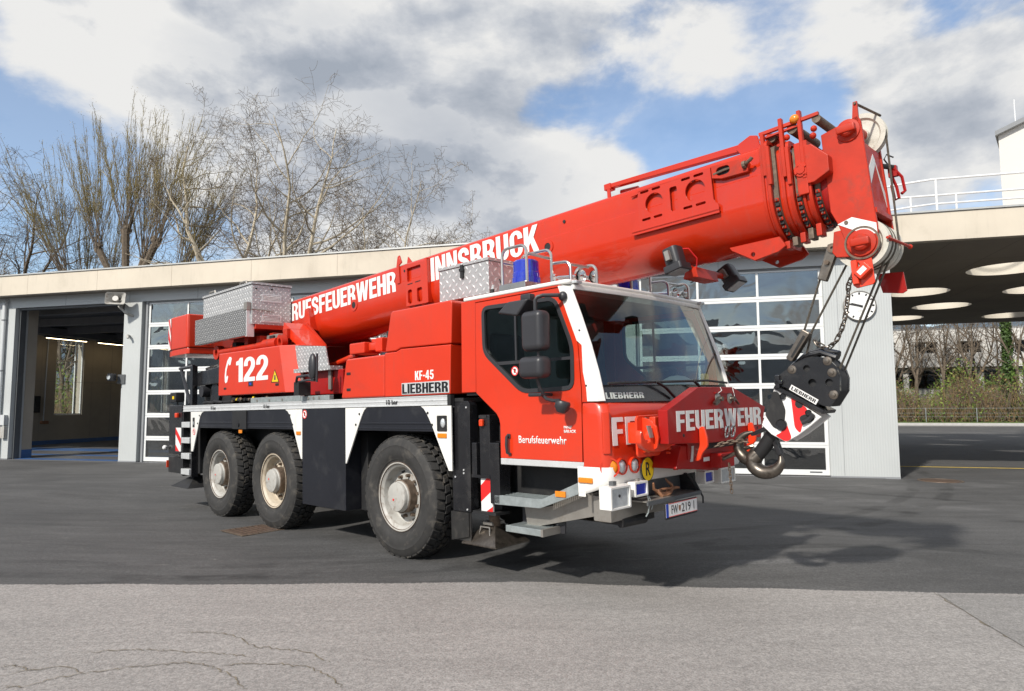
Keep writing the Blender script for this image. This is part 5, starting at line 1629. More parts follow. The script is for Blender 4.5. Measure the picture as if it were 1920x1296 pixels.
# roof furniture: blue beacons, guards, horns
def guard(pts, par, r=.014):
    return MB().tube(pts, r, 8).build('guard_rail', 'stainless', par)
def arch(p0, p1, h, rad=.07):
    """inverted-U bar between two foot points"""
    p0, p1 = Vector(p0), Vector(p1)
    d = (p1 - p0).normalized()
    z = Vector((0, 0, 1))
    pts = [p0, p0 + z * (h - rad)]
    for k in range(1, 6):
        a = R(90 * k / 5)
        pts.append(p0 + z * (h - rad + rad * math.sin(a)) + d * (rad - rad * math.cos(a)))
    q = p1 + z * ((p0 - p1).z)
    for k in range(0, 5):
        a = R(90 - 90 * k / 5)
        pts.append(q + z * (h - rad + rad * math.sin(a)) - d * (rad - rad * math.cos(a)))
    pts += [q + z * (h - rad), p1]
    return pts
for y, s in ((-1.07, 1), (.52, 1)):
    bb = MB().box(1.52, 1.84, y - .14, y + .16, 2.531, 2.592).build('beacon_base', 'stainless', CAB, bevel=.004, seg=1)
    MB().lathe([(.0001, 0), (.13, 0), (.13, .055), (.122, .06), (.122, .10), (.118, .105), (.116, .20), (.10, .215), (.0001, .217)], (1.70, y + .03, 2.593), (0, 0, 1), 32).build('blue_beacon', 'blue_lens', bb)
    guard(arch((1.53, y - .1, 2.59), (1.83, y - .1, 2.59), .33), bb)
    guard(arch((1.53, y + .15, 2.59), (1.90, y + .15, 2.59), .31), bb)
    guard([(1.84, y - .1, 2.84), (1.87, y + .15, 2.82)], bb)
    guard([(1.53, y - .1, 2.80), (1.53, y + .15, 2.80)], bb)
    guard([(1.90, y + .16, 2.77), (2.03, y + .17, 2.765)] + [(2.03 + .07 * math.sin(R(18 * k)), y + .17, 2.765 - .07 * (1 - math.cos(R(18 * k)))) for k in range(1, 6)] + [(2.10, y + .17, 2.53)], bb)
    guard(arch((1.95, y + .42, 2.53), (2.19, y + .42, 2.53), .22), bb)
    guard([(2.08, y + .17, 2.74), (2.10, y + .42, 2.74)], bb)
    hr = MB().lathe([(.02, -.26), (.022, -.05), (.03, 0), (.06, .04), (.062, .045)], (2.05, y + .33, 2.65), (1, -.15, -.12), 18).build('air_horn', 'chrome', bb)
    MB().lathe([(.02, -.30), (.022, -.05), (.03, 0), (.055, .04), (.057, .045)], (2.12, y + .42, 2.645), (1, -.15, -.12), 18).build('air_horn', 'chrome', bb)
    MB().sphere((1.79, y + .3, 2.68), .035, 10, 8).build('horn_valve', 'chrome', hr)
    MB().cyl((1.80, y + .3, 2.53), (1.80, y + .3, 2.66), .012, n=6).build('horn_stem', 'chrome', hr)
MB().box(1.45, 2.05, -.52, .22, 2.531, 2.56).build('roof_plate', 'white_paint', CAB)
MB().cyl((1.30, -1.08, 2.53), (1.30, -1.08, 2.60), .02, n=10).build('antenna_base', 'black_matt', CAB)
MB().tube([(1.30, -1.08, 2.60), (1.32, -1.08, 2.64)], .012, 6).build('antenna', 'clear_lens', CAB)
# ================================================================== superstructure
# engine cover behind the cab: locker, lower and upper halves
def cover(name, poly, y1=-.62, y0=YR, bev=.02, par=CR, mat='red'):
    return MB().prism(poly, XZ(), y0, y1).build(name, mat, par, bevel=bev, seg=3)
lk = cover('side_locker_door', [(-1.034, 1.638), (-.197, 1.638), (-.19, 2.088), (-.918, 2.083), (-.935, 2.06)])
for z in (1.735, 1.915):
    MB().box(-.875 - .04, -.875 + .04, YR - .006, YR + .004, z - .016, z + .016).build('latch', 'black_matt', lk, bevel=.004, seg=1)
ec = cover('engine_cover', [(-.186, 1.638), (.868, 1.638), (.889, 2.112), (.105, 2.125), (.022, 2.101), (-.178, 2.101)], bev=.01)
eu = cover('engine_cover_top', [(-.172, 2.110), (.02, 2.110), (.102, 2.134), (.894, 2.121), (.918, 2.515), (.90, 2.536), (-.045, 2.531), (-.068, 2.51)], bev=.016)
ss = lambda u, v, w: (u, YR - .0008 - w, v)
block_text('type_lettering', 'KF-45', (.338, .632, 1.792, 1.884), ss, 'letter_white', ec, .09, .0015)
np_ = MB().box(.117, .862, YR - .006, YR, 1.652, 1.770).build('name_plate', 'aluminium', ec, bevel=.002, seg=1)
block_text('maker_name', 'LIEBHERR', (.130, .850, 1.662, 1.760), lambda u, v, w: (u, YR - .0065 - w, v), 'black_paint', np_, .07, .002)
# tread plate box on the cover
b2 = MB().box(.38, 1.12, -.95, -.45, 2.60, 2.925).build('rear_toolbox', 'chequer_cab', CR, bevel=.004, seg=1, uv=True)
MB().box(.37, 1.13, -.962, -.44, 2.926, 2.955).build('lid', 'chequer_cab', b2, uv=True)
MB().box(.73, .77, -.972, -.95, 2.80, 2.935).box(.72, .78, -.978, -.962, 2.87, 2.90).build('catch', 'black_matt', b2)
MB().tube([(1.0, -.953, 2.95), (1.12, -.80, 2.75), (1.13, -.7, 2.60)], .006, 6).build('strap', 'black_matt', b2)
# small hydraulic block
hb = MB().box(-1.29, -.97, -.98, -.72, 2.165, 2.30).build('valve_block', 'red', CR, bevel=.02)
MB().box(-.965, -.80, -.93, -.76, 2.19, 2.285).build('valve_neck', 'red', hb, bevel=.02)
MB().cyl((-.92, -.85, 2.29), (-.92, -.85, 2.33), .05, n=14).build('valve_cap', 'red', hb)
MB().box(-.80, -.66, -.95, -.74, 2.165, 2.33).build('valve_end', 'red', hb, bevel=.02)
MB().tube([(-1.25, -.9, 2.17), (-1.7, -.9, 2.09), (-1.95, -.9, 2.06)], .03, 10).build('valve_pipe', 'red', hb)
MB().cyl((-2.3, YC, 1.80), (.9, YC, 2.42), .15, n=24).build('luffing_cylinder', 'red', CR)
MB().box(-4.7, 1.0, -.60, .3, 1.61, 1.95).build('upper_frame', 'shaded_red', CR, bevel=.02)
MB().box(-1.05, .95, -.6, .6, 1.62, 2.45).build('engine_bay', 'black_matt', CR)

# 122 box
bx = MB().prism([(-4.519, 1.757), (-2.436, 1.748), (-2.60, 2.374), (-4.505, 2.392)], XZ(), -1.2, -.72).build('service_box', 'red', CR, bevel=.018, seg=3)
s2 = lambda u, v, w: (u, -1.2008 - w, v)
block_text('call_number', '122', (-3.90, -2.913, 1.938, 2.281), s2, 'letter_white', bx, .05, .0015)
ph = [(-4.28, 1.965), (-4.255, 1.937), (-4.20, 1.955), (-4.165, 2.03), (-4.20, 2.05), (-4.215, 2.03), (-4.235, 2.04), (-4.228, 2.11), (-4.19, 2.185), (-4.15, 2.23), (-4.14, 2.195), (-4.09, 2.20), (-4.05, 2.29), (-4.075, 2.315), (-4.13, 2.318), (-4.20, 2.265), (-4.265, 2.15), (-4.285, 2.05)]
MB().prism(ph, s2, 0, .0015).build('telephone_symbol', 'letter_white', bx)
tr_ = MB().prism([(-2.83, 1.892), (-2.60, 1.886), (-2.725, 2.065)], s2, 0, .0015).build('warning_triangle', 'black_matt', bx)
MB().prism([(-2.805, 1.902), (-2.625, 1.897), (-2.725, 2.045)], s2, .0016, .003).build('triangle_face', 'yellow', tr_)
MB().prism([(-2.745, 1.925), (-2.695, 1.924), (-2.70, 1.985), (-2.735, 1.99)], s2, .0031, .004).build('triangle_mark', 'dirty_steel', tr_)
for x, z, w, h in ((-4.27, 1.86, .04, .015), (-3.43, 1.90, .07, .035), (-2.66, 1.862, .045, .016)):
    MB().box(x - w, x + w, -1.207, -1.19, z - h, z + h).build('latch', 'black_matt', bx, bevel=.004, seg=1)
MB().box(-3.46, -3.40, -1.2085, -1.2065, 1.885, 1.915).build('label', 'plate_blue', bx)
MB().add([(-2.436, -1.2, 1.75), (-2.24, -1.06, 1.75), (-2.36, -1.06, 2.37), (-2.61, -1.2, 2.372), (-2.24, -.72, 1.75), (-2.36, -.72, 2.37), (-2.61, -.72, 2.372), (-2.436, -.72, 1.75)], [(0, 1, 2, 3), (1, 4, 5, 2), (3, 2, 5, 6), (0, 7, 4, 1)]).build('service_box_front', 'red', CR, bevel=.008)
MB().box(-2.26, -1.30, -1.06, -.66, 1.70, 2.0).build('slew_housing', 'shaded_red', CR, bevel=.02)
MB().lathe([(.72, 1.6), (.80, 1.6), (.80, 1.70), (.72, 1.70)], (-2.55, YC, 0), (0, 0, 1), 60).build('slew_ring', 'dirty_steel', CR)
for k in range(14):
    x = -1.30 + k * .02
    MB().box(x, x + .010, -1.0, -.95, 1.645, 1.72).build('ring_tooth', 'dirty_steel', CR)
# tread plate step
MB().prism([(-2.43, 2.36), (-1.66, 2.295), (-1.575, 2.02), (-2.31, 2.045)], XZ(), -1.085, -1.07).build('tread_cover', 'chequer', CR, uv=True)
MB().add([(-2.43, -1.085, 2.362), (-1.66, -1.085, 2.297), (-1.66, -.75, 2.297), (-2.43, -.75, 2.362)], [(0, 1, 2, 3)]).build('tread_top', 'chequer', CR, uv=True)
sp_ = MB().box(-2.28, -1.40, -1.17, -1.0, 1.992, 2.04).build('tread_step', 'chequer', CR, uv=True)
for x in (-2.22, -1.55):
    MB().box(x - .03, x + .03, -1.09, -1.07, 1.76, 1.995).build('step_bracket', 'steel_sheet', sp_)
mm_ = MB().sphere((-1.40, -1.40, 2.02), .16, 18, 12, (.42, .28, 1.0)).build('crane_mirror', 'plastic', CR)
MB().tube([(-1.31, -1.40, 1.84), (-1.30, -1.40, 2.17)], .014, 8).build('mirror_stem', 'plastic', mm_)
MB().tube([(-1.86, -1.2, 1.72), (-1.86, -1.32, 1.74), (-1.86, -1.36, 1.86), (-1.80, -1.38, 1.92), (-1.5, -1.40, 1.925), (-1.36, -1.40, 1.87)], .016, 8).tube([(-1.86, -1.34, 1.86), (-1.5, -1.40, 1.87), (-1.36, -1.40, 1.86)], .014, 8).build('mirror_arm', 'plastic', mm_)
MB().box(-1.92, -1.80, -1.36, -1.2, 1.70, 1.86).build('arm_bracket', 'black_matt', mm_)
# galvanised rail pieces lying on the deck edge
for x0, x1, z in ((-3.36, -2.0, 1.70), (-1.99, -1.32, 1.69)):
    t_ = MB().box(x0, x1, -1.235, -1.17, 1.634, z).build('tool_rail', 'galvanised', CR, bevel=.004, seg=1)
    for k in range(3):
        x = x0 + .2 + k * (x1 - x0 - .3) / 3
        MB().cyl((x, -1.236, 1.66), (x, -1.242, 1.66), .018, n=8).build('bolt', 'steel_sheet', t_)

# big tread plate box with folding panel
ab = MB().box(-5.36, -3.625, -1.1, -.5, 2.765, 3.345).build('tread_plate_box', 'chequer', CR, bevel=.004, seg=1, uv=True)
MB().box(-5.372, -3.612, -1.112, -.488, 3.347, 3.378).build('lid', 'chequer', ab, uv=True)
MB().box(-5.366, -3.618, -1.106, -.494, 3.338, 3.3475).build('lid_seal', 'seal', ab)
fp_ = MB().box(-5.53, -3.68, -1.16, -1.145, 2.60, 3.0).build('folding_panel', 'chequer_dark', CR, uv=True)
MB().box(-3.70, -3.66, -1.16, -1.05, 2.585, 2.985).build('panel_flange', 'aluminium', fp_)
MB().box(-5.52, -3.70, -1.145, -1.08, 2.60, 2.615).build('panel_edge', 'aluminium', fp_)
for z in (3.16, 2.86):
    v = MB().plate(rrect(-.955, -.655, z - .06, z + .055, .01), [rrect(-.935, -.675, z - .045, z + .04, .006)], YZ(-3.622), -.002, .006).build('louvre', 'aluminium', ab)
    for k in range(4):
        MB().hexa([(-3.625, -.93, z - .04 + k * .02), (-3.612, -.93, z - .044 + k * .02), (-3.612, -.68, z - .044 + k * .02), (-3.625, -.68, z - .04 + k * .02), (-3.625, -.93, z - .028 + k * .02), (-3.612, -.93, z - .036 + k * .02), (-3.612, -.68, z - .036 + k * .02), (-3.625, -.68, z - .028 + k * .02)]).build('slat', 'letter_white', v)
for x in (-5.05, -3.95):
    MB().tube([(x - .11, -1.08, 3.378), (x - .10, -1.08, 3.42), (x + .10, -1.08, 3.42), (x + .11, -1.08, 3.378)], .014, 6).build('lift_handle', 'steel_sheet', ab)
MB().tube([(-3.62, -1.11, 2.98), (-3.6, -.95, 2.975), (-3.6, -.78, 2.96)], .008, 6).box(-3.74, -3.64, -1.17, -1.11, 2.97, 3.08).build('panel_stay', 'steel_sheet', ab)
for x, z in ((-3.618, 3.31), (-3.618, 3.31)):
    MB().cyl((-3.625, -1.04, 3.28), (-3.612, -1.04, 3.28), .012, n=8).cyl((-3.625, -.80, 3.29), (-3.612, -.80, 3.29), .012, n=8).build('rivet', 'black_matt', ab)
# red carrier under the box, tie arm
MB().prism([(-5.6, 1.75), (-2.45, 1.75), (-2.50, 2.40), (-2.98, 2.74), (-3.6, 2.75), (-5.3, 2.75), (-5.6, 2.5)], XZ(), -.60, -.56).build('tail_frame', 'worn_red', CR, bevel=.006)
MB().prism([(-5.6, 1.75), (-2.45, 1.75), (-2.50, 2.40), (-2.98, 2.74), (-3.6, 2.75), (-5.3, 2.75), (-5.6, 2.5)], XZ(), .25, .29).build('tail_frame', 'worn_red', CR, bevel=.006)
MB().hexa([(-3.1, -.9, 2.62), (-2.5, -.9, 2.28), (-2.5, -.6, 2.28), (-3.1, -.6, 2.62), (-3.06, -.9, 2.74), (-2.42, -.9, 2.36), (-2.42, -.6, 2.36), (-3.06, -.6, 2.74)]).build('tail_brace', 'red', CR)
MB().box(-5.4, -3.6, -1.05, -.5, 2.70, 2.763).build('box_support', 'worn_red', CR)
ta = MB().cyl((-4.95, -.98, 2.45), (-3.05, -.98, 2.455), .055, .05, n=16).build('tie_arm', 'worn_red', CR)
MB().lathe([(.05, -.04), (.10, -.04), (.10, .04), (.05, .04)], (-2.95, -.98, 2.46), (.1, 1, .1), 20, closed=True).build('eye', 'worn_red', ta)
MB().lathe([(.05, -.05), (.11, -.05), (.11, .05), (.05, .05)], (-5.02, -.98, 2.45), (0, 1, 0), 20, closed=True).build('eye', 'worn_red', ta)
MB().cyl((-3.45, -.98, 2.455), (-3.05, -.98, 2.455), .075, n=16).build('sleeve', 'worn_red', ta)
for i in range(9):
    x = -4.6 + i * .2
    MB().box(x, x + .12, -.95 + (i % 2) * .1, -.7, 2.5, 2.58 + (i % 3) * .03).build('hydraulic_fitting', 'worn_red' if i % 3 else 'black_matt', CR, bevel=.01)
MB().box(-3.55, -3.2, -.92, -.7, 2.47, 2.60).build('pump_cover', 'steel_sheet', CR, bevel=.02)
# counterweight
cwp = [(-6.73, -1.1), (-6.06, -1.1), (-6.03, -1.07), (-6.03, .76), (-6.06, .79), (-6.73, .79), (-7.0, .74), (-7.0, -1.05)]
cw = MB().prism(cwp, XY(), 2.61, 3.178).build('counterweight', 'red', CR, bevel=.025, seg=3)
MB().prism([(a + (.01 if a < -6.5 else -.012), b * .985) for a, b in cwp], XY(), 2.505, 2.606).build('weight_foot', 'red', cw, bevel=.01)
n0, n1 = Vector((-6.735, -1.103)), Vector((-7.0, -1.053))
dd = (n1 - n0); nn_ = Vector((dd.y, -dd.x)).normalized() * -1
if nn_.y > 0: nn_ = -nn_
def cwf(u, v, w):
    p = n0 + dd * u + nn_ * (.003 + w)
    return (p.x, p.y, v)
bo = MB().prism([(0.02, 2.62), (.98, 2.62), (.98, 3.165), (.02, 3.165)], cwf, 0, .003).build('warning_board', 'letter_white', cw)
for p in ([(.02, 3.165), (.45, 3.165), (.98, 2.93 + .06), (.98, 2.87)], [(.02, 2.86), (.02, 2.98), (.02, 2.98)], [(.02, 3.0), (.02, 2.83), (.98, 2.62), (.98, 2.75)]):
    if len(set(p)) > 3:
        p = [(1 - a, b) for a, b in p]
        MB().prism(p, cwf, .0032, .005).build('red_stripe', 'sign_red', bo)
MB().plate(rrect(-6.0, -5.9, 2.66, 2.80, .008), [rrect(-5.99, -5.91, 2.67, 2.79, .006)], lambda u, v, w: (-6.028 + w, u + 5.2, v), 0, .005).build('cast_mark', 'red', cw)
# black rear machinery
MB().hexa([(-5.6, -1.1, 1.94), (-4.5, -1.1, 1.96), (-4.5, -.3, 1.96), (-5.6, -.3, 1.94), (-5.62, -1.1, 2.16), (-4.5, -1.1, 2.24), (-4.5, -.3, 2.24), (-5.62, -.3, 2.16)]).build('winch_cover', 'black_paint', CR, bevel=.02)
MB().box(-5.55, -4.5, -1.0, .4, 1.62, 1.95).build('winch_bed', 'black_matt', CR, bevel=.03)
MB().cyl((-5.0, -1.05, 1.80), (-5.0, .3, 1.80), .17, n=24).build('winch_drum', 'black_paint', CR)
MB().cyl((-5.36, -1.12, 1.85), (-5.36, -.8, 1.85), .09, n=16).build('winch_motor', 'plastic', CR)
rk = MB().tube([(-6.17, -1.15, 2.255), (-5.6, -1.15, 2.265)], .028, 8).box(-5.66, -5.56, -1.18, -1.10, 1.63, 2.27).tube([(-6.12, -1.15, 2.24), (-5.72, -1.15, 1.66)], .028, 8).build('boom_rest', 'black_paint', CR)
MB().tube([(-5.7, -1.15, 1.68), (-5.55, -1.15, 1.95)], .02, 6).build('rest_brace', 'black_paint', rk)
MB().tube([(-5.5 + k * .055, -.95 - .05 * (k % 2), 2.19 + k * .004 + .02 * (k % 3)) for k in range(12)], .026, 6).build('rope_bundle', 'black_matt', CR)
rnd = random.Random(4)
for k in range(8):
    x0 = -5.3 + k * .33
    MB().tube([(x0, -1.1, 1.66), (x0 + .2, -1.12 - .03 * (k % 2), 1.66 + rnd.uniform(.0, .05)), (x0 + .45, -1.12, 1.655 + rnd.uniform(0, .03))], .022, 6).build('hose', 'black_matt', CR)
for k in range(9):
    x0 = -4.15 + k * .135
    MB().cyl((x0, -1.14, 1.67 + .02 * (k % 3)), (x0 + .04, -1.14, 1.68 + .02 * (k % 2)), .02, n=8).build('hose_coupling', ('dirty_steel', 'yellow', 'dirty_steel', 'black_matt')[k % 4], CR)

# ================================================================== boom
BO = empty('boom', CR, (0, 0, 3.0))
BO.rotation_euler = (0, -R(2.3), 0)
def outline(o=0.0, n=14, vt=.312, vb=-.432, hw=.315, step=True):
    """right half upward then left half: (y, v) ring, shrunk by o"""
    h = hw - o; t = vt - o; b = vb + o * .9
    r = .05
    e0 = -.10
    p = []
    for k in range(5):
        a = R(90 - 22.5 * k)
        p.append((h - r + r * math.cos(a), t - r + r * math.sin(a)))
    p += [(h, .092), (h + .004, .086)] if step else [(h, .09)]
    for k in range(n + 1):
        a = math.pi / 2 * k / n
        p.append(((h + (.004 if step else 0)) * math.cos(a), e0 + (b - e0) * math.sin(a)))
    q = [(-a, b_) for a, b_ in reversed(p)][1:]
    return [(YC + a, b_) for a, b_ in p + q]
def tube_section(name, o, u0, u1, mat='boom_red', bevel=0, **k):
    return MB().prism(outline(o, **k), lambda a, b, w: (w, a, b), u0, u1).build(name, mat, BO, smooth=28, bevel=bevel, seg=1)
tube_section('base_section', 0, -4.45, 3.70)
def collar(o, th, u0, u1, mat='worn_red'):
    a, b = outline(o - th, step=False), outline(o, step=False)
    return MB().plate(a, [b], lambda p, q, w: (w, p, q), u0, u1).build('section_collar', mat, BO, bevel=.004, seg=1)
collar(.0, .016, 3.665, 3.685); collar(.0, .028, 3.71, 3.735)
tube_section('second_section', .045, 3.70, 3.86, step=False)
collar(.045, .018, 3.80, 3.82); collar(.045, .032, 3.855, 3.88)
tube_section('third_section', .085, 3.85, 3.99, step=False)
collar(.085, .02, 3.925, 3.945); collar(.085, .034, 3.975, 4.0)
tube_section('inner_section', .118, 3.98, 4.16, mat='shaded_red', step=False)
# bolts in the dark gaps
rnd = random.Random(9)
for u, o in ((3.757, .02), (3.905, .062), (4.03, .10)):
    g = MB().plate(outline(o - .004, step=False), [outline(o + .03, step=False)], lambda p, q, w: (w, p, q), u - .02, u + .015).build('wear_ring', 'dirty_steel', BO)
    ol = outline(o - .012, step=False)
    for k in range(7, len(ol) // 2 + 2):
        a, b = ol[k]
        MB().box(u - .016, u + .014, a - .02, a + .005, b - .008, b + .012).build('wear_pad', 'worn_red' if k % 2 else 'black_matt', BO, bevel=.003, seg=1)
        if k % 2: MB().cyl((u, -2 * 0 + (2 * YC - a), b), (u, (2 * YC - a) - .018, b - .004), .008, n=6).build('adjusting_screw', 'worn_steel', BO)
        MB().box(u - .016, u + .014, 2 * YC - a - .008, 2 * YC - a + .02, b - .014, b + .012).build('wear_pad', 'worn_red' if k % 2 else 'black_matt', BO, bevel=.003, seg=1)
yb = YC - .320
bs = lambda u, v, w: (u, yb - w, v)
block_text('boom_lettering', 'BERUFSFEUERWEHR', (-4.02, -1.022, -.008, .250), bs, 'letter_white', BO, .05, .0015)
block_text('boom_lettering', 'INNSBRUCK', (-.335, 1.360, -.012, .264), bs, 'letter_white', BO, .06, .0015)
# perforated plate on the side, with its ledge
def slot(u0, u1, v, h=.011):
    return rrect(u0, u1, v - h, v + h, h * .95, 3)
def dshape(cx, cy, r):
    return [(cx + r * math.cos(R(a)), cy + r * math.sin(R(a))) for a in range(-55, 306, 15)]
pp = [(2.487, -.100), (2.500, -.06), (2.581, .242), (3.268, .247), (3.272, -.005), (3.285, -.035), (3.312, -.06), (3.312, -.100)]
hs_ = [circ(2.728, .107, .088, 28), circ(3.119, .107, .09, 28), rrect(2.885, 2.955, -.012, .195, .018)] + [slot(2.598, 2.685, .228), slot(2.715, 2.80, .228), slot(3.0, 3.085, .226), slot(3.115, 3.205, .226), slot(2.598, 2.685, -.016), slot(2.715, 2.80, -.016), slot(3.0, 3.085, -.016), slot(3.115, 3.205, -.016)]
MB().plate(pp, hs_, XZ(yb - .034), 0, .012).build('perforated_plate', 'boom_red', BO, bevel=.003, seg=1)
MB().box(2.487, 3.312, yb - .034, yb + .03, -.112, -.101).box(2.487, 3.312, yb - .034, yb - .022, -.128, -.101).build('plate_ledge', 'boom_red', BO)
MB().box(2.57, 3.268, yb - .03, yb + .01, .247, .256).build('plate_ledge', 'boom_red', BO)
MB().prism([(2.49, .225), (2.575, .245), (2.575, .232)], XZ(yb - .02), 0, .02).build('plate_tip', 'boom_red', BO)
MB().plate([(3.274, .262), (3.56, .245), (3.585, .20), (3.575, .13), (3.36, .135), (3.274, .16)], [rrect(3.315, 3.43, .165, .232, .03)], XZ(yb - .034), 0, .035).build('latch_bracket', 'worn_red', BO, bevel=.003, seg=1)
MB().box(3.30, 3.44, yb - .012, yb - .004, .16, .24).build('latch_well', 'black_matt', BO)
MB().tube([(3.29, yb - .03, .19), (3.38, yb - .03, .20), (3.43, yb - .02, .205)], .01, 6).build('latch_pin', 'dirty_steel', BO)
MB().tube([(3.55, yb - .04, .185), (3.62, yb - .07, .20), (3.635, yb - .07, .215)], .014, 8).build('latch_handle', 'dirty_steel', BO)
MB().cyl((3.545, yb - .045, .185), (3.57, yb - .045, .185), .03, n=10).build('latch_nut', 'dirty_steel', BO)
# left collar plate with windows, fin, lugs and holes
MB().plate([(-.79, -.24), (-.415, -.255), (-.365, -.255), (-.365, .245), (-.785, .282)], [rrect(-.755, -.49, .055, .222, .015), rrect(-.752, -.67, -.215, -.045, .025), rrect(-.575, -.475, -.22, -.05, .025)], XZ(yb - .03), 0, .030).build('collar_plate', 'boom_red', BO, bevel=.004, seg=1)
MB().box(-.385, -.345, yb - .05, yb + .02, -.26, .275).build('collar_rib', 'boom_red', BO, bevel=.006)
MB().prism([(-.745, .018), (-.65, .02), (-.65, .03), (-.745, .028)], XZ(yb - .031), 0, -.002).prism([(-.60, .022), (-.50, .024), (-.50, .034), (-.60, .032)], XZ(yb - .031), 0, -.002).build('slot_mark', 'black_matt', BO)
MB().prism([(-.985, .075), (-.93, .075), (-.935, .30), (-.88, .33), (-.92, .425), (-.955, .415), (-.985, .30)], XZ(yb - .012), 0, .02).prism([(-.92, .425), (-.80, .29), (-.80, .28), (-.955, .30)], XZ(yb + .12), 0, .02).build('boom_fin', 'boom_red', BO, bevel=.003, seg=1)
MB().hexa([(-3.13, yb - .10, -.21), (-2.93, yb - .10, -.21), (-2.93, yb + .05, -.26), (-3.13, yb + .05, -.26), (-3.10, yb - .09, .08), (-3.0, yb - .09, .09), (-3.0, yb + .03, .09), (-3.10, yb + .03, .08)]).build('boom_lug', 'boom_red', BO, bevel=.01)
for u, v, r in ((1.704, .202, .016), (1.48, .0, .04), (-1.96, -.032, .045), (-.84, .215, .014), (3.35, .06, .0)):
    if r:
        MB().cyl((u, yb + .01, v), (u, yb - .0035, v), r, n=20).build('lightening_hole', 'black_matt', BO)
        if r > .03:
            MB().lathe([(r, -.002), (r * 1.0, .008), (r * 1.7, .008), (r * 1.75, .0)], (u, yb, v), (0, -1, 0), 24).build('hole_boss', 'boom_red', BO)
# long bar on top
MB().hexa([(2.20, yb + .06, .405), (3.63, yb + .06, .335), (3.63, yb + .12, .335), (2.20, yb + .12, .405), (2.20, yb + .06, .445), (3.63, yb + .06, .395), (3.63, yb + .12, .395), (2.20, yb + .12, .445)]).build('top_bar', 'boom_red', BO, bevel=.006)
MB().box(2.16, 2.235, yb + .05, yb + .13, .39, .448).box(2.19, 2.225, yb + .05, yb + .07, .30, .40).cyl((2.26, yb + .18, .375), (2.45, yb + .18, .36), .025, n=10).build('bar_hinge', 'boom_red', BO, bevel=.004, seg=1)
MB().prism([(3.50, .30), (3.66, .30), (3.64, .42), (3.58, .44), (3.48, .40), (3.46, .36)], XZ(yb + .05), 0, .02).build('bar_end', 'boom_red', BO, bevel=.004, seg=1)
# guide posts, rollers and amber lamp near the head
def upost(u, v0, v1, y, w=.014, t=.04):
    return MB().box(u - w, u + w, y - t, y, v0, v1).build('guide_post', 'worn_red', BO, bevel=.003, seg=1)
for u, v0, v1, y in ((3.70, .06, .39, yb + .02), (3.735, -.02, .28, yb + .01), (3.835, .02, .475, yb + .05), (3.868, -.05, .24, yb + .04), (3.965, -.02, .50, yb + .08), (3.99, .0, .26, yb + .08)):
    upost(u, v0, v1, y)
MB().box(3.905, 3.985, yb + .045, yb + .10, -.14, .26).build('side_channel', 'worn_red', BO, bevel=.008)
sd = MB().lathe([(.0001, .012), (.03, .012), (.032, .004), (.05, .004), (.056, -.004), (.056, -.02)], (3.945, yb + .04, .045), (0, -1, 0), 24).build('pivot_disc', 'worn_red', BO)
for k in range(4):
    a = R(90 * k + 30)
    MB().cyl((3.945 + .04 * math.cos(a), yb + .038, .045 + .04 * math.sin(a)), (3.945 + .04 * math.cos(a), yb + .028, .045 + .04 * math.sin(a)), .007, n=6).build('bolt', 'worn_red', sd)
MB().hexa([(3.66, yb + .03, .40), (4.10, yb + .06, .425), (4.10, yb + .09, .425), (3.66, yb + .06, .40), (3.66, yb + .03, .425), (4.10, yb + .06, .45), (4.10, yb + .09, .45), (3.66, yb + .06, .425)]).build('roller_beam', 'worn_red', BO)
MB().hexa([(3.66, yb + .03, .365), (3.97, yb + .06, .39), (3.97, yb + .09, .39), (3.66, yb + .06, .365), (3.66, yb + .03, .38), (3.97, yb + .06, .405), (3.97, yb + .09, .405), (3.66, yb + .06, .38)]).build('roller_beam', 'worn_red', BO)
for u, v, r in ((3.74, .37, .035), (3.90, .39, .04), (4.08, .405, .032)):
    MB().cyl((u, yb + .07, v), (u, YC + .22, v), r, n=16).build('rope_roller', 'dirty_steel', BO)
MB().prism([(3.66, .30), (3.82, .30), (3.80, .40), (3.69, .43)], XZ(yb + .11), 0, .02).build('roller_cheek', 'worn_red', BO)
MB().sphere((3.935, yb + .045, .445), .034, 14, 10, (1.1, .9, 1)).build('amber_lamp', 'orange_lens', BO)
for u, v in ((3.86, .33), (3.86, .25), (4.06, .33), (4.05, .28), (3.72, .27)):
    MB().sphere((u, yb + .06, v), .024, 10, 8).build('pin_head', 'worn_red', BO)
# hexagonal cover by the head
MB().prism([(3.985, .216), (4.036, .216), (4.147, .098), (4.145, -.020), (4.035, -.072), (3.985, -.072)], XZ(), YC - .29, YC - .20).build('hex_cover', 'worn_red', BO, bevel=.008)
# ---- head
hr_ = YC - .206
head = [(4.085, .285), (4.22, .315), (4.345, .345), (4.362, .30), (4.386, -.354), (4.392, -.45), (4.390, -.60), (4.368, -.652), (4.33, -.685), (4.283, -.697), (4.238, -.682), (4.205, -.648), (4.135, -.40), (4.095, -.30)]
HD = MB().prism(head, XZ(), hr_, hr_ + .03).prism(head, XZ(), YC + .176, YC + .206).build('boom_head', 'worn_red', BO, bevel=.004, seg=1)
MB().prism([(4.09, .27), (4.12, .27), (4.15, -.38), (4.11, -.30)], XZ(), hr_ + .03, YC + .176).build('head_back', 'shaded_red', BO)
MB().hexa([(4.338, hr_ + .03, -.36), (4.374, hr_ + .03, -.36), (4.374, YC + .176, -.36), (4.338, YC + .176, -.36), (4.32, hr_ + .03, .155), (4.358, hr_ + .03, .155), (4.358, YC + .176, .155), (4.32, YC + .176, .155)]).build('head_front', 'worn_red', BO, bevel=.004, seg=1)
MB().box(4.35, 4.395, hr_ + .025, YC + .19, -.375, -.335).build('head_sill', 'worn_red', BO, bevel=.004, seg=1)
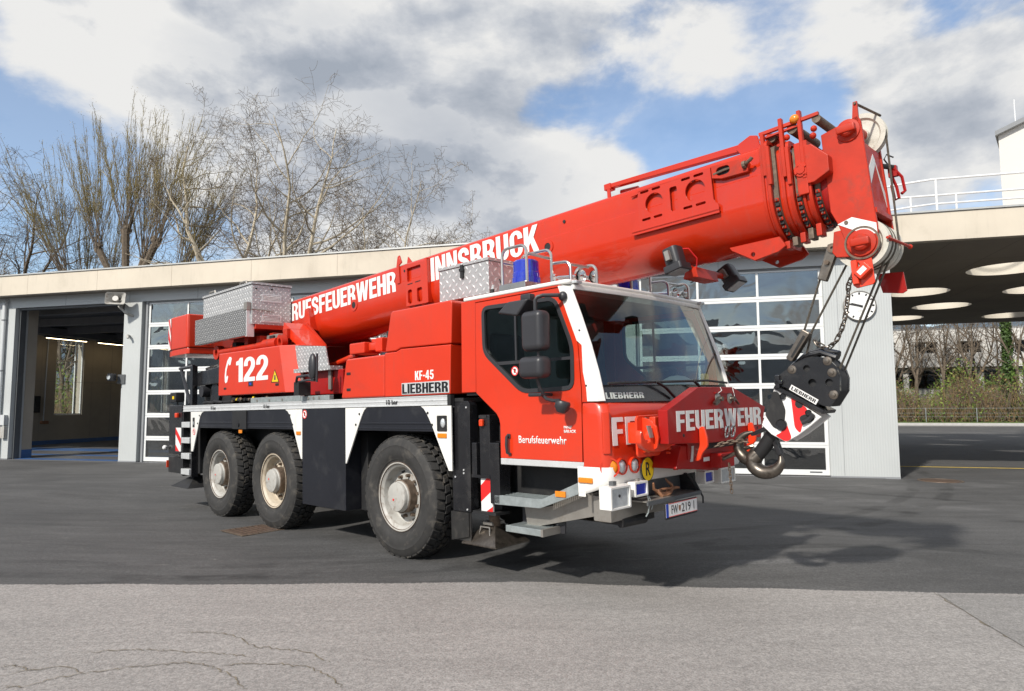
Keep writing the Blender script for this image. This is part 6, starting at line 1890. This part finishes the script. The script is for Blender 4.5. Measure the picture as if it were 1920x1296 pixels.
def hf(u, v, w):   # head front plane: u -> y, v
    return (4.3745 - (v + .36) * .031 + w, u, v)
for p in ([(hr_ + .05, -.16), (hr_ + .05, -.04), (YC - .01, .10), (YC + .03, .06), (YC - .01, .0)], [(YC - .01, .10), (YC + .03, .04), (YC + .16, -.16), (YC + .16, -.27)]):
    MB().prism(p, hf, .001, .003).build('white_chevron', 'letter_white', BO)
MB().prism([(4.135, -.405), (4.235, -.375), (4.388, -.452), (4.388, -.53), (4.275, -.495)], XZ(hr_), -.0005, -.003).build('white_stripe', 'letter_white', BO)
MB().cyl((4.195, hr_, -.405), (4.195, hr_ - .012, -.405), .014, n=6).build('bolt', 'dirty_steel', BO)
for u, v, r in ((4.275, .255, .062), (4.283, -.572, .072)):
    b_ = MB().lathe([(r * 1.35, 0), (r * 1.3, .012), (r * .85, .016), (r * .8, .05), (r * .6, .062), (.0001, .064)], (u, hr_, v), (0, -1, 0), 28).build('axle_boss', 'worn_red', BO)
    MB().box(u - .065, u + .065, hr_ - .075, hr_ - .03, v - .03, v + .03).build('axle_lock', 'worn_red', b_, bevel=.015)
MB().lathe([(.104, -.001), (.106, .006), (.118, .006), (.12, -.001)], (4.283, hr_, -.572), (0, -1, 0), 32).build('boss_ring', 'dirty_steel', BO)
def sheave(u, v, y, r, w, mat='sheave', name='sheave'):
    return MB().lathe([(.035, -w * .6), (.05, -w * .6), (.055, -w * .25), (r * .72, -w * .2), (r * .8, -w * .5), (r, -w * .5), (r * .93, -w * .1), (r * .93, w * .1), (r, w * .5), (r * .8, w * .5), (r * .72, w * .2), (.055, w * .25), (.05, w * .6), (.035, w * .6)], (u, y, v), (0, 1, 0), 44).build(name, mat, BO, smooth=30)
us = sheave(4.272, .300, YC + .13, .168, .06)
MB().cyl((4.272, hr_, .29), (4.272, YC + .17, .30), .045, n=16).build('upper_axle', 'worn_red', BO)
for k in range(5):
    sheave(4.27, -.567, YC - .15 + k * .072, .178, .062)
MB().tube([(4.27 + .172 * math.cos(R(a)), YC - .08, -.567 + .172 * math.sin(R(a))) for a in range(-100, 100, 12)], .009, 6).tube([(4.27 + .172 * math.cos(R(a)), YC - .005, -.567 + .172 * math.sin(R(a))) for a in range(-100, 100, 12)], .009, 6).build('sheave_rope', 'rope', BO)
# post with keeper rod above the head, rope keepers
MB().hexa([(4.305, hr_, .30), (4.35, hr_, .30), (4.35, hr_ + .02, .30), (4.305, hr_ + .02, .30), (4.325, hr_, .45), (4.352, hr_, .45), (4.352, hr_ + .02, .45), (4.325, hr_ + .02, .45)]).build('keeper_post', 'worn_red', BO)
MB().cyl((4.338, hr_ - .01, .435), (4.40, YC + .16, .43), .009, n=8).build('keeper_rod', 'dirty_steel', BO)
MB().box(4.38, 4.45, hr_ + .06, hr_ + .085, -.585, -.545).cyl((4.445, hr_ - .0, -.57), (4.47, YC + .25, -.575), .01, n=8).sphere((4.47, YC + .25, -.575), .018, 8, 6).build('rope_keeper', 'worn_red', BO)
# brackets hanging below the head
MB().plate([(4.17, -.58), (4.33, -.66), (4.335, -.86), (4.32, -.875), (4.215, -.885), (4.19, -.86), (4.25, -.72)], [], XZ(hr_ + .005), 0, .014).build('limit_bracket', 'signal_red', BO, bevel=.003, seg=1)
MB().box(4.20, 4.24, hr_ - .03, hr_ + .005, -.86, -.69).build('limit_arm', 'signal_red', BO, bevel=.004, seg=1)
q_ = Matrix.Translation((4.275, hr_ - .02, -.775)) @ Matrix.Rotation(R(-38), 4, 'Y')
lm = MB().box(-.05, .05, -.03, .02, -.035, .035, q_).build('limit_switch', 'signal_red', BO, bevel=.005)
MB().box(-.03, .03, -.033, -.0305, -.018, .018, q_).build('switch_label', 'letter_white', lm)
MB().plate([(4.10, -.45), (4.16, -.45), (4.22, -.66), (4.10, -.64), (4.075, -.60)], [], XZ(hr_ + .005), 0, .02).build('anchor_lug', 'worn_red', BO, bevel=.004, seg=1)
MB().plate([(4.24, -.74), (4.42, -.76), (4.43, -.90), (4.40, -.915), (4.27, -.89)], [], XZ(YC + .19), 0, .014).build('lower_cheek', 'shaded_red', BO)
# small anemometer tangle beside the head
MB().box(4.38, 4.44, YC + .26, YC + .30, -.02, .06).tube([(4.40, YC + .28, -.02), (4.42, YC + .29, -.10), (4.43, YC + .28, -.19), (4.40, YC + .28, -.20), (4.39, YC + .28, -.08)], .012, 6).tube([(4.42, YC + .26, .04), (4.46, YC + .30, -.03), (4.47, YC + .30, -.14), (4.45, YC + .28, -.16)], .012, 6).build('end_switch', 'shaded_red', BO)
MB().cyl((4.36, YC + .2, .06), (4.42, YC + .28, .05), .02, n=8).build('switch_arm', 'black_matt', BO)
MB().tube([(4.40, YC + .27, .05), (4.37, YC + .24, .12), (4.39, YC + .24, .15), (4.43, YC + .26, .12)], .006, 5).build('switch_cable', 'black_matt', BO)
# lug under the boom end
for y in (YC - .235, YC + .205):
    MB().plate([(3.31, -.40), (3.33, -.43), (3.51, -.545), (3.70, -.515), (3.76, -.48), (3.72, -.40)], [circ(3.50, -.495, .017, 14)], XZ(y), 0, .03).build('boom_foot', 'worn_red', BO, bevel=.004, seg=1)
MB().box(3.34, 3.72, YC - .205, YC + .205, -.46, -.42).build('foot_web', 'worn_red', BO)
for k in range(5):
    MB().box(3.74 + k * .06, 3.78 + k * .06, YC - .2, YC - .1, -.50 + k * .012, -.44 + k * .02).build('chain_clutter', 'dirty_steel' if k % 2 else 'worn_red', BO, bevel=.006)
# flood lights under the boom
fb = MB().hexa([(2.88, -.36, 2.545), (3.02, -.36, 2.545), (3.02, .0, 2.545), (2.88, .0, 2.545), (2.90, -.36, 2.60), (3.0, -.36, 2.64), (3.0, .0, 2.64), (2.90, .0, 2.60)]).cyl((2.93, -.62, 2.66), (2.95, -.25, 2.62), .028, n=10).cyl((2.95, -.1, 2.615), (2.95, .25, 2.63), .028, n=10).build('lamp_bracket', 'worn_red', CR, bevel=.004, seg=1)
def flood(c, tilt, yaw):
    m4 = Matrix.Translation(c) @ Matrix.Rotation(yaw, 4, 'Z') @ Matrix.Rotation(tilt, 4, 'Y')
    o = MB().add([m4 @ Vector(p) for p in MB().prism(rrect(-.07, .07, -.075, .075, .04), XY(), -.05, .10).v], MB().prism(rrect(-.07, .07, -.075, .075, .04), XY(), -.05, .10).f).build('flood_light', 'plastic', CR, bevel=.01)
    rim = MB().prism(rrect(-.085, .085, -.09, .09, .02), XY(), -.11, -.05)
    MB().add([m4 @ Vector(p) for p in rim.v], rim.f).build('hood', 'plastic', o, bevel=.008)
    ln = MB().prism(rrect(-.065, .065, -.07, .07, .015), XY(), -.114, -.109)
    MB().add([m4 @ Vector(p) for p in ln.v], ln.f).build('lens', 'clear_lens', o)
    MB().box(-.02, .02, -.12, -.08, -.02, .06, m4).build('yoke', 'steel_sheet', o)
flood((2.93, -.56, 2.68), R(-14), R(0))
flood((2.98, .30, 2.63), R(-30), R(0))
MB().tube([(2.93, -.50, 2.78), (2.99, -.44, 2.78), (3.03, -.38, 2.70), (3.0, -.34, 2.62)], .006, 6).build('lamp_cable', 'sign_red', CR)
# ================================================================== nose frame, front lamps and hooks
NF = 3.04
nose = [(-.96, 1.200), (-.96, 1.455), (-.48, 1.629), (.109, 1.629), (.737, 1.445), (.62, 1.17), (-.30, 1.172)]
nf = MB().prism(nose, YZ(), 2.955, NF).build('nose_frame', 'shaded_red', CR, bevel=.006, seg=2)
fwn = lambda u, v, w: (NF + .0006 + w, u, v)
block_text('nose_lettering', 'FEUERWEHR', (-.838, .636, 1.287, 1.445), fwn, 'letter_white', nf, .07, .002)
MB().box(2.70, 2.957, -.55, .50, 1.05, 1.36).build('nose_support', 'shaded_red', CR)
# lower draw beam
lb = MB().prism([(-.72, .99), (-.64, 1.165), (-.15, 1.16), (.27, 1.10), (.27, 1.03), (-.05, .925), (-.158, .932), (-.45, .965)], YZ(), 2.72, 2.95).build('draw_beam', 'shaded_red', CR, bevel=.008)
MB().hexa([(2.72, -.20, .945), (3.05, -.17, .955), (3.05, .06, .955), (2.72, .10, .945), (2.72, -.20, 1.09), (3.05, -.17, 1.075), (3.05, .06, 1.075), (2.72, .10, 1.09)]).build('draw_nose', 'shaded_red', CR, bevel=.008)
MB().box(2.9505, 2.952, -.29, -.19, 1.015, 1.075).build('label', 'letter_white', lb)
MB().hexa([(2.951, -.51, 1.03), (2.96, -.51, 1.03), (2.96, -.475, 1.03), (2.951, -.475, 1.03), (2.951, -.485, 1.155), (2.96, -.485, 1.155), (2.96, -.45, 1.155), (2.951, -.45, 1.155)]).build('link_bar', 'aluminium', lb)
MB().box(2.90, 2.96, -.30, .24, 1.115, 1.165).build('draw_gap', 'black_matt', lb)
for z in (1.098, 1.130):
    MB().box(2.83, 2.87, -.67, -.46, z, z + .022).build('latch_bar', 'signal_red', CR, bevel=.004, seg=1)
MB().cyl((2.875, -.58, 1.085), (2.875, -.58, 1.165), .016, n=8).cyl((2.875, -.55, 1.09), (2.875, -.55, 1.16), .014, n=8).build('latch_bolt', 'dirty_steel', CR)
MB().box(2.83, 2.86, -.57, -.54, .965, 1.09).box(2.83, 2.86, -.50, -.47, .965, 1.09).build('latch_post', 'signal_red', CR)
# orange teeth
for y in (-.50, .36):
    MB().prism(rpoly([(3.045, 1.305), (3.085, 1.318), (3.112, 1.22), (3.114, 1.155), (3.06, 1.10), (3.042, 1.045), (2.99, 1.035), (3.02, 1.10), (3.045, 1.165)], .02, 3), XZ(), y - .012, y + .012).build('guide_tooth', 'signal_red', nf, bevel=.003, seg=1)
# clamp pins, shackles, holes
for y, dy in ((-.16, -.10), (.05, .10)):
    MB().lathe([(.0001, .012), (.03, .012), (.045, .004), (.05, 0)], (NF, y, 1.535), (1, 0, 0), 16).build('pin_plate', 'steel_sheet', nf)
    MB().hexa([(NF + .012, y - .02, 1.55), (NF + .035, y - .02, 1.55), (NF + .035, y + .02, 1.55), (NF + .012, y + .02, 1.55), (NF + .012, y + dy - .018, 1.50), (NF + .035, y + dy - .018, 1.50), (NF + .035, y + dy + .018, 1.475), (NF + .012, y + dy + .018, 1.475)]).cyl((NF, y, 1.53), (NF + .045, y, 1.53), .02, n=10).build('clamp_pin', 'worn_steel', nf)
MB().box(NF + .001, NF + .012, -.22, .10, 1.575, 1.585).build('pin_rail', 'shaded_red', nf)
for y in (-.09, .015):
    MB().tube([(NF + .03 + .01 * math.sin(a), y + .034 * math.cos(a), 1.255 + .048 * math.sin(a)) for a in [2 * math.pi * k / 20 for k in range(20)]], .010, 8, closed=True).build('shackle_ring', 'chrome', nf)
for y, z in ((-.74, 1.255), (-.44, 1.26), (.33, 1.36), (.55, 1.26)):
    MB().cyl((NF - .002, y, z), (NF + .0015, y, z), .014, n=10).build('bolt_hole', 'black_matt', nf)
MB().tube([(NF + .004, -.12, 1.628), (NF + .012, -.11, 1.60), (NF + .012, -.18, 1.575)], .003, 5).tube([(NF + .004, .10, 1.63), (NF + .01, .12, 1.55), (NF + .01, .115, 1.50)], .003, 5).build('pin_wire', 'letter_white', nf)
MB().box(2.66, 2.70, -.60, -.52, 1.24, 1.29).build('small_plate', 'steel_sheet', CR)

# stowed double hook on the front panel
sh = empty('stowed_hook_block')
sh.matrix_world = CR.matrix_world @ Matrix.Translation((.10, -.115, .003))
tag(sh, 'small orange-red double hook clamped on the front panel beside the yellow R disc', 'crane hook')
MB().prism(rrect(-.955, -.63, 1.095, 1.415, .035), YZ(), 2.715, 2.735).build('back_plate', 'signal_red', sh, bevel=.004, seg=1)
anchor = [(-.855, 1.405), (-.855, 1.33), (-.90, 1.32), (-.935, 1.27), (-.93, 1.225), (-.965, 1.215), (-1.005, 1.25), (-1.02, 1.305), (-1.045, 1.31), (-1.06, 1.27), (-1.055, 1.215), (-1.02, 1.175), (-.95, 1.145), (-.86, 1.135), (-.76, 1.135), (-.67, 1.15), (-.60, 1.18), (-.565, 1.22), (-.56, 1.27), (-.58, 1.315), (-.605, 1.30), (-.62, 1.25), (-.655, 1.225), (-.69, 1.235), (-.70, 1.28), (-.705, 1.35), (-.72, 1.405)]
MB().prism(anchor, YZ(), 2.78, 2.835).build('double_hook', 'signal_red', sh, bevel=.012, seg=2)
MB().prism([(2.735, 1.40), (2.80, 1.385), (2.86, 1.33), (2.875, 1.25), (2.86, 1.17), (2.81, 1.14), (2.735, 1.13)], XZ(), -.885, -.860).build('fin', 'signal_red', sh, bevel=.006)
for y in (-.93, -.665):
    MB().hexa([(2.84, y - .02, 1.25), (2.855, y - .02, 1.25), (2.855, y + .015, 1.25), (2.84, y + .015, 1.25), (2.82, y - .03, 1.34), (2.835, y - .03, 1.34), (2.835, y + .015, 1.34), (2.82, y + .015, 1.34)]).build('safety_latch', 'steel_sheet', sh)
for y in (-.84, -.755):
    MB().cyl((2.735, y, 1.385), (2.75, y, 1.385), .014, n=8).build('bolt', 'steel_sheet', sh)
MB().box(2.60, 2.716, -.88, -.72, 1.2, 1.36).build('mount', 'signal_red', sh)
MB().cyl((2.84, -.815, 1.22), (2.90, -.815, 1.22), .03, .02, n=10).build('swivel_pin', 'dirty_steel', sh)

# bumper flood lamps, blue flashers, rope tray and number plate
def lampbox(name, y0, y1, z0, z1, x0, x1, lens):
    o = MB().plate(rrect(y0, y1, z0, z1, .008, 2), [rrect(y0 + .018, y1 - .018, z0 + .016, z1 - .016, .006, 2)], YZ(), x0, x1).build(name, 'white_paint', CR, bevel=.003, seg=1)
    MB().box(x0, x0 + .012, y0 + .01, y1 - .01, z0 + .01, z1 - .01).build('housing_back', 'white_paint', o)
    MB().prism(rrect(y0 + .018, y1 - .018, z0 + .016, z1 - .016, .01, 2), YZ(), x1 - .02, x1 - .012).build('lens', lens, o, bevel=.003)
    return o
lb1 = lampbox('fog_lamp', -1.37, -1.115, .732, .902, 2.68, 2.79, 'clear_lens')
MB().cyl((2.776, -1.25, .83), (2.781, -1.25, .83), .012, n=8).build('bulb_cap', 'black_matt', lb1)
MB().box(2.70, 2.74, -1.27, -1.23, .90, .935).build('lamp_stem', 'dark_frame', lb1)
bf = lampbox('blue_flasher', -1.06, -.88, .796, .91, 2.72, 2.79, 'blue_lens')
MB().box(2.68, 2.72, -1.10, -1.05, .85, .90).build('lamp_ear', 'white_paint', bf)
MB().box(2.74, 2.76, -.98, -.95, .905, .93).build('lamp_stem', 'steel_sheet', bf)
lampbox('blue_flasher', .01, .175, .79, .90, 2.70, 2.79, 'blue_lens')
lampbox('fog_lamp', .32, .60, .76, .90, 2.68, 2.78, 'clear_lens')
MB().tube([(2.78, -.89, .80), (2.79, -.87, .73), (2.78, -.88, .66), (2.77, -.90, .63)], .006, 6).tube([(2.78, -.87, .79), (2.80, -.84, .72), (2.79, -.85, .68)], .004, 6).build('loose_cable', 'galvanised', CR)
tr = MB().hexa([(2.60, -.95, .745), (2.82, -.95, .745), (2.82, -.13, .745), (2.60, -.13, .745), (2.62, -.95, .755), (2.82, -.95, .755), (2.82, -.13, .755), (2.62, -.13, .755)]).build('rope_tray', 'steel_sheet', CR)
MB().add([(2.64, -.96, .75), (2.64, -.12, .75), (2.66, -.12, .89), (2.66, -.96, .89)], [(0, 1, 2, 3)]).build('tray_back', 'dark_frame', tr)
MB().box(2.815, 2.83, -.95, -.13, .722, .755).build('tray_lip', 'dark_frame', tr)
MB().hexa([(2.62, -.14, .72), (2.83, -.14, .72), (2.83, -.12, .72), (2.62, -.12, .72), (2.60, -.20, .90), (2.72, -.20, .90), (2.72, -.17, .90), (2.60, -.17, .90)]).tube([(2.75, -.16, .90), (2.84, -.13, .70), (2.84, -.13, .65)], .008, 6).build('tray_side', 'black_matt', tr)
MB().box(2.45, 2.62, -1.15, -.2, .60, .80).build('underride_bar', 'steel_sheet', CR, bevel=.01)
MB().box(2.40, 2.62, -1.0, -.55, .56, .61).cyl((2.6, -1.0, .58), (2.62, -.7, .58), .04, n=10).build('tow_eye_mount', 'black_matt', CR)
pl_ = MB().prism(rrect(-.742, -.246, .588, .716, .01, 2), YZ(), 2.838, 2.848).build('number_plate', 'black_matt', CR, bevel=.002, seg=1)
MB().box(2.8485, 2.850, -.735, -.253, .604, .710).build('plate_face', 'letter_white', pl_)
MB().box(2.8505, 2.8515, -.735, -.700, .604, .710).build('plate_band', 'plate_blue', pl_)
for z in (.605, .706):
    MB().box(2.8503, 2.8513, -.70, -.253, z, z + .004).build('plate_line', 'sign_red', pl_)
fpl = lambda u, v, w: (2.8505 + w, u, v)
text('registration', 'FW', (-.655, -.56, .625, .692), fpl, 'black_matt', pl_, .0, .0012)
text('registration', '219', (-.50, -.36, .625, .692), fpl, 'black_matt', pl_, .0, .0012)
text('registration', 'I', (-.31, -.302, .625, .692), fpl, 'black_matt', pl_, .0, .0012)
MB().prism([(-.545, .682), (-.515, .682), (-.515, .65), (-.53, .632), (-.545, .65)], fpl, 0, .001).build('crest', 'antler', pl_)
# stiff brown rope lying in the tray
an = empty('rope_coil')
an.matrix_world = CR.matrix_world
tag(an, 'tangle of stiff brown rope lying in the tray under the bumper', 'rope')
MB().tube([(2.74, -.73, .87), (2.73, -.71, .82), (2.75, -.66, .785), (2.76, -.60, .772), (2.76, -.52, .776), (2.75, -.47, .80), (2.74, -.46, .83), (2.73, -.50, .86), (2.73, -.53, .885)], .014, 8, [.008, .012, .016, .018, .018, .016, .014, .011, .006]).tube([(2.75, -.47, .80), (2.76, -.42, .805), (2.76, -.38, .80)], .012, 8, [.014, .013, .01]).tube([(2.75, -.68, .80), (2.77, -.66, .76), (2.77, -.60, .757), (2.78, -.54, .77)], .012, 8, [.014, .016, .014, .009]).build('strand', 'antler', an)
MB().tube([(2.74 + .015 * math.sin(3 * a), -.58 + .10 * math.cos(a), .79 + .022 * math.sin(a) + .01 * math.cos(2 * a)) for a in [2 * math.pi * k / 20 for k in range(20)]], .011, 7, closed=True).build('loop', 'antler', an)

# ================================================================== ropes, sockets, chain, hook block
def BU(u, y, v):   # boom space -> crane space
    t = R(2.3)
    return (u * math.cos(t) - v * math.sin(t), y, 3.0 + u * math.sin(t) + v * math.cos(t))
ya = hr_ + .02
rp = MB()
rp.tube([BU(4.43, YC + .13, .30), BU(4.447, YC + .06, -.56)], .0085, 6)
rp.tube([BU(4.42, YC - .08, -.62), (4.047, YC - .06, 1.725)], .0085, 6).tube([BU(4.435, YC - .005, -.60), (4.062, YC - .0, 1.718)], .0085, 6)
rp.tube([BU(4.14, YC - .08, -.66), (3.868, YC - .07, 2.02)], .0085, 6)
rp.tube([(3.965, YC - .11, 2.395), (3.822, YC - .11, 2.012)], .0085, 6)
rp.tube([(3.868, YC - .07, 2.02), (3.80, YC - .06, 1.80)], .0085, 6)
rp.build('hoist_rope', 'rope', CR)
# wedge socket hanging from the head
def bar2(p0, p1, w, t, y):
    a, b = Vector((p0[0], p0[1])), Vector((p1[0], p1[1]))
    d = (b - a).normalized(); n = Vector((-d.y, d.x)) * w
    return [tuple(a + n), tuple(b + n * .8), tuple(b - n * .8), tuple(a - n)]
ws_ = MB().prism(bar2((4.085, 2.635), (3.985, 2.385), .042, 0, 0), XZ(), YC - .14, YC - .085).build('wedge_socket', 'worn_steel', CR, bevel=.01)
MB().lathe([(.012, -.045), (.035, -.045), (.035, .045), (.012, .045)], (4.08, YC - .11, 2.61), (0, 1, 0), 18, closed=True).cyl((4.035, YC - .16, 2.51), (4.035, YC - .07, 2.51), .018, n=10).build('socket_pin', 'dirty_steel', ws_)
ws2 = MB().prism(bar2((3.852, 2.02), (3.71, 1.81), .036, 0, 0), XZ(), YC - .15, YC - .08).build('lower_socket', 'worn_steel', CR, bevel=.012)
MB().prism(bar2((3.84, 1.985), (3.735, 1.83), .009, 0, 0), XZ(), YC - .155, YC - .15).build('socket_rib', 'black_matt', ws2)

def chain(name, pts, wire, pitch, mat, label, cat):
    root = empty(name)
    root.matrix_world = CR.matrix_world
    tag(root, label, cat)
    pts = [Vector(p) for p in pts]
    seg = [(b - a).length for a, b in zip(pts, pts[1:])]
    tot = sum(seg)
    def at(s):
        for i, l in enumerate(seg):
            if s <= l or i == len(seg) - 1:
                return pts[i].lerp(pts[i + 1], s / l), (pts[i + 1] - pts[i]).normalized()
            s -= l
    n = int(tot / pitch)
    for k in range(n):
        p, d = at((k + .5) * pitch)
        q = d.to_track_quat('Z', 'Y') @ Quaternion((0, 0, 1), R(90 * (k % 2)))
        L, w = pitch * .72, pitch * .36
        ring = []
        for j in range(14):
            a = 2 * math.pi * j / 14
            x = w * math.cos(a); z = w * math.sin(a)
            z += (L - w) * (1 if math.sin(a) >= 0 else -1)
            ring.append(p + q @ Vector((x, 0, z)))
        MB().tube(ring, wire, 6, closed=True).build('chain_link', mat, root)
    return root
chain('hanging_chain', [(4.225, -.34, 2.40), (4.183, -.33, 2.315), (4.172, -.32, 2.241), (4.154, -.31, 2.161), (4.129, -.30, 2.068), (4.098, -.29, 1.995), (4.054, -.28, 1.923), (4.006, -.26, 1.892), (3.952, -.25, 1.896), (3.90, -.24, 1.928), (3.868, -.23, 1.98)], .006, .042, 'worn_steel', 'steel chain looping from the boom head to the rope above the hook block', 'chain')
chain('hook_chain', [(3.06, -.30, 1.14), (3.12, -.27, 1.165), (3.18, -.24, 1.18), (3.25, -.22, 1.186), (3.31, -.2, 1.175)], .006, .038, 'dirty_steel', 'short chain tying the big hook to the nose frame', 'chain')
chain('bumper_chain', [(3.08, -.10, .99), (3.085, -.10, .86), (3.09, -.10, .74)], .004, .03, 'dirty_steel', 'thin chain dangling below the draw beam in front of the left lamps', 'chain')
MB().tube([(3.02, -.14, 1.02), (3.12, -.15, 1.06), (3.22, -.15, 1.115), (3.30, -.12, 1.14), (3.27, -.05, 1.14), (3.10, -.04, 1.07)], .016, 8).build('tow_loop', 'worn_steel', CR)

HB = empty('hook_block')
HB.matrix_world = CR.matrix_world
tag(HB, 'black crane hook block with red and white stripes hanging from the boom head', 'hook block')
cheek = [(3.60, 1.632), (3.615, 1.688), (3.683, 1.737), (3.736, 1.778), (3.823, 1.813), (3.921, 1.824), (4.0, 1.802), (4.05, 1.744), (4.073, 1.66), (4.066, 1.565), (3.99, 1.453), (3.945, 1.46), (3.906, 1.482), (3.71, 1.590)]
lower = [(3.585, 1.60), (3.707, 1.533), (3.923, 1.378), (3.834, 1.306), (3.746, 1.242), (3.654, 1.188), (3.543, 1.246), (3.468, 1.318), (3.517, 1.435)]
y0, y1 = -.30, -.085
hol = [(3.84, 1.739, .026), (3.875, 1.631, .03), (3.996, 1.629, .028)]
for y, q in ((y0, 1), (y1, -1)):
    MB().plate(cheek, [circ(a, b, r, 18) for a, b, r in hol] if q > 0 else [], XZ(y), 0, .03 * q).build('cheek_plate', 'black_paint', HB, bevel=.006)
    lo = MB().prism(lower, XZ(y + .002 * q), 0, .028 * q).build('lower_plate', 'letter_white', HB, bevel=.004, seg=1)
    if q > 0:
        for nm, p in (('red_stripe', [(3.71, 1.532), (3.765, 1.49), (3.83, 1.44), (3.80, 1.37), (3.765, 1.255), (3.725, 1.30)]), ('red_stripe', [(3.57, 1.24), (3.654, 1.192), (3.70, 1.218), (3.66, 1.35), (3.62, 1.26)]),
                      ('black_patch', [(3.58, 1.585), (3.625, 1.562), (3.665, 1.43), (3.64, 1.27), (3.56, 1.30), (3.50, 1.40), (3.52, 1.44)]), ('black_patch', [(3.80, 1.40), (3.86, 1.40), (3.88, 1.36), (3.83, 1.33), (3.77, 1.345), (3.765, 1.38)]), ('black_patch', [(3.745, 1.505), (3.79, 1.50), (3.80, 1.455), (3.76, 1.44), (3.735, 1.47)])):
            MB().prism(rpoly(p, .02, 2), XZ(y + .002), 0, -.0015 if nm == 'red_stripe' else -.003).build(nm, 'sign_red' if nm == 'red_stripe' else 'black_matt', lo)
        for a, b, r in ((3.627, 1.322, .042), (3.652, 1.537, .022), (3.836, 1.411, .022)):
            MB().lathe([(.0001, .006), (r * .8, .006), (r, .014), (r * 1.05, 0)], (a, y, b), (0, -1, 0), 22).build('pin_cap', 'black_paint', lo)
        MB().tube([(3.79, y - .016, 1.335), (3.84, y - .016, 1.36), (3.875, y - .016, 1.40)], .016, 8).build('latch_handle', 'plastic', lo)
for k in range(3):
    c_ = (3.88, y0 + .045 + k * .062, 1.645)
    MB().lathe([(.05, -.022), (.17, -.022), (.182, -.024), (.165, 0), (.182, .024), (.17, .022), (.05, .022)], c_, (0, 1, 0), 36).build('block_sheave', 'black_matt', HB)
MB().prism([(a * .995 + .018, b * .985 + .02) for a, b in cheek], XZ(), y0 + .033, y1 - .033).build('block_core', 'black_matt', HB, bevel=.01)
MB().tube([(3.70, -.155, 1.755), (3.80, -.155, 1.845), (3.92, -.155, 1.865), (4.03, -.155, 1.83)], .035, 8).tube([(3.70, -.22, 1.755), (3.80, -.22, 1.835), (3.92, -.22, 1.855), (4.03, -.22, 1.81)], .022, 8).build('rope_guard', 'black_paint', HB)
lbn = Vector((3.911, 1.503)) - Vector((3.719, 1.622)); L_ = lbn.length; lbn.normalize(); lbu = Vector((-lbn.y, lbn.x)) if -lbn.y > 0 else Vector((lbn.y, -lbn.x))
lbu = Vector((-lbn.y, lbn.x))
org = Vector((3.70, 1.588))
def lbf(u, v, w):
    p = org + lbn * u + lbu * v
    return (p.x, y0 - .0005 - w, p.y)
lbp = MB().prism([(0, 0), (L_, 0), (L_, .042), (0, .042)], lbf, 0, .0015).build('label_plate', 'letter_white', HB)
block_text('label_lettering', 'LIEBHERR', (.012, L_ - .012, .008, .034), lambda u, v, w: lbf(u, v, w + .0016), 'black_matt', HB, .08, .0015)
for a, b in ((3.731, 1.737), (4.021, 1.539), (3.993, 1.786), (4.02, 1.70)):
    MB().lathe([(.0001, .016), (.016, .014), (.018, .006), (.03, .004), (.034, 0)], (a, y0, b), (0, -1, 0), 16).build('bolt', 'worn_steel', HB)
MB().hexa([(3.585, y0 - .02, 1.60), (3.94, y0 - .02, 1.40), (3.94, y1 + .02, 1.40), (3.585, y1 + .02, 1.60), (3.60, y0 - .02, 1.625), (3.955, y0 - .02, 1.425), (3.955, y1 + .02, 1.425), (3.60, y1 + .02, 1.625)]).build('hinge_bar', 'black_paint', HB, bevel=.004, seg=1)
MB().box(3.60, 3.66, y0 - .03, y0 + .02, 1.63, 1.66).box(3.605, 3.64, y0 - .03, y0 + .02, 1.60, 1.70).build('hinge_lug', 'black_paint', HB, bevel=.006)
# ramshorn hook
def flat_tube(pts, rs, name, mat, sy=1.15, n=14):
    cps = [Vector((a, 0, b)) for a, b in pts]
    # resample with a Catmull-Rom curve
    P_, Q_ = [], []
    for i in range(len(cps) - 1):
        p0 = cps[max(i - 1, 0)]; p1 = cps[i]; p2 = cps[i + 1]; p3 = cps[min(i + 2, len(cps) - 1)]
        for k in range(6):
            t = k / 6
            P_.append(.5 * ((2 * p1) + (p2 - p0) * t + (2 * p0 - 5 * p1 + 4 * p2 - p3) * t * t + (3 * p1 - p0 - 3 * p2 + p3) * t ** 3))
            Q_.append(rs[i] + (rs[i + 1] - rs[i]) * t)
    P_.append(cps[-1]); Q_.append(rs[-1])
    m = MB().tube(P_, 1, n, Q_)
    m.v = [(x, YC + y * sy, z) for x, y, z in m.v]
    return m.build(name, mat, HB, smooth=60)
flat_tube([(3.36, 1.10), (3.315, 1.045), (3.325, .985), (3.375, .945), (3.44, .938), (3.505, .965), (3.543, 1.02), (3.541, 1.085)], [.045, .06, .06, .056, .051, .044, .03, .006], 'hook_horn', 'hook_steel')
flat_tube([(3.38, 1.10), (3.33, 1.04), (3.265, 1.04), (3.215, 1.085), (3.20, 1.14), (3.215, 1.195), (3.262, 1.236), (3.328, 1.258)], [.04, .058, .054, .047, .041, .034, .024, .007], 'hook_horn', 'hook_steel')
flat_tube([(3.52, 1.27), (3.47, 1.21), (3.41, 1.13), (3.35, 1.06)], [.056, .056, .054, .05], 'hook_shank', 'black_matt', 1.0)
MB().prism(bar2((3.50, 1.22), (3.545, 1.08), .022, 0, 0), XZ(), YC - .03, YC + .03).build('safety_latch', 'black_paint', HB, bevel=.006)
MB().prism(bar2((3.45, 1.29), (3.32, 1.235), .016, 0, 0), XZ(), YC - .03, YC + .03).build('safety_latch', 'black_paint', HB, bevel=.006)
